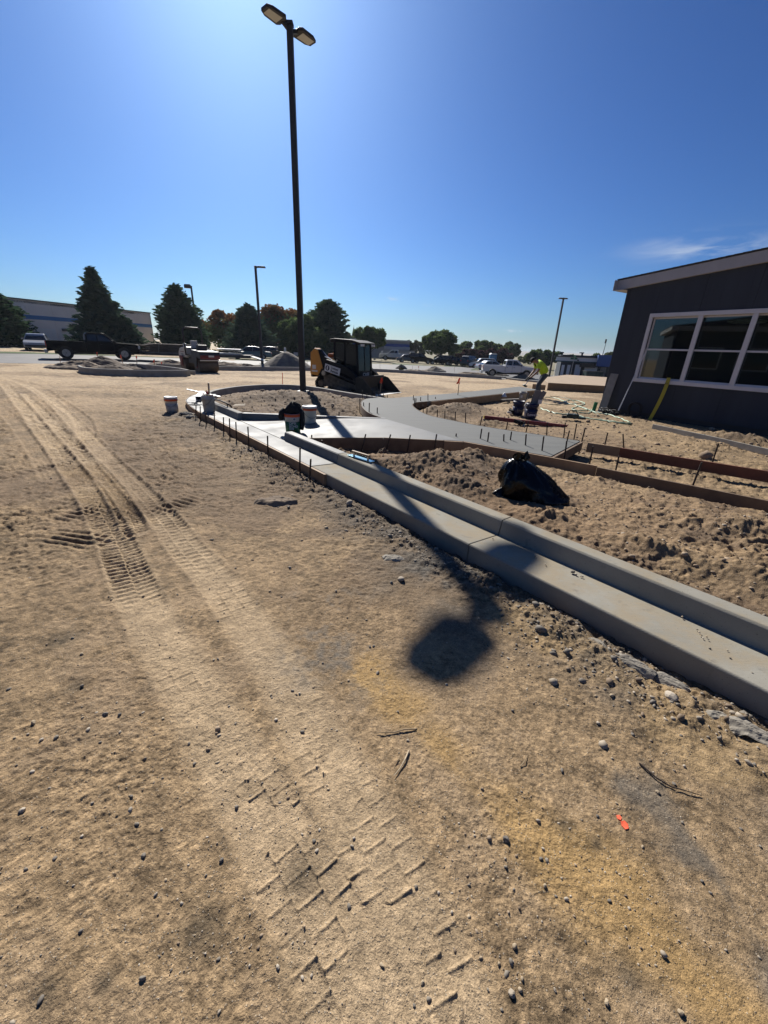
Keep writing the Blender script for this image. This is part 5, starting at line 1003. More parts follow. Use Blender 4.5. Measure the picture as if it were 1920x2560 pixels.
heap('dirt_pile', 1040, 929, 4.2, 1.6, .22, M_loam2, 'long low spoil ridge along the far kerb', 37, rough=.6)
heap('dirt_pile', 1180, 935, 4.0, 1.4, .24, M_loam2, 'low spoil ridge left of the white pickup', 39, rough=.6)
heap('dirt_pile', 1243, 938, 3.2, 1.6, .45, M_gravel, 'spoil heap hiding the white pickup rear wheel', 41, rough=.5)
heap('dirt_pile', 1308, 946, 3.0, 1.4, .40, M_gravel, 'spoil heap hiding the white pickup front wheel', 43, rough=.5)
heap('dirt_clod_heap', 852, 981, 1.1, .7, .24, M_loam, 'dark lump of spoil on the island kerb under the loader track', 47, rough=.4)
heap('dirt_clod', 960, 1141, .34, .24, .17, M_loam, 'single upright dark clod by the ramp form', 51, 'clod', rough=.9, n=32)

# ================================================================== VEHICLES
M_tyre = mat('tyre_rubber', (.012, .012, .012), .8, .2, 20); M_rim = mat('alloy_rim', (.30, .30, .30), .35, .1, metal=.8); M_cglass = glass('car_glass', (.012, .016, .018), .04); M_trim = mat('black_trim', (.012, .012, .013), .5, .1); M_tail = mat('tail_light', (.45, .008, .012), .25, .05); M_headl = mat('head_light', (.6, .6, .6), .15, .03)
def paint(name, c): return mat(name, c, .32, .04, 2, spec=.5, coat=.5)
def wheel(e, x, y, r, w_):
    sgn = 1 if y > 0 else -1; o = MB().cyl((x, y - w_ / 2, r), (x, y + w_ / 2, r), r, r, 24).build('tyre', M_tyre, e, .03); rm = MB().cyl((x, y + sgn * w_ * .40, r), (x, y + sgn * (w_ / 2 + .012), r), r * .62, r * .55, 20); rm.build('rim', M_rim, o)
    for k in range(6): a = k * math.pi / 3; MB().bar((x, y + sgn * (w_ / 2 + .016), r), (x + r * .5 * math.cos(a), y + sgn * (w_ / 2 + .016), r + r * .5 * math.sin(a)), .012, .05, up=(0, 1, 0)).build('spoke', M_trim, o)
def arch(cx, r, z0, n=9): return [(cx + r * math.cos(a), z0 + r * math.sin(a)) for a in [math.pi * (1 - k / (n - 1)) for k in range(n)]]
def pickup(p, rz, col, label, L=6.1, group=None, lift=0.):
    """crew cab pickup: x forward, centred"""
    e = empty('pickup_truck', p, rz, label, 'pickup truck', group); W = .98; xr, xf = -1.95, 1.85; wr = .42; zb = .44 + lift; hl = L / 2
    sh = 1.20 + lift; a1 = arch(xr, .47, wr + lift * .5); a2 = arch(xf, .47, wr + lift * .5)
    lower = [(-.62, zb), (-.62, sh), (.9, sh), (1.35, sh + .02), (2.75, sh - .06), (3.0, sh - .12), (3.03, zb + .12), (2.95, zb)] + [q for q in a2[::-1] if q[1] >= zb] 
    MB().prism(lower, -W, W, taper=lambda x, z: .04 * max(0, z - .95) + (.10 if x > 2.9 else 0)).build('cab_body', col, e, .04)
    side = [(-3.02, zb + .05), (-3.02, sh + .02), (-.64, sh + .02), (-.64, zb)] + [q for q in a1[::-1] if q[1] >= zb]
    for s_ in (-1, 1): MB().prism(side, s_ * W - .07, s_ * W + .0 if s_ > 0 else s_ * W + .07).build('bed_side', col, e, .02)
    MB().box((-1.83, 0, zb + .18), (2.34, 1.82, .06)).build('bed_floor', M_trim, e); tg = MB().box((-3.0, 0, (zb + sh) / 2 + .1), (.07, 1.82, sh - zb - .2)).build('tailgate', col, e, .015); MB().box((-3.045, 0, sh - .15), (.02, .3, .08)).build('handle', M_trim, tg)
    MB().box((-.67, 0, zb + .4), (.05, 1.82, .62)).build('bed_front', col, e)
    gh = [(-.60, sh), (-.52, sh + .58), (-.40, sh + .66), (.55, sh + .68), (.75, sh + .64), (1.42, sh + .05), (1.45, sh)]
    MB().prism(gh, -W + .05, W - .05, taper=lambda x, z: .26 * max(0, z - sh)).build('cab_roof', col, e, .05)
    for s_ in (-1, 1):
        def T(z, ex=.006): return s_ * (W - .05 - .26 * (z - sh) + ex)
        for q in ([(-.46, sh + .10), (-.42, sh + .53), (.16, sh + .56), (.16, sh + .08)], [(.22, sh + .08), (.22, sh + .56), (.62, sh + .55), (1.14, sh + .08)]):
            n = len(q); MB().add([(x, T(z), z) for x, z in q] + [(x, T(z, -.02), z) for x, z in q], [tuple(range(n)), tuple(range(2 * n - 1, n - 1, -1))] + [(i, (i + 1) % n, n + (i + 1) % n, n + i) for i in range(n)]).build('side_window', M_cglass, e)
        d = MB()
        for x_ in (.19, 1.2, -.55): d.box((x_, s_ * (W + .001), (zb + sh) / 2 + .05), (.012, .008, sh - zb - .1))
        d.build('door_seam', M_trim, e)
        for x_ in (-.38, .38): MB().box((x_, s_ * (W + .01), sh - .14), (.16, .03, .04)).build('door_handle', M_trim, e, .008)
        MB().box((1.12, s_ * (W + .10), sh + .10), (.10, .20, .18)).build('mirror', M_trim, e, .03)
        MB().box((-3.03, s_ * (W - .07), sh - .22), (.06, .15, .40)).build('tail_light', M_tail, e, .02); MB().box((2.96, s_ * .78, sh - .30), (.12, .30, .22)).build('headlight', M_headl, e, .03)
        MB().tube([(xr + .49 * math.cos(a), s_ * (W + .005), wr + lift * .5 + .49 * math.sin(a)) for a in [math.pi * k / 10 for k in range(11)]], .03, 6).build('wheel_arch', M_trim if lift else col, e, smooth=True)
        wheel(e, xr, s_ * (W - .14), wr + lift * .5, .27); wheel(e, xf, s_ * (W - .14), wr + lift * .5, .27)
    ws = [(.80, sh + .60), (1.38, sh + .06)]; n_ = Vector((.54, 0, .58)).normalized() * .012
    MB().add([(ws[0][0] + .02, -.72, ws[0][1] + .01), (ws[0][0] + .02, .72, ws[0][1] + .01), (ws[1][0] + .02, .86, ws[1][1] + .01), (ws[1][0] + .02, -.86, ws[1][1] + .01)], [(0, 1, 2, 3)]).build('windscreen', M_cglass, e)
    MB().add([(-.585, -.7, sh + .15), (-.585, .7, sh + .15), (-.545, .62, sh + .52), (-.545, -.62, sh + .52)], [(0, 1, 2, 3)]).build('rear_window', M_cglass, e)
    MB().box((3.06, 0, zb + .10), (.16, 1.9, .26)).build('front_bumper', M_rim if not lift else M_trim, e, .04); MB().box((-3.12, 0, zb + .02), (.20, 1.85, .20)).build('rear_bumper', M_rim, e, .03); MB().box((3.03, 0, sh - .30), (.05, 1.2, .36)).build('grille', M_trim, e, .02)
    MB().box((0, 0, zb - .04), (5.2, .9, .2)).build('chassis', M_trim, e)
    return e
def car(p, rz, col, label, L=4.8, H=1.45, kind='sedan', group=None, W=.90):
    e = empty('car' if kind == 'sedan' else 'sport_utility_car', p, rz, label, 'car', group); k = L / 4.8; wr = .33; sh = H * .62; xr, xf = -1.38 * k, 1.42 * k
    a1 = [q for q in arch(xr, .40, wr) if q[1] >= .24]; a2 = [q for q in arch(xf, .40, wr) if q[1] >= .24]
    low = [(-2.38 * k, .30), (-2.40 * k, .62), (-2.3 * k, sh), (-1.6 * k, sh + .05), (1.0 * k, sh + .02), (1.9 * k, sh - .10), (2.33 * k, sh - .24), (2.40 * k, .48), (2.32 * k, .26)] + a2[::-1] + a1[::-1]
    MB().prism(low, -W, W, taper=lambda x, z: .05 * max(0, z - .55) + .12 * max(0, abs(x) / k - 1.9)).build('body', col, e, .045)
    gh = ([(-1.75 * k, sh), (-1.05 * k, H - .06), (-.6 * k, H), (.2 * k, H), (.45 * k, H - .05), (1.15 * k, sh)] if kind == 'sedan' else [(-2.25 * k, sh), (-2.1 * k, H - .1), (-1.9 * k, H), (.2 * k, H), (.45 * k, H - .05), (1.15 * k, sh)])
    MB().prism(gh, -W + .04, W - .04, taper=lambda x, z: .34 * max(0, z - sh)).build('roof', col, e, .04)
    for s_ in (-1, 1):
        def T(z, ex=.006): return s_ * (W - .04 - .34 * (z - sh) + ex)
        xs = (-1.45 * k, -.98 * k) if kind == 'sedan' else (-2.1 * k, -2.0 * k)
        for q in ([(xs[0], sh + .05), (xs[1], H - .1), (-.32 * k, H - .07), (-.32 * k, sh + .05)], [(-.26 * k, sh + .05), (-.26 * k, H - .07), (.32 * k, H - .09), (.92 * k, sh + .05)]):
            MB().add([(x, T(z), z) for x, z in q] + [(x, T(z, -.02), z) for x, z in q], [(0, 1, 2, 3), (7, 6, 5, 4), (0, 4, 5, 1), (1, 5, 6, 2), (2, 6, 7, 3), (3, 7, 4, 0)]).build('side_window', M_cglass, e)
        MB().box((.85 * k, s_ * (W + .07), sh + .08), (.10, .16, .11)).build('mirror', col, e, .02); MB().box((-2.36 * k, s_ * (W - .2), sh - .12), (.06, .28, .14)).build('tail_light', M_tail, e, .02); MB().box((2.26 * k, s_ * (W - .25), sh - .26), (.16, .32, .13)).build('headlight', M_headl, e, .03)
        for x_ in (-.6 * k, .25 * k): MB().box((x_, s_ * (W + .008), sh - .1), (.16, .02, .03)).build('door_handle', col, e)
        wheel(e, xr, s_ * (W - .11), wr, .21); wheel(e, xf, s_ * (W - .11), wr, .21)
    MB().add([(.48 * k, -.60, H - .08), (.48 * k, .60, H - .08), (1.14 * k, .78, sh + .03), (1.14 * k, -.78, sh + .03)], [(0, 1, 2, 3)]).build('windscreen', M_cglass, e)
    xb, xt = (-1.74 * k, -1.08 * k) if kind == 'sedan' else (-2.27 * k, -2.13 * k)
    MB().add([(xb, -.74, sh + .05), (xb, .74, sh + .05), (xt, .6, H - .12), (xt, -.6, H - .12)], [(0, 1, 2, 3)]).build('rear_window', M_cglass, e)
    MB().box((2.36 * k, 0, .42), (.10, 1.5, .18)).build('bumper', M_trim, e, .03)
    return e
P_black = mat('black_paint', (.0025, .0025, .004), .4, .04, 2, spec=.04); P_white = paint('white_paint_car', (.62, .62, .61)); P_teal = paint('teal_paint', (.045, .085, .085)); P_silver = paint('silver_paint', (.32, .33, .34)); P_dark = paint('dark_paint', (.012, .014, .02)); P_maroon = paint('maroon_paint', (.03, .012, .012))
pa, pb = on(128, 896), on(346, 900); c_ = (pa + pb) / 2
pickup(c_, math.atan2(pb[1] - pa[1], pb[0] - pa[0]) - .06, P_black, 'lifted black crew cab pickup parked on the asphalt', lift=.08)
pa, pb = on(1226, 942), on(1325, 946); c_ = (pa + pb) / 2; c_[1] += 1.2; c_[2] = tilt(c_[0], c_[1])
pickup(c_, -.10, P_white, 'white crew cab pickup parked behind the bending worker')
def lot_car(px, py, Y, rz, col, label, **k):
    p = np.array(at_depth(px, py, Y)); p[2] = float(tilt(p[0], p[1])); return car(p, rz, col, label, **k)
lot_car(627, 897, 51, math.pi + .30, P_teal, 'teal sedan parked beside the far light pole', L=4.9, group='parked cars')
lot_car(683, 893, 58, .0, P_maroon, 'dark maroon car half hidden by the gravel pile', L=4.9, H=1.5, group='parked cars')
lot_car(98, 873, 41, -.98, P_silver, 'pale compact car in front of the warehouse door', L=4.0, H=1.48, group='parked cars')
p = np.array(at_depth(988, 904, 82)); p[2] = float(tilt(p[0], p[1])) + .2; pickup(p, math.pi - .1, P_white, 'small far white pickup below the blue striped building', group='parked cars')
lot_car(1022, 906, 80, .1, P_dark, 'first dark far car right of the small white pickup', group='parked cars'); lot_car(1050, 906, 80, 0, P_black, 'boxy black far car left of the round tree', H=1.8, kind='suv', group='parked cars')
lot_car(1099, 911, 80, math.pi, P_black, 'black far car under the round tree trunk', group='parked cars'); lot_car(1123, 911, 84, 0, P_dark, 'first dark far car right of the round tree trunk', H=1.7, kind='suv', group='parked cars'); lot_car(1142, 913, 82, 0, P_black, 'second dark far car right of the round tree trunk', group='parked cars')
lot_car(1175, 914, 78, .9, P_dark, 'tall dark far car below the purple tree', H=1.9, kind='suv', group='parked cars'); lot_car(1204, 916, 76, math.pi, P_white, 'white far estate car left of the white pickup', H=1.65, kind='suv', group='parked cars'); lot_car(1228, 919, 66, .2, P_silver, 'silver far car tucked behind the white pickup tail', group='parked cars')

# ------------------------------------------------------------------ lumber trailer
pa, pb = on(352, 901), on(585, 905); pc = np.array([-17.2, 37.6, 0]); pc[2] = tilt(pc[0], pc[1])
tr = empty('flatbed_trailer', pc, .20, 'long flatbed trailer behind the roller', 'trailer'); M_tfr = mat('trailer_steel', (.02, .02, .022), .5, .1)
MB().box((0, 0, .72), (9.6, 2.2, .10)).build('deck', mat('deck_planks', (.20, .17, .14), .8, .2, 6), tr, .01)
for s_ in (-1, 1): MB().box((0, s_ * 1.08, .62), (9.6, .10, .18)).build('side_rail', M_tfr, tr)
MB().bar((-4.8, 0, .6), (-6.6, 0, .5), .25, .14).build('tongue', M_tfr, tr); MB().bar((4.8, 0, .66), (5.9, 0, .35), 2.1, .06, up=(0, 0, 1)).build('ramp', M_tfr, tr); MB().bar((-5.9, 0, .5), (-5.9, 0, .05), .08, .08).build('jack', M_tfr, tr)
for x_ in (-.2, .7):
    for s_ in (-1, 1): wheel(tr, x_, s_ * .95, .36, .24)
random.seed(11)
for i in range(7):
    for j in range(3):
        zz = .80 + i * .10 + random.uniform(-.005, .005); o = MB().box((-1.6 + random.uniform(-.5, .5), -.75 + j * .72, zz), (4.6 + random.uniform(-.6, .6), .60, .075), random.uniform(-.02, .02)).build('lumber', mat('lumber_dark', (.10, .07, .045), .8, .3, 4), None); tag(o, '%s layer from the bottom, %s row of form lumber on the flatbed trailer' % (ORD[i], ('near', 'middle', 'far')[j]), 'lumber', 'lumber stacked on the trailer'); M_ = Matrix.Translation(tr.location) @ Matrix.Rotation(.20, 4, 'Z'); o.matrix_world = M_ @ Matrix.Translation(o.location)
for x_ in (-2.6, -.6): MB().bar((x_, -1.12, .75), (x_ + .15, -1.1, 1.55), .08, .02).build('strap', mat('pale_strap', (.30, .27, .22), .8), tr)
for i, (x_, w_, z_) in enumerate(((2.6, 2.4, .84), (3.2, 1.8, 1.02), (2.9, 2.0, 1.20))):
    o = MB().box((x_, 0, z_), (w_, 1.9, .08), .05 * i).build('panel', M_bw if i != 1 else M_trim, None); tag(o, ('pale', 'dark', 'topmost pale')[i] + ' form panel stacked on the rear of the flatbed trailer', 'panel'); o.matrix_world = Matrix.Translation(tr.location) @ Matrix.Rotation(.20, 4, 'Z') @ Matrix.Translation(o.location)

# ------------------------------------------------------------------ tandem roller
pr_ = (on(475, 926) + on(527, 931)) / 2; rl = empty('road_roller', pr_, R(-42), 'dirty tandem road roller with cream hood and red nose', 'road roller')
M_drum = mat('drum_steel', (.09, .068, .05), .6, .0, 5, .004, 40, metal=.3, col2=(.14, .105, .075)); M_cream = mat('cream_paint', (.50, .47, .40), .5, .1, 5); M_rred = mat('roller_red', (.14, .012, .014), .45, .15, 6); M_char = mat('charcoal_paint', (.02, .021, .024), .5, .1)
for x_ in (-1.02, 1.02):
    d_ = MB().cyl((x_, -.60, .40), (x_, .60, .40), .40, .40, 36).build('drum', M_drum, rl, .015)
    for s_ in (-1, 1): MB().cyl((x_, s_ * .58, .40), (x_, s_ * .63, .40), .16, .14, 16).build('hub', M_rred, d_); MB().prism([(x_ - .12, .34), (x_ + .12, .34), (x_ + .26, .92), (x_ - .26, .92)], s_ * .66 - .03, s_ * .66 + .03).build('drum_yoke', M_rred if x_ < 0 else M_char, rl, .01)
MB().prism([(.45, .84), (1.62, .84), (1.66, 1.0), (1.60, 1.22), (.45, 1.30)], -.64, .64).build('front_frame', M_char, rl, .03); MB().box((1.64, 0, .90), (.06, 1.22, .22)).build('nose_panel', M_rred, rl, .02); MB().box((1.69, .05, .96), (.012, .34, .10)).build('number_plate', M_bw, rl); MB().box((1.60, 0, .72), (.05, 1.26, .06)).build('scraper_bar', M_alu, rl, .008)
MB().prism([(-1.62, .80), (-.35, .80), (-.35, 1.42), (-.75, 1.46), (-1.35, 1.36), (-1.60, 1.12)], -.56, .56).build('hood', M_cream, rl, .06); MB().box((-1.0, -.565, 1.15), (.5, .012, .035)).build('hood_stripe', M_rred, rl); MB().box((-1.0, -.565, 1.00), (.34, .012, .03)).build('hood_stripe', M_char, rl); MB().box((-.62, -.50, 1.50), (.24, .10, .26)).build('mirror_box', mat('pale_blue_panel', (.45, .52, .6), .4), rl, .02)
MB().box((-.05, 0, .66), (.9, .9, .34)).build('articulation', M_char, rl, .03); MB().box((.05, 0, .98), (1.0, 1.1, .10)).build('floor_plate', M_char, rl)
MB().box((-.18, 0, 1.30), (.42, .46, .14)).build('seat', M_trim, rl, .04); MB().box((-.38, 0, 1.58), (.12, .44, .46), 0, -.15).build('seat_back', M_bdirt, rl, .04); MB().box((.62, 0, 1.42), (.22, .60, .32)).build('console', M_char, rl, .03); MB().cyl((.50, .0, 1.40), (.42, 0, 1.66), .03, .03, 8).build('steering_column', M_char, rl); MB().tube([(.42 + .05 * math.sin(a), .19 * math.cos(a), 1.66 + .17 * math.sin(a) * .3) for a in [k * .42 for k in range(16)]], .015, 6).build('steering_wheel', M_trim, rl)
MB().tube([(-.42, -.58, .95), (-.46, -.58, 2.3), (-.46, -.50, 2.48), (-.46, -.38, 2.55), (-.46, .38, 2.55), (-.46, .50, 2.48), (-.46, .58, 2.3), (-.42, .58, .95)], .045, 10).build('roll_bar', M_char, rl, smooth=True)
for s_ in (-1, 1): MB().tube([(.45, s_ * .60, 1.0), (.45, s_ * .62, 1.36), (-.30, s_ * .62, 1.36), (-.30, s_ * .60, 1.0)], .022, 8).build('hand_rail', M_char, rl, smooth=True)

# ------------------------------------------------------------------ compact track loader
M_case = mat('loader_yellow', (.50, .21, .018), .45, .06, 4); M_lblk = mat('loader_black', (.006, .0065, .008), .6, .15, 5, spec=.2); M_track = mat('track_rubber', (.014, .013, .012), .8, .3, 14); M_mud = mat('muddy_steel', (.15, .115, .078), .8, .0, 8, .004, 40, col2=(.04, .032, .025)); M_bkt = mat('bucket_steel', (.07, .058, .042), .6, .0, 5, .003, 40, metal=.4, col2=(.035, .03, .025)); M_lgl = clear_glass('loader_glass', (.55, .75, .74))
lp_ = (on(800, 970) + on(880, 977)) / 2; ld = empty('track_loader', (lp_[0] + .62, lp_[1] - .10, 0), R(-31), 'black and yellow compact track loader with its bucket on the ground', 'loader')
def track_profile(r_, n=9):
    c = [(-.98, .30, .30), (1.02, .24, .24), (-.55, .68, .17)]                       # rear idler, front idler, raised sprocket (x, z, r)
    c = [(-.92, .27, .27), (1.0, .22, .22), (-.72, .70, .17)]; P = []
    for k in range(7): a = math.pi * (1.5 - .55 * k / 6); P.append((c[0][0] + (c[0][2] + r_) * math.cos(a), c[0][1] + (c[0][2] + r_) * math.sin(a)))
    for k in range(6): a = math.pi * (.95 - .55 * k / 5); P.append((c[2][0] + (c[2][2] + r_) * math.cos(a), c[2][1] + (c[2][2] + r_) * math.sin(a)))
    for k in range(8): a = math.pi * (.40 - .90 * k / 7); P.append((c[1][0] + (c[1][2] + r_) * math.cos(a), c[1][1] + (c[1][2] + r_) * math.sin(a)))
    return P
for s_ in (-1, 1):
    y0, y1 = s_ * .50, s_ * .90
    to, ti = track_profile(0), track_profile(-.055); n = len(to); b = MB(); vs = [(x, y, z) for y in (y0, y1) for P_ in (to, ti) for x, z in P_]
    b.add(vs, [(i, (i + 1) % n, 2 * n + (i + 1) % n, 2 * n + i) for i in range(n)] + [(n + i, 3 * n + i, 3 * n + (i + 1) % n, n + (i + 1) % n) for i in range(n)] + [(i, n + i, n + (i + 1) % n, (i + 1) % n) for i in range(n)] + [(2 * n + i, 2 * n + (i + 1) % n, 3 * n + (i + 1) % n, 3 * n + i) for i in range(n)])
    tk = b.build('track', M_track, ld)
    tot = [0]
    for i in range(n): a_, b2 = to[i], to[(i + 1) % n]; tot.append(tot[-1] + math.hypot(b2[0] - a_[0], b2[1] - a_[1]))
    lg = MB()
    for k in range(46):
        d = tot[-1] * k / 46; i = max(j for j in range(n) if tot[j] <= d); a_, b2 = to[i], to[(i + 1) % n]; f = (d - tot[i]) / (tot[i + 1] - tot[i]); x_ = a_[0] + (b2[0] - a_[0]) * f; z_ = a_[1] + (b2[1] - a_[1]) * f; th_ = math.atan2(b2[1] - a_[1], b2[0] - a_[0]); lg.box((x_ - .012 * math.sin(-th_), (y0 + y1) / 2, z_ + .0), (.055, abs(y1 - y0) + .004, .05), 0, -th_)
    lo = lg.build('lugs', M_track, tk); lo['kind'] = 'stuff'
    MB().prism([(-.80, .16), (.95, .12), (1.0, .28), (-.45, .66), (-.78, .62)], s_ * .56, s_ * .80).build('track_frame', M_mud, ld, .02)
    sp_ = MB().cyl((-.72, s_ * .60, .70), (-.72, s_ * .88, .70), .13, .13, 20).build('sprocket', M_mud, ld); MB().cyl((-.72, s_ * .88, .70), (-.72, s_ * .905, .70), .10, .09, 16).build('hub', M_rim, sp_)
    for x_ in (-.92, 1.0): MB().cyl((x_, s_ * .58, .27 if x_ < 0 else .22), (x_, s_ * .84, .27 if x_ < 0 else .22), .17 if x_ < 0 else .14, .15, 18).build('idler', M_mud, ld)
    for k in range(5): MB().cyl((-.5 + k * .28, s_ * .60, .10), (-.5 + k * .28, s_ * .82, .10), .075, .075, 12).build('road_wheel', M_mud, ld)
    MB().prism([(-1.44, .62), (-1.02, .58), (-.74, .95), (-.98, 1.60), (-1.16, 1.68), (-1.40, 1.50)], s_ * .58, s_ * .92).build('rear_tower', M_case, ld, .03)
    MB().prism([(-.92, 1.22), (-1.04, 1.64), (-.92, 1.64), (-.58, 1.26), (.55, .98), (.92, .72), (1.20, .30), (1.05, .22), (.80, .58), (.42, .72), (-.80, .92)], s_ * .72, s_ * .90).build('lift_arm', M_lblk, ld, .02)
    MB().tube([(-1.02, s_ * .66, 1.60), (-.70, s_ * .66, 1.34), (-.20, s_ * .66, 1.10)], .04, 8).build('lift_ram', M_alu, ld); MB().bar((-.82, s_ * .84, 1.40), (-.05, s_ * .84, 1.17), .03, .025).build('hydraulic_line', M_alu, ld); MB().box((1.02, s_ * .62, .45), (.08, .12, .42), 0, .35).build('tilt_ram', M_lblk, ld)
MB().box((-.15, 0, .55), (2.0, 1.0, .55)).build('main_frame', M_lblk, ld, .03); MB().prism([(-1.30, .55), (-1.10, .52), (-.40, .60), (-.40, 1.28), (-1.0, 1.34), (-1.26, 1.20)], -.56, .56).build('engine_cover', M_case, ld, .04)
MB().box((-1.48, 0, .60), (.16, 1.5, .22)).build('counterweight', M_lblk, ld, .03); MB().box((-.72, -.25, 1.40), (.34, .30, .16)).build('orange_rag', mat('rust_cloth', (.22, .06, .02), .9, .3, 14), ld, .05)
# cab: posts, roof, glazing
for x_, y_ in ((-.42, -.5), (-.42, .5), (.70, -.5), (.70, .5), (.12, -.5), (.12, .5)): MB().bar((x_ + (.10 if x_ > .5 else 0), y_, .72), (x_, y_ * .96, 1.96), .07 if x_ != .12 else .05, .09).build('cab_post', M_lblk, ld, .01)
MB().prism([(-.62, 1.93), (.92, 1.90), (.94, 1.94), (.50, 2.04), (-.40, 2.08), (-.64, 2.04)], -.56, .56).build('cab_roof', M_lblk, ld, .03)
for s_ in (-1, 1):
    MB().box((-.15, s_ * .495, 1.46), (.46, .012, .84)).build('side_glass', M_lgl, ld); MB().box((.43, s_ * .495, 1.46), (.50, .012, .84)).build('side_glass', M_lgl, ld); MB().box((.15, s_ * .49, .90), (1.2, .03, .32)).build('cab_side', M_lblk, ld)
MB().add([(.79, -.44, .80), (.79, .44, .80), (.72, .42, 1.86), (.72, -.42, 1.86), (.80, -.44, .80), (.80, .44, .80), (.73, .42, 1.86), (.73, -.42, 1.86)], [(0, 1, 2, 3), (7, 6, 5, 4), (0, 4, 5, 1), (1, 5, 6, 2), (2, 6, 7, 3), (3, 7, 4, 0)]).build('front_glass', M_lgl, ld)
MB().box((.84, 0, .70), (.06, .92, .30)).build('door_base', M_lblk, ld, .015); MB().bar((.80, .02, .85), (.74, .02, 1.85), .02, .03).build('wiper', M_lblk, ld)
text('CASE', .20, M_white, ld, (.875, .0, .70), (math.pi / 2, 0, math.pi / 2), bold=True)
MB().box((.10, 0, 1.06), (.46, .52, .14)).build('seat', M_trim, ld, .04); MB().box((-.16, 0, 1.40), (.12, .48, .56)).build('seat_back', M_trim, ld, .04)
for y_ in (-.46, -.32, .32, .46): MB().box((.935, y_, 1.85), (.04, .10, .09)).build('work_light', M_headl, ld, .01)
sg = empty('rental_sign', (-.22, -.912, .86)); sg.parent = ld; sg.rotation_euler = (0, R(12), 0)
MB().box((0, 0, 0), (.82, .012, .30)).build('plate', mat('sign_white', (.62, .62, .62), .5, .03), sg, .005)
M_ink = mat('sign_ink', (.008, .012, .03), .5, .05); MB().cyl((-.26, -.007, 0), (-.26, -.012, 0), .105, .105, 28).build('emblem_disc', M_ink, sg); MB().add([(-.26 + .035 * math.sin(a) * 1.0, -.0135, .085 * math.cos(a)) for a in [k * math.pi / 8 for k in range(16)]], [tuple(range(16))]).build('emblem_leaf', MATS['sign_white'], sg)
text('United', .135, M_ink, sg, (.12, -.009, .062), (math.pi / 2, 0, 0), bold=True); text('Rentals', .135, M_ink, sg, (.12, -.009, -.062), (math.pi / 2, 0, 0), bold=True)
MB().box((-1.20, -.926, .92), (.20, .012, .16)).build('decal', M_bw, ld); MB().box((-1.18, -.926, .76), (.32, .012, .07)).build('decal', M_bw, ld)
# bucket
bk_ = MB(); prof = [(1.02, .60), (1.10, .66), (1.20, .64), (1.14, .20), (1.24, .05), (2.0, .015), (2.0, .0), (1.20, .0), (1.06, .12)]
bk_.prism(prof, -.98, .98); bo = bk_.build('bucket_shell', M_bkt, ld, .01)
for s_ in (-1, 1): MB().prism([(1.06, .62), (1.22, .64), (1.38, .60), (2.0, .06), (2.02, .0), (1.2, 0), (1.06, .12)], s_ * .98 - .015, s_ * .98 + .015).build('side_plate', M_bkt, bo)
MB().box((2.02, 0, .012), (.16, 1.98, .02)).build('cutting_edge', M_alu, bo); MB().bar((1.14, -.95, .66), (1.14, .95, .66), .06, .05).build('top_lip', M_bkt, bo)

# ================================================================== FAR BUILDINGS
M_ware = mat('warehouse_panel', (.82, .75, .70), .85, .06, .6); M_blue = mat('blue_stripe', (.07, .22, .46), .6, .06); M_wtrim = mat('roof_flash', (.05, .05, .055), .6); M_door = mat('roller_door_paint', (.78, .76, .74), .7, .05)
A_ = np.array(at_depth(-140, 868, 41)); B_ = np.array(at_depth(389, 868, 64)); A_[2] = .45; B_[2] = .45; zt = at_depth(200, 760, 51.5)[2]; wh = empty('warehouse', (A_[0], A_[1], .3), math.atan2(B_[1] - A_[1], B_[0] - A_[0]), 'long low tan warehouse with a blue stripe behind the spruce', 'building'); LW = float(np.hypot(*(B_ - A_)[:2])); HW = zt - .3
NPN = 9
for i in range(NPN):
    x0, x1 = LW * i / NPN, LW * (i + 1) / NPN; MB().box(((x0 + x1) / 2, .15, HW / 2), (x1 - x0 - .03, .3, HW)).build('wall_panel', M_ware, wh)
MB().box((LW / 2, .22, HW / 2 - .1), (LW - .2, .2, HW - .2)).build('wall_core', M_wtrim, wh); st = MB().box((LW / 2, -.01, HW * .655), (LW, .03, HW * .085)).build('stripe', M_blue, wh); MB().box((LW / 2, .12, HW + .05), (LW + .1, .5, .12)).build('roof_edge', M_wtrim, wh); MB().box((LW + .0 - .15, 12, HW / 2), (.3, 24, HW)).build('end_wall', M_ware, wh); MB().box((LW / 2, 12, HW - .2), (LW, 24, .2)).build('roof', M_wtrim, wh)
def on_wall(px, py):
    d = ray(px, py); e_ = (B_ - A_)[:2] / LW; nrm = np.array([-e_[1], e_[0]]); t = (A_[:2] @ nrm) / (d[:2] @ nrm); p = CAMP + t * d; return float((p[:2] - A_[:2]) @ e_), float(p[2] - .3)
s0, z1 = on_wall(90, 820); s1, _ = on_wall(137, 823); dr = MB().box(((s0 + s1) / 2, -.02, z1 / 2), (s1 - s0, .06, z1)).build('roller_door', M_door, wh)
for k in range(9): MB().box(((s0 + s1) / 2, -.055, z1 * (k + .5) / 9), (s1 - s0 - .1, .02, z1 / 9 - .04)).build('door_slat', M_door, dr)
for px in (62, 160):
    s_, z_ = on_wall(px, 825); MB().box((s_, -.12, z_), (.5, .25, .28)).build('wall_light', M_wtrim, wh)
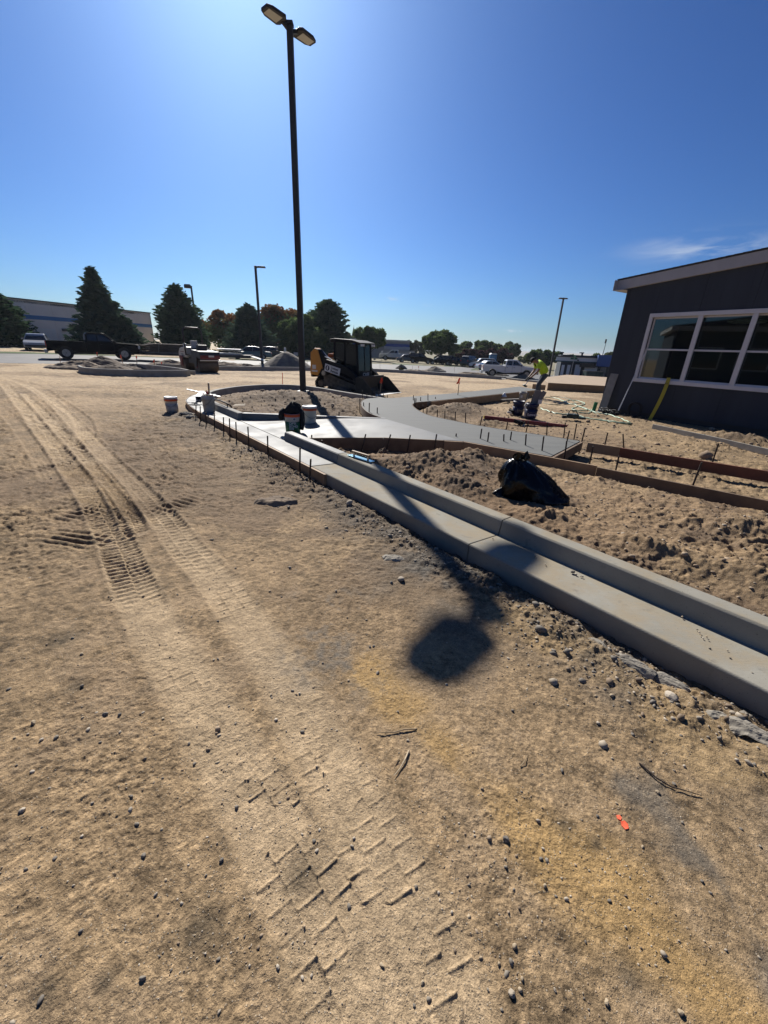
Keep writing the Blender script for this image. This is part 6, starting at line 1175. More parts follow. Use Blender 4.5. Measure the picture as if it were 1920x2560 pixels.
# blue striped building in the middle distance
def block(px0, px1, pyt, pyb, Y, dep, mt, parent, name, dY=0):
    a = np.array(at_depth(px0, pyb, Y)); b = np.array(at_depth(px1, pyb, Y + dY)); zt = at_depth((px0 + px1) / 2, pyt, Y)[2]; zb = tilt(a[0], a[1]) - .2; o = Vector(parent.location)
    return MB().box(((a[0] + b[0]) / 2 - o.x, (a[1] + b[1]) / 2 + dep / 2 - o.y, (zt + zb) / 2 - o.z), (abs(b[0] - a[0]), dep, zt - zb)).build(name, mt, parent)
def band(px0, px1, pyt, pyb, Y, dep, mt, parent, name):
    a = at_depth(px0, pyb, Y); b = at_depth(px1, pyt, Y); o = Vector(parent.location); zt = at_depth((px0 + px1) / 2, pyt, Y)[2]; zb = at_depth((px0 + px1) / 2, pyb, Y)[2]
    return MB().box(((a[0] + b[0]) / 2 - o.x, Y + dep / 2 - o.y, (zt + zb) / 2 - o.z), (abs(b[0] - a[0]), dep, zt - zb)).build(name, mt, parent)
c_ = at_depth(960, 895, 100); bb = empty('striped_building', (c_[0], c_[1], tilt(c_[0], c_[1])), 0, 'far pale building with a deep blue band behind the loader', 'building'); M_bb = mat('pale_cladding', (.50, .48, .46), .8, .06); M_bb2 = mat('grey_cladding', (.36, .35, .34), .8, .06); M_navyb = mat('deep_blue_band', (.02, .06, .28), .6, .05)
band(866, 1024, 850, 906, 100, 20, M_bb2, bb, 'wall'); band(862, 1026, 848, 852, 99.6, .8, M_bb, bb, 'parapet'); band(864, 1024, 858, 867, 99.5, .6, M_navyb, bb, 'stripe'); band(960, 1025, 867, 874, 99.3, .8, M_bb, bb, 'fascia'); band(958, 1037, 876, 888, 97.5, 3, M_bb2, bb, 'canopy'); band(962, 1030, 890, 896, 98.5, 1.5, M_bb, bb, 'lower_fascia')
for k in range(5): band(968 + k * 12, 976 + k * 12, 897, 905, 98.9, .3, M_cglass, bb, 'window')
# white and blue workshop at the right
c_ = on(1395, 945); Y3 = 55.5; ws_ = empty('workshop', (c_[0], Y3, tilt(c_[0], Y3)), -.33, 'low white and blue workshop with roller doors beyond the raised pad', 'building'); M_wsw = mat('workshop_white', (.62, .63, .65), .7, .05); M_wsb = mat('workshop_blue', (.025, .08, .26), .6, .05); M_wsd = mat('workshop_dark', (.02, .03, .045), .7, .05)
def zz(px, py): return px, py
sk = .041
def wband(px0, px1, y0, y1, dep, mt, name, off=0, par=None):
    return band(px0, px1, y0, y1, Y3 - off, dep, mt, par or ws_, name)
wband(1393, 1640, 891, 953, 12, M_wsd, 'wall'); wband(1393, 1486, 893.5, 903, .3, M_wsw, 'white_fascia', .32); wband(1391, 1488, 891, 893.5, .6, M_wtrim, 'roof_edge', .5); wband(1392, 1486, 903, 906, .5, mat('teal_trim', (.02, .06, .07), .6), 'trim_band', .45); wband(1484, 1640, 890, 918, 1.0, M_wsb, 'blue_parapet', 1.0)
for a, b in ((1400, 1412), (1412.5, 1425)): wband(a, b, 912, 941, .2, M_wsw, 'roller_door', .22)
wband(1429, 1448, 911, 943, .2, M_wsw, 'roller_door', .22); wband(1449, 1482, 917, 945, .2, M_wsw, 'roller_door', .22); wband(1389, 1396, 908, 942, .6, M_wsw, 'pier', .62); wband(1426, 1429, 908, 943, .4, M_wtrim, 'pier', .42); wband(1483, 1502, 917, 950, .4, mat('tan_pier', (.22, .21, .19), .8), 'pier', .42); wband(1449, 1484, 908, 918, .9, M_trim, 'awning', .95); wband(1442, 1446, 899, 902, .3, M_trim, 'wall_sign', .65); wband(1491, 1496, 917, 921, .3, M_trim, 'vent', 1.2); wband(1504, 1530, 920, 952, .2, M_trim, 'entrance', .22)
ws_.scale = (1.06, 1, 1)
dm = empty('dumpster', at_depth(1479, 946, 52), 0, 'dark green dumpster in front of the workshop', 'dumpster'); dm.location.z = tilt(dm.location.x, 52) ; M_dump = mat('dumpster_green', (.008, .035, .03), .6, .1)
MB().prism([(-.95, .1), (.95, .1), (1.05, 1.1), (-1.05, 1.1)], -.6, .6).build('bin', M_dump, dm, .02); MB().box((0, 0, 1.14), (2.14, 1.3, .07)).build('lid', M_trim, dm, .02)
for k in range(5): MB().box((-.8 + k * .4, -.62, .6), (.06, .05, .9)).build('rib', M_dump, dm)
for px, yt, yb_, lab in ((884, 812, 870, 'thin church spire far behind the round topped tree'),):
    a = at_depth(px, yb_, 190); t_ = at_depth(px, yt, 190); e = empty('church_spire', (a[0], 190, tilt(a[0], 60)), 0, lab, 'spire'); hh = t_[2] - e.location.z; MB().lathe([(1.9, 0), (1.9, hh * .45), (1.3, hh * .47), (.05, hh * .93), (.04, hh)], n=8).build('steeple', mat('spire_slate', (.05, .05, .055), .7), e); MB().box((0, 0, hh * .2), (3.6, 3.6, hh * .4)).build('tower', mat('spire_stone', (.2, .19, .18), .8), e)
# roof vents and masts behind the workshop
for px, yt, lab in ((1404, 881, 'dark roof pipe with a cap at the workshop left end'), (1454, 882, 'bent vent pipe on the workshop roof')):
    a = at_depth(px, 893, 57); t_ = at_depth(px, yt, 57); e = empty('roof_vent', a, 0, lab, 'vent'); MB().cyl((0, 0, -.3), (0, 0, t_[2] - a[2]), .12, .12, 8).build('stack', M_trim, e); MB().box((-.1, 0, t_[2] - a[2]), (.5, .3, .12)).build('cap', M_trim, e)
a = at_depth(1503, 890, 70); t_ = at_depth(1509, 855, 70); e = empty('radio_mast', (a[0], 70, tilt(a[0], 70)), 0, 'thin radio mast above the blue parapet', 'mast'); MB().cyl((0, 0, 0), (.3, 0, t_[2] - e.location.z), .10, .03, 6).build('mast_pole', M_steel, e); MB().cyl((.2, 0, 5), (.2, 0, 5.6), .12, .12, 6).build('mast_sleeve', M_steel, e)
a = on(1416, 946); e = empty('street_sign', (a[0], a[1] - 1, a[2]), 0, 'green street name sign on a thin post before the workshop', 'sign'); t_ = at_depth(1418, 893, a[1] - 1); MB().cyl((0, 0, 0), (.05, 0, t_[2] - a[2]), .03, .03, 8).build('post', M_alu, e); MB().box((.05, 0, t_[2] - a[2] - .12), (.85, .02, .22)).build('blade', mat('sign_green', (.01, .11, .06), .4), e); MB().box((.05, 0, t_[2] - a[2] + .10), (.02, .7, .2)).build('blade', MATS['sign_green'], e)
# signs
def post_sign(px, yt, yb_, ybase, Y, wpx, col, label, board_name='panel'):
    a = np.array(at_depth(px, ybase, Y)); a[2] = tilt(a[0], a[1]); e = empty('sign_post', a, 0, label, 'sign'); zt = at_depth(px, yt, Y)[2] - a[2]; zb = at_depth(px, yb_, Y)[2] - a[2]; w_ = wpx * Y / 930
    MB().box((0, 0, (zt + zb) / 2), (w_, .04, zt - zb)).build(board_name, col, e, .01); MB().cyl((0, .05, -.1), (0, .05, zt - .05), .04, .04, 8).build('post', M_alu, e); return e
post_sign(714, 869, 881, 900, 57, 4.5, M_bw, 'narrow white parking sign above the gravel pile'); post_sign(963, 886, 897, 906, 84, 8.5, M_bw, 'square pale sign below the striped building'); post_sign(936, 894, 901, 908, 84, 5, M_bw, 'small pale sign just right of the loader cab'); post_sign(954, 877, 886, 906, 83, 4.5, M_bw, 'tall narrow pale sign left of the square sign'); post_sign(740, 881, 889, 900, 62, 9, M_bb, 'dim pale notice board under the pines')
a = np.array(at_depth(834, 890, 72)); a[2] = tilt(a[0], a[1]); py_ = empty('pylon_sign', a, 0, 'tall pylon sign with a pale oval top behind the loader', 'sign'); zc = at_depth(834, 850, 72)[2] - a[2]; k = 72 / 930
MB().box((-.25, 0, zc / 2), (.75, .5, zc)).build('pylon', mat('pylon_grey', (.2, .2, .2), .7), py_, .03); MB().cyl((0, -.15, 0), (0, .15, 0), 1, 1, 32).build('oval_face', mat('oval_face_paint', (.25, .25, .25), .6), py_).location = (0, 0, zc); bpy.data.objects[py_.name].children[-1].scale = (10.5 * k, 1.2, 9.5 * k)
text('Art', .95, mat('oval_ink', (.5, .5, .52), .6), py_, (.15, -.21, zc), (math.pi / 2, 0, 0), bold=True)
a = on(1230, 909); e = empty('portable_toilet', (at_depth(1230, 908, 80)[0], 80, tilt(11, 80)), 0, 'bright blue portable toilet under the purple trees', 'portable toilet'); MB().box((0, 0, 1.1), (1.2, 1.2, 2.2)).build('cabin', mat('toilet_blue', (.03, .12, .25), .5), e, .05); MB().prism([(-.65, 2.2), (.65, 2.2), (.4, 2.42), (-.4, 2.42)], -.62, .62).build('roof', M_bw, e); MB().box((0, -.61, 1.05), (.7, .03, 1.8)).build('door', mat('toilet_door', (.05, .16, .3), .5), e)

# ================================================================== TREES
def foliage(name, c1, c2, tr=.25):
    if name in MATS: return MATS[name]
    m = bpy.data.materials.new(name); m.use_nodes = True; t = m.node_tree; t.nodes.clear(); L = t.links
    o = nn(t, 'ShaderNodeOutputMaterial'); d = nn(t, 'ShaderNodeBsdfDiffuse'); tl_ = nn(t, 'ShaderNodeBsdfTranslucent'); mx_ = nn(t, 'ShaderNodeMixShader'); mx_.inputs[0].default_value = tr
    tcn = nn(t, 'ShaderNodeTexCoord'); nz = nn(t, 'ShaderNodeTexNoise'); nz.inputs['Scale'].default_value = .9; nz.inputs['Detail'].default_value = 5; L.new(tcn.outputs['Object'], nz.inputs['Vector'])
    r_ = nn(t, 'ShaderNodeValToRGB'); r_.color_ramp.elements[0].position = .35; r_.color_ramp.elements[1].position = .68; r_.color_ramp.elements[0].color = (*c1, 1); r_.color_ramp.elements[1].color = (*c2, 1)
    L.new(nz.outputs['Fac'], r_.inputs[0]); L.new(r_.outputs[0], d.inputs[0]); L.new(r_.outputs[0], tl_.inputs[0]); L.new(d.outputs[0], mx_.inputs[1]); L.new(tl_.outputs[0], mx_.inputs[2]); L.new(mx_.outputs[0], o.inputs[0]); MATS[name] = m; return m
F_spruce = foliage('spruce_needles', (.040, .075, .055), (.095, .14, .085), .25); F_pine = foliage('pine_needles', (.036, .072, .042), (.09, .14, .070), .25); F_maple = foliage('turning_leaves', (.09, .07, .03), (.24, .095, .04), .4); F_green = foliage('green_leaves', (.055, .095, .034), (.14, .18, .065), .4); F_purple = foliage('plum_leaves', (.045, .026, .030), (.095, .048, .050), .3); F_olive = foliage('olive_leaves', (.075, .095, .042), (.14, .16, .07), .35); F_scrub = foliage('dry_scrub', (.10, .085, .04), (.16, .13, .06), .3)
M_bark = mat('bark', (.045, .035, .027), .95, .3, 6, .02, 12)
def leaf_mesh(name, C, D, U, a, b, mt, parent, flat=1):
    """many small leaf faces: centres C, long axis D, side axis U (unit rows), half sizes a, b"""
    n = len(C); V_ = np.empty((n, 4, 3)); V_[:, 0] = C - D * a[:, None]; V_[:, 1] = C + U * b[:, None]; V_[:, 2] = C + D * a[:, None]; V_[:, 3] = C - U * b[:, None]
    me = bpy.data.meshes.new(name); me.vertices.add(4 * n); me.vertices.foreach_set('co', V_.ravel()); me.loops.add(4 * n); me.loops.foreach_set('vertex_index', np.arange(4 * n, dtype=np.int32)); me.polygons.add(n); me.polygons.foreach_set('loop_start', (np.arange(n) * 4).astype(np.int32)); me.update(calc_edges=True); me.materials.append(mt)
    o = bpy.data.objects.new(name, me); COL.objects.link(o); o.parent = parent; return o
def unit(v): return v / (np.linalg.norm(v, axis=1, keepdims=True) + 1e-9)
def tree_root(px, Y, label, ybase=None, name='tree', group='trees beyond the car park'):
    p = np.array(at_depth(px, 880, Y)); p[2] = float(tilt(p[0], p[1])) - .05; return empty(name, p, 0, label, 'tree', group), p
def conifer(px, pyt, Y, wpx, label, seed, mt=F_spruce, base=.06, power=.85, name='spruce_tree', side=(), droop=.25, spray=.42, nb=330):
    px = px + (848 - px) / 3100 * (870 - pyt); e, p = tree_root(px, Y, label, name=name); H = at_depth(px, pyt, Y)[2] - p[2]; Wd = wpx * Y / 1080; rng = np.random.default_rng(seed)
    MB().cyl((0, 0, -.2), (0, 0, H * .96), H * .022, .02, 8).build('trunk', M_bark, e)
    C, D, U, A, B = [], [], [], [], []
    def one(cx, cy, H_, W_, nb, b0):
        for i in range(nb):
            t = b0 + (1 - b0) * (i / nb) ** 1.05; az = i * 2.399 + rng.normal() * .25; R_ = W_ / 2 * ((1 - t) / (1 - b0)) ** power * rng.uniform(.62, 1.18) * (1 + .22 * math.sin(az * 2 + seed) * math.sin(t * 9 + seed * 1.7)) + .12
            k = max(4, int(R_ / .17)); s_ = np.linspace(.12, 1, k); x = cx + np.cos(az) * R_ * s_; y = cy + np.sin(az) * R_ * s_; z = t * H_ + R_ * (-droop * s_ + .30 * s_ ** 3) + rng.normal(0, .05, k)
            for q in range(2):
                yaw = az + rng.normal(0, .55, k); d = np.stack([np.cos(yaw), np.sin(yaw), rng.normal(.05, .25, k)], 1); C.append(np.stack([x, y, z], 1) + rng.normal(0, .09, (k, 3))); D.append(unit(d)); U.append(unit(np.cross(d, rng.normal(0, 1, (k, 3))))); A.append(rng.uniform(.6, 1.1, k) * spray); B.append(rng.uniform(.25, .5, k) * spray)
    one(0, 0, H, Wd, nb, base)
    for dx, hh, ww in side: one(dx * Y / 1080, 0, H * hh, ww * Y / 1080, int(nb * .6), .12)
    leaf_mesh('crown', np.concatenate(C), np.concatenate(D), np.concatenate(U), np.concatenate(A), np.concatenate(B), mt, e); return e
def broadleaf(px, pyt, Y, wpx, label, seed, mt, pyb=None, nl=26, per=330, leaf=.26, trunk=.16, name='broadleaf_tree', mt2=None, top=None, ybase=None, gap=1.0, group='trees beyond the car park', lob=(.20, .36)):
    px = px + (848 - px) / 3100 * (870 - pyt) * .6; e, p = tree_root(px, Y, label, name=name, group=group); H = at_depth(px, pyt, Y)[2] - p[2]; Wd = wpx * Y / 1080; rng = np.random.default_rng(seed); z0 = H * trunk if pyb is None else at_depth(px, pyb, Y)[2] - p[2]
    tb = MB(); tb.cyl((0, 0, -.2), (.05 * H * .3, 0, H * .55), H * .026, H * .012, 8)
    C, D, U, A, B = [], [], [], [], []; cz = (z0 + H) / 2; rz_ = (H - z0) / 2
    for i in range(nl):
        v = rng.normal(size=3); v /= np.linalg.norm(v); q = rng.uniform(.35, .80) ** .6 if i else .1; lr = rng.uniform(*lob) * min(Wd / 2, rz_ * 1.3) * (1.15 if i < nl * .4 else .85)
        c = np.array([v[0] * (Wd / 2 - lr * .8) * q * 1.12, v[1] * (Wd / 2 - lr) * q, cz + v[2] * (rz_ - lr * .7) * q * 1.08])
        if i % 2 == 0: tb.cyl((0, 0, max(.3, z0 * .8)), tuple(c), H * .008, H * .003, 5)
        n = per; w_ = rng.normal(size=(n, 3)); w_ = unit(w_); rr_ = lr * rng.uniform(.45, 1.08, n) ** .7; C.append(c + w_ * rr_[:, None] * [1.1, 1.1, .85]); d = rng.normal(size=(n, 3)) + w_ * .4; D.append(unit(d)); U.append(unit(np.cross(d, rng.normal(size=(n, 3))))); A.append(rng.uniform(.6, 1.2, n) * leaf); B.append(rng.uniform(.4, .8, n) * leaf)
    tb.build('trunk', M_bark, e); C = np.concatenate(C); D = np.concatenate(D); U = np.concatenate(U); A = np.concatenate(A); B = np.concatenate(B)
    if mt2 is not None:
        hi = C[:, 2] + rng.normal(0, .5, len(C)) > (top or .72) * H
        leaf_mesh('crown', C[~hi], D[~hi], U[~hi], A[~hi], B[~hi], mt, e); leaf_mesh('crown_top', C[hi], D[hi], U[hi], A[hi], B[hi], mt2, e)
    else: leaf_mesh('crown', C, D, U, A, B, mt, e)
    return e
conifer(-22, 728, 45, 150, 'dark pine cut off by the left edge of the picture', 1, F_pine, name='pine_tree', base=.10, power=.6, spray=.36)
conifer(230, 674, 49, 135, 'big shaggy blue spruce in front of the warehouse', 2, F_spruce, side=((60, .42, 80), (22, .70, 92), (-16, .5, 90)), nb=380, base=.08, power=.85)
conifer(440, 714, 60, 128, 'dense dark pine beside the warehouse end', 3, F_pine, name='pine_tree', base=.10, power=.55, side=((30, .60, 66),), spray=.38, nb=430)
broadleaf(566, 772, 78, 136, 'turning maple with rusty crown behind the roller', 4, F_green, mt2=F_maple, top=.62, nl=44, trunk=.03, name='maple_tree')
conifer(620, 763, 66, 128, 'broad dark spruce behind the far light pole', 5, F_spruce, base=.04, power=.62, nb=420, side=((30, .55, 62),))
broadleaf(704, 758, 76, 160, 'large turning maple left of the tall pole', 6, F_green, mt2=F_maple, top=.70, nl=54, trunk=.03, name='maple_tree')
broadleaf(755, 784, 68, 130, 'dark green tree directly behind the tall pole', 7, F_green, nl=44, leaf=.24, trunk=.02)
conifer(822, 751, 72, 118, 'tall dark pine right of the tall pole', 8, F_pine, name='pine_tree', base=.08, power=.42, nb=420, spray=.42)
conifer(788, 778, 76, 110, 'shorter dark pine left of the tall dark pine', 9, F_pine, name='pine_tree', base=.06, power=.5, nb=330)
broadleaf(505, 812, 84, 60, 'small rusty tree between the pine and the maple', 10, F_maple, nl=14, per=220)
broadleaf(925, 813, 78, 92, 'round topped green tree behind the loader cab', 11, F_green, nl=26, trunk=.28)
broadleaf(872, 828, 150, 40, 'distant olive tree beside the church spire', 12, F_olive, nl=12, per=200, leaf=.4)
broadleaf(1033, 841, 120, 38, 'slim pale tree left of the big round tree', 13, F_olive, nl=14, per=220, leaf=.34)
broadleaf(1060, 846, 118, 42, 'second slim pale tree left of the big round tree', 14, F_olive, nl=14, per=220, leaf=.34)
broadleaf(1103, 818, 86, 94, 'big round shade tree with a visible trunk at centre right', 15, F_green, nl=34, per=330, trunk=.20)
broadleaf(1155, 866, 112, 74, 'low grey green tree right of the big round tree', 16, F_olive, nl=22, per=240, leaf=.36, trunk=.03)
broadleaf(1200, 849, 118, 120, 'wide green crown rising over the plum trees', 17, F_green, nl=30, leaf=.36)
broadleaf(1262, 850, 120, 96, 'green tree at the right end of the plum trees', 18, F_green, nl=26, leaf=.36, mt2=F_olive, top=.8)
broadleaf(1180, 871, 88, 84, 'dark plum tree over the tall dark car', 19, F_purple, nl=24, leaf=.26, trunk=.14)
broadleaf(1247, 864, 88, 84, 'dark plum tree over the portable toilet', 20, F_purple, nl=24, leaf=.26, trunk=.14)
broadleaf(1312, 890, 140, 50, 'distant low olive bush under the far hill', 21, F_olive, nl=14, per=220, leaf=.4, trunk=.05)
broadleaf(1366, 871, 92, 104, 'rounded willow like tree behind the right light pole', 22, F_olive, nl=30, leaf=.30, trunk=.08, mt2=F_green, top=.6)
broadleaf(1424, 886, 110, 46, 'treetop over the workshop left half', 23, F_olive, nl=14, per=220, leaf=.34); broadleaf(1481, 881, 110, 56, 'rounded treetop over the workshop middle', 24, F_green, nl=16, per=220, leaf=.34); broadleaf(1530, 872, 100, 40, 'yellowing treetop at the dark building corner', 25, F_olive, nl=14, per=220, leaf=.3)
for i, (px, pyt, Y, wpx, m_, lab) in enumerate(((1092, 888, 84, 16, F_scrub, 'straw coloured shrub left of the round tree trunk'), (1122, 892, 92, 30, F_olive, 'grey green shrub right of the round tree trunk'), (1155, 893, 92, 26, F_scrub, 'straw coloured shrub below the low grey green tree'), (683, 868, 66, 14, F_scrub, 'pale flowering shrub behind the maroon car'), (545, 874, 60, 44, F_scrub, 'dry low shrub behind the roller'), (1070, 896, 84, 22, F_scrub, 'tawny grass clump by the boxy black car'), (1005, 917, 46, 12, F_scrub, 'scrubby weed on the tiny heap beyond the loader'))):
    broadleaf(px, pyt, Y, wpx, lab, 60 + i, m_, nl=8, per=120, leaf=.22 if Y > 50 else .08, trunk=.02, name='shrub', group='shrubs along the verge')

# ================================================================== LOOSE STONES, GRAVEL AND LITTER
M_st = [mat('pebble_%d' % i, c, .85, .2, 30, .002, 90) for i, c in enumerate(((.34, .285, .215), (.22, .19, .15), (.42, .36, .28), (.16, .14, .115), (.37, .29, .19)))]
STONES = []
def stone_mesh(seed, ang=.0):
    import bmesh
    bm = bmesh.new(); bmesh.ops.create_icosphere(bm, subdivisions=2, radius=1); rng = np.random.default_rng(seed)
    for v in bm.verts:
        c = np.array(v.co); q = 1 + .5 * fbm(np.array([c[0] * 1.1 + seed * 3.1 + c[2]]), np.array([c[1] * 1.1 + c[2] * .7]), 3, seed)[0]
        v.co = Vector(c * q)
    pl_ = rng.normal(size=(5, 3))
    for nrm in unit(pl_):                                                   # knock a few flat facets into it
        for v in bm.verts:
            d = float(np.dot(np.array(v.co), nrm)) - rng.uniform(.62, .85)
            if d > 0: v.co -= Vector(nrm * d)
    me = bpy.data.meshes.new('stone'); bm.to_mesh(me); bm.free(); me.polygons.foreach_set('use_smooth', [seed % 2 == 0] * len(me.polygons)); return me
for i in range(10):
    me = stone_mesh(i + 1); me.materials.append(M_st[i % 5]); STONES.append(me)
# the stones one can pick out, surveyed one by one (pixel, width in pixels)
SP = [(58, 2030, 25), (330, 1996, 14), (327, 2030, 18), (344, 2065, 18), (405, 2078, 12), (232, 2012, 12), (140, 2153, 16), (68, 2180, 16), (360, 2143, 18), (592, 2020, 16), (554, 2155, 18), (390, 2240, 14), (455, 2262, 12), (358, 2450, 20), (104, 2504, 22), (548, 2532, 14), (547, 2400, 13), (695, 2422, 15), (756, 2445, 14), (612, 2343, 10),
      (86, 1812, 18), (106, 1855, 18), (142, 1850, 18), (222, 1828, 18), (264, 1790, 16), (209, 1800, 12), (300, 1790, 14), (40, 1852, 12), (408, 1798, 12), (301, 1834, 12), (83, 1936, 16), (207, 1720, 14), (24, 1727, 14), (182, 1598, 12), (205, 1638, 12), (487, 1912, 14), (473, 1862, 12), (589, 1811, 10), (573, 1767, 10), (535, 1652, 8), (545, 1650, 9),
      (678, 1739, 12), (680, 1745, 9), (731, 1728, 11), (749, 1736, 10), (756, 1832, 14), (944, 1683, 15), (1116, 1712, 11), (1003, 1450, 34), (978, 1457, 16), (816, 1322, 16), (893, 1306, 14), (722, 1274, 14), (874, 1271, 30), (925, 1618, 10), (934, 1616, 9), (868, 1545, 8), (807, 1658, 9), (1020, 1852, 11), (1018, 1852, 10), (995, 1780, 9), (840, 1480, 9), (633, 1775, 10),
      (785, 2105, 16), (792, 2128, 16), (885, 2098, 14), (880, 2118, 12), (773, 2340, 0), (873, 2268, 16), (1040, 2220, 13), (1038, 2215, 11), (1096, 2234, 12), (1129, 2284, 13), (1263, 2102, 26), (1345, 2056, 17), (1357, 2125, 12), (1351, 2151, 12), (1361, 2217, 16), (1285, 2370, 22), (1276, 2410, 20), (1304, 2452, 14), (1278, 2488, 26), (1300, 2478, 16), (1219, 2478, 11), (1386, 2478, 12), (1253, 2530, 12), (954, 2413, 18), (1072, 2500, 18), (1056, 2458, 16), (1035, 2516, 12), (757, 2443, 10), (779, 2440, 12), (1172, 2216, 10),
      (1415, 2250, 17), (1522, 2255, 12), (1463, 2357, 11), (1347, 2384, 11), (1387, 2480, 12), (1515, 2510, 22), (1700, 2535, 22), (1638, 2416, 11), (1594, 2414, 10), (1605, 2120, 12), (1493, 2043, 12), (1541, 2009, 10), (1404, 1929, 14), (1710, 1918, 12), (1684, 1961, 14), (1866, 1916, 22), (1838, 1907, 16), (1643, 1983, 16), (1673, 1752, 40), (1630, 1764, 14), (1528, 1745, 20), (1679, 1805, 16), (1430, 1675, 14), (1426, 1628, 16), (1340, 1600, 14), (1328, 1617, 10), (1705, 2057, 10), (1754, 2205, 14), (1775, 2235, 12), (1897, 2395, 12), (1900, 2117, 12), (1735, 2093, 10), (1582, 1740, 12), (1489, 1742, 10), (1700, 1845, 10), (1823, 1800, 18)]
random.seed(21)
SPECIAL = {(58, 2030): 'round pale pebble pressed into the dirt at the left edge', (1003, 1450): 'broken pale concrete chunk beside the pole shadow', (1673, 1752): 'upright dark clod near the gutter at right', (1263, 2102): 'long grey pebble with a sharp shadow', (1278, 2488): 'tan pebble pair member near the bottom centre right', (874, 1271): 'flat grey broken stone near the gutter form', (1866, 1916): 'pale rounded stone at the right edge', (104, 2504): 'whitish stone in the bottom left corner'}
for px, py, wpx in SP:
    if wpx == 0: continue
    p = at(px, py); dist = float(np.dot(p - CAMP, FW)); r_ = wpx * .36 * dist / CAM_F; k = random.randrange(10)
    o = bpy.data.objects.new('stone', STONES[k]); COL.objects.link(o); sx, sy, sz = random.uniform(.85, 1.3), random.uniform(.7, 1.0), random.uniform(.5, .8)
    o.location = (p[0], p[1], gz(p[0], p[1]) + r_ * sz * .42); o.scale = (r_ * sx, r_ * sy, r_ * sz); o.rotation_euler = (random.uniform(-.3, .3), random.uniform(-.3, .3), random.uniform(0, 6.3))
    tag(o, SPECIAL.get((px, py), 'small loose pebble lying on the bare dirt'), 'stone', 'loose pebbles on the dirt')
for px, py, wpx in ((1432, 1432, 17), (1440, 1437, 10), (1451, 1441, 8), (1456, 1443, 8), (1338, 1392, 8), (1363, 1412, 7), (1365, 1415, 6), (1742, 1575, 9), (1748, 1582, 10), (1752, 1590, 8), (1757, 1597, 8), (1766, 1593, 9), (1770, 1600, 7), (1774, 1622, 9), (1818, 1627, 7), (1825, 1646, 8), (1232, 1347, 7), (1705, 1543, 9), (1880, 1683, 7)):
    p = at(px, py, .134); dist = float(np.dot(p - CAMP, FW)); r_ = wpx * .36 * dist / CAM_F; o = bpy.data.objects.new('dirt_crumb', STONES[random.randrange(10)]); COL.objects.link(o); o.location = (p[0], p[1], .136 + r_ * .3); o.scale = (r_, r_ * .8, r_ * .6); o.rotation_euler[2] = random.uniform(0, 6); tag(o, 'small dirt crumb lying on the gutter pan', 'crumb', 'crumbs on the gutter pan')
# slabs of spilled concrete along the foot of the gutter
M_spill = mat('spilled_concrete', (.24, .215, .175), .95, .3, 9, .01, 50)
def spill(px, py, L, Wd, h, rz, label, seed, mt=None):
    p = at(px, py); n = 26; xs = np.linspace(-1, 1, n); X, Y = np.meshgrid(xs, xs, indexing='ij'); e_ = fbm(X * 1.3 + seed, Y * 1.3, 3, seed); r = np.hypot(X, Y) * (1 + 1.1 * e_); Z = h * np.clip(1.15 - r ** 3, -.6, 1) * (1 + .8 * fbm(X * 3 + seed, Y * 3, 3, seed + 2)) - .004
    idx = lambda i, j: i * n + j; me = bpy.data.meshes.new('concrete_spill'); me.from_pydata([(a * L / 2, b * Wd / 2, c) for a, b, c in zip(X.ravel(), Y.ravel(), Z.ravel())], [], [(idx(i, j), idx(i + 1, j), idx(i + 1, j + 1), idx(i, j + 1)) for i in range(n - 1) for j in range(n - 1) if r[i, j] < 1.25])
    o = bpy.data.objects.new('concrete_spill', me); COL.objects.link(o); o.location = (p[0], p[1], gz(p[0], p[1]) - .004); o.rotation_euler[2] = rz; me.materials.append(mt or M_spill); tag(o, label, 'spill', 'spilled concrete along the gutter')
ga = math.atan2(GD[1], GD[0])
spill(1585, 1672, .22, .09, .022, ga, 'long flat slab of spilled concrete left of its neighbour', 2); spill(1665, 1705, .22, .10, .020, ga + .2, 'wide flat slab of spilled concrete by the gutter foot', 5); spill(1492, 1612, .16, .07, .014, ga, 'thin spill of concrete just right of the lamp shadow', 7); spill(1880, 1850, .22, .12, .03, ga, 'lumpy spilled concrete at the right edge', 9); spill(1795, 1800, .14, .08, .016, ga + .4, 'small crumbled spill near the gutter at far right', 12); spill(985, 1397, .20, .13, .020, .3, 'crusty grey patch of spilled concrete above the pale chunk', 14); spill(690, 1258, .5, .3, .05, .2, 'low tan crust of dirt below the form board end', 16, M_loam2); spill(860, 1228, .30, .18, .03, .5, 'pale hump of spill at the form board end', 18); spill(470, 1040, .45, .18, .04, -.3, 'flat grey slab on the dirt beside the lidded bucket', 20); spill(480, 1047, .25, .14, .03, .3, 'second flat grey slab beside the lidded bucket', 22)
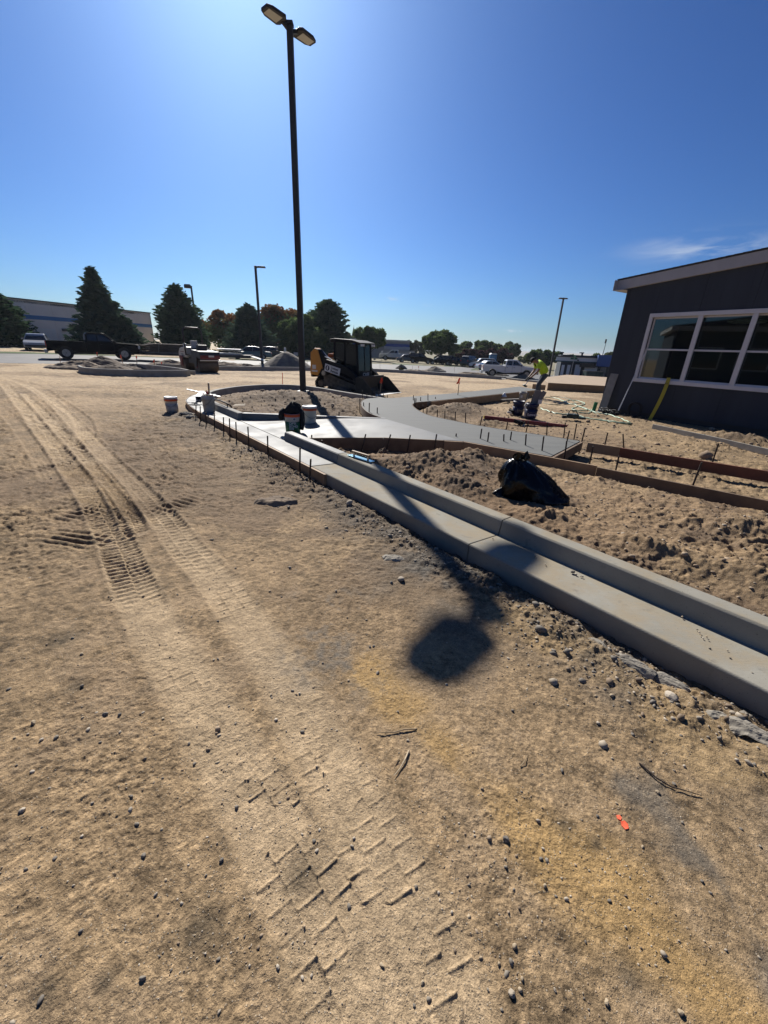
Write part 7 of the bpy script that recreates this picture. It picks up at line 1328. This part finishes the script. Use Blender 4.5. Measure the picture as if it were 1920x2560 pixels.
# loose gravel nobody could count
def gravel(name, n, seed, place, smin, smax, mats, label):
    rng = np.random.default_rng(seed); X, Y, S_ = place(rng, n); Z = hz(X, Y); n = len(X); t = (1 + 5 ** .5) / 2
    base = unit(np.array([(0, 0, 1), (.9, 0, .2), (-.3, .85, .1), (-.6, -.7, .15), (.2, -.8, -.1), (.4, .6, -.5), (-.2, .1, -1), (-.8, .2, -.2)], float)); tri = None
    import bmesh
    bm = bmesh.new(); bmesh.ops.create_icosphere(bm, subdivisions=1, radius=1); bv = np.array([v.co for v in bm.verts]); bf = np.array([[v.index for v in f.verts] for f in bm.faces]); bm.free(); nv, nf = len(bv), len(bf)
    sc_ = np.stack([rng.uniform(.75, 1.3, n), rng.uniform(.65, 1.0, n), rng.uniform(.5, .85, n)], 1) * S_[:, None]; yaw = rng.uniform(0, 6.28, n); c, s_ = np.cos(yaw), np.sin(yaw)
    V_ = bv[None] * (1 + rng.uniform(-.22, .22, (n, nv, 1))) * sc_[:, None, :]; x = V_[..., 0] * c[:, None] - V_[..., 1] * s_[:, None]; y = V_[..., 0] * s_[:, None] + V_[..., 1] * c[:, None]
    P_ = np.stack([x + X[:, None], y + Y[:, None], V_[..., 2] + (Z + sc_[:, 2] * rng.uniform(-.3, .45, n))[:, None]], -1).reshape(-1, 3); F_ = (bf[None] + (np.arange(n) * nv)[:, None, None]).reshape(-1, 3)
    me = bpy.data.meshes.new(name); me.vertices.add(len(P_)); me.vertices.foreach_set('co', P_.ravel()); me.loops.add(F_.size); me.loops.foreach_set('vertex_index', F_.ravel().astype(np.int32)); me.polygons.add(len(F_)); me.polygons.foreach_set('loop_start', (np.arange(len(F_)) * 3).astype(np.int32))
    for m_ in mats: me.materials.append(m_)
    me.polygons.foreach_set('material_index', np.repeat(rng.integers(0, len(mats), n), nf).astype(np.int32)); me.update(calc_edges=True); o = bpy.data.objects.new(name, me); COL.objects.link(o); tag(o, label, kind='stuff')
def free(X, Y, S_):
    ok = np.ones(len(X), bool)
    for P in SLABS: ok &= ~inside(X, Y, P)
    return X[ok], Y[ok], S_[ok]
def pl_all(rng, n):
    r = np.exp(rng.uniform(math.log(.5), math.log(9), n)); th = rng.uniform(-1.15, 1.05, n); S_ = .0017 * np.exp(np.abs(rng.normal(0, .55, n))) * (1 + r * .22); X, Y = r * np.sin(th), r * np.cos(th); k = vnoise(X * 2.3, Y * 2.3, 15) * .6 + vnoise(X * 9, Y * 9, 16) * .4 > .52; return free(X[k], Y[k], S_[k])
def pl_gut(rng, n):
    t = rng.uniform(-2.5, 8, n); o = -np.abs(rng.normal(0, .34, n)) - .02; k = vnoise(t * 1.2, o * 3, 5) > .38; t, o = t[k], o[k]; return free(GT0[0] + GD[0] * t + GN[0] * o, GT0[1] + GD[1] * t + GN[1] * o, .005 * np.exp(np.abs(rng.normal(0, .6, len(t)))))
def pl_bed(rng, n):
    X = rng.uniform(-1.2, 7, n); Y = rng.uniform(1.2, 7, n); k = inside(X, Y, BED) & (vnoise(X * 1.3, Y * 1.3, 9) > .35); X, Y = X[k], Y[k]; return free(X, Y, .007 * np.exp(np.abs(rng.normal(0, .6, len(X)))))
def pl_isl(rng, n):
    X = rng.uniform(-6, 9, n); Y = rng.uniform(7, 17, n); k = inside(X, Y, ISLE_POLY) | ((X > 1.4) & (Y < 14.5) & (Y > 8 - (X - 3) * .7)); X, Y = X[k], Y[k]; return free(X, Y, .014 * np.exp(np.abs(rng.normal(0, .6, len(X)))))
soil = [mat('clod_%d' % i, c, .95, .25, 40) for i, c in enumerate(((.26, .19, .125), (.33, .25, .17), (.19, .14, .095)))]
gravel('gravel', 5600, 31, pl_all, 0, 0, M_st + soil, 'fine loose gravel scattered over the dirt'); gravel('gravel', 4200, 32, pl_gut, 0, 0, [M_st[1], M_st[3], M_st[0], soil[2]], 'grey gravel spilled along the foot of the gutter'); gravel('gravel', 4500, 33, pl_bed, 0, 0, soil + [M_st[0]], 'loose clods and gravel behind the kerb'); gravel('gravel', 2300, 34, pl_isl, 0, 0, soil, 'loose clods on the island and beside the walkway')
# twigs, a rope end and survey paint
def twig(px, label, r=.004, mt=None, nm='twig'):
    P = [at(x, y) for x, y in px]; P = [(p[0], p[1], gz(p[0], p[1]) + r * 1.5 + .004 * (i % 2)) for i, p in enumerate(P)]; n = len(P); tag(MB().tube(P, [r * (1 - .6 * i / (n - 1)) for i in range(n)], 6).build(nm, mt or mat('dry_twig', (.30, .22, .13), .9, .2, 30), None), label, 'twig')
twig([(1040, 1825), (1010, 1828), (985, 1834), (960, 1836), (940, 1835)], 'thin dry twig lying level on the dirt', .004); twig([(1022, 1880), (1012, 1905), (1000, 1925), (985, 1945)], 'pale straight twig pointing down the picture', .0045, mat('pale_twig', (.45, .36, .24), .9, .15, 30)); twig([(998, 1900), (984, 1915)], 'short twig beside the pale straight twig', .003)
twig([(1597, 1912), (1640, 1950), (1675, 1970), (1715, 1983), (1752, 1992)], 'dark weathered root lying near the gutter', .0042, M_steel, 'root'); twig([(1300, 1920), (1312, 1905), (1318, 1890)], 'tiny crooked twig left of the dark root', .003)
pm = empty('paint_mark', at(1556, 2058, .0), 0, 'small bright orange blob of survey paint on the dirt', 'paint mark'); M_op = mat('orange_paint', (.85, .12, .05), .7, .1, 30); po = Vector(pm.location)
for blob in ([(1540, 2041), (1548, 2040), (1553, 2046), (1551, 2053), (1544, 2050)], [(1551, 2056), (1560, 2054), (1569, 2062), (1571, 2073), (1562, 2076), (1554, 2066)]):
    n = len(blob); Q = [at(x, y) for x, y in blob]; b = MB(); vs = [(q[0] - po.x, q[1] - po.y, gz(q[0], q[1]) + .004 - po.z) for q in Q] + [(q[0] - po.x, q[1] - po.y, gz(q[0], q[1]) - .01 - po.z) for q in Q]; b.add(vs, [tuple(range(n))] + [(i, n + i, n + (i + 1) % n, (i + 1) % n) for i in range(n)]); b.build('paint_blob', M_op, pm)

# the neighbour that only the window panes show: a dark modular building off to the left
nb = empty('neighbour_building', (-14.5, 11.0, 0), 0, 'dark modular building seen only as a reflection in the windows', 'building')
MB().box((-4, -6, 1.9), (8, 12, 3.8)).build('wall', M_siding, nb); MB().box((-4, -6, 3.95), (8.7, 12.7, .30)).build('fascia', M_fascia, nb, .01)
MB().add([(-8.4, -12.4, 4.1), (.4, -12.4, 4.1), (.4, .4, 4.1), (-8.4, .4, 4.1), (-8.4, -6, 5.0), (.4, -6, 5.0)], [(0, 1, 5, 4), (3, 4, 5, 2), (0, 4, 3), (1, 2, 5)]).build('roof', M_shin, nb)
for y_ in (-2.2, -5.0, -8.0): f_ = MB().box((.02, y_, 2.0), (.06, 1.9, 1.5)).build('window_frame', M_wframe, nb); MB().box((.055, y_, 2.0), (.02, 1.7, 1.3)).build('pane', M_cglass, f_)

# HAZE: thin even air that pales the far hills
hzm = bpy.data.materials.new('air'); hzm.use_nodes = True; t = hzm.node_tree; t.nodes.clear(); o = nn(t, 'ShaderNodeOutputMaterial'); pv = nn(t, 'ShaderNodeVolumePrincipled'); pv.inputs['Color'].default_value = (.80, .88, 1, 1); pv.inputs['Density'].default_value = .00018; pv.inputs['Anisotropy'].default_value = .3; t.links.new(pv.outputs[0], o.inputs['Volume'])
hb_ = MB().box((0, 1800, 19), (6400, 3900, 46)).build('haze', hzm, None, origin=(0, 1800, -4)); tag(hb_, 'thin pale haze in the far air', kind='stuff')
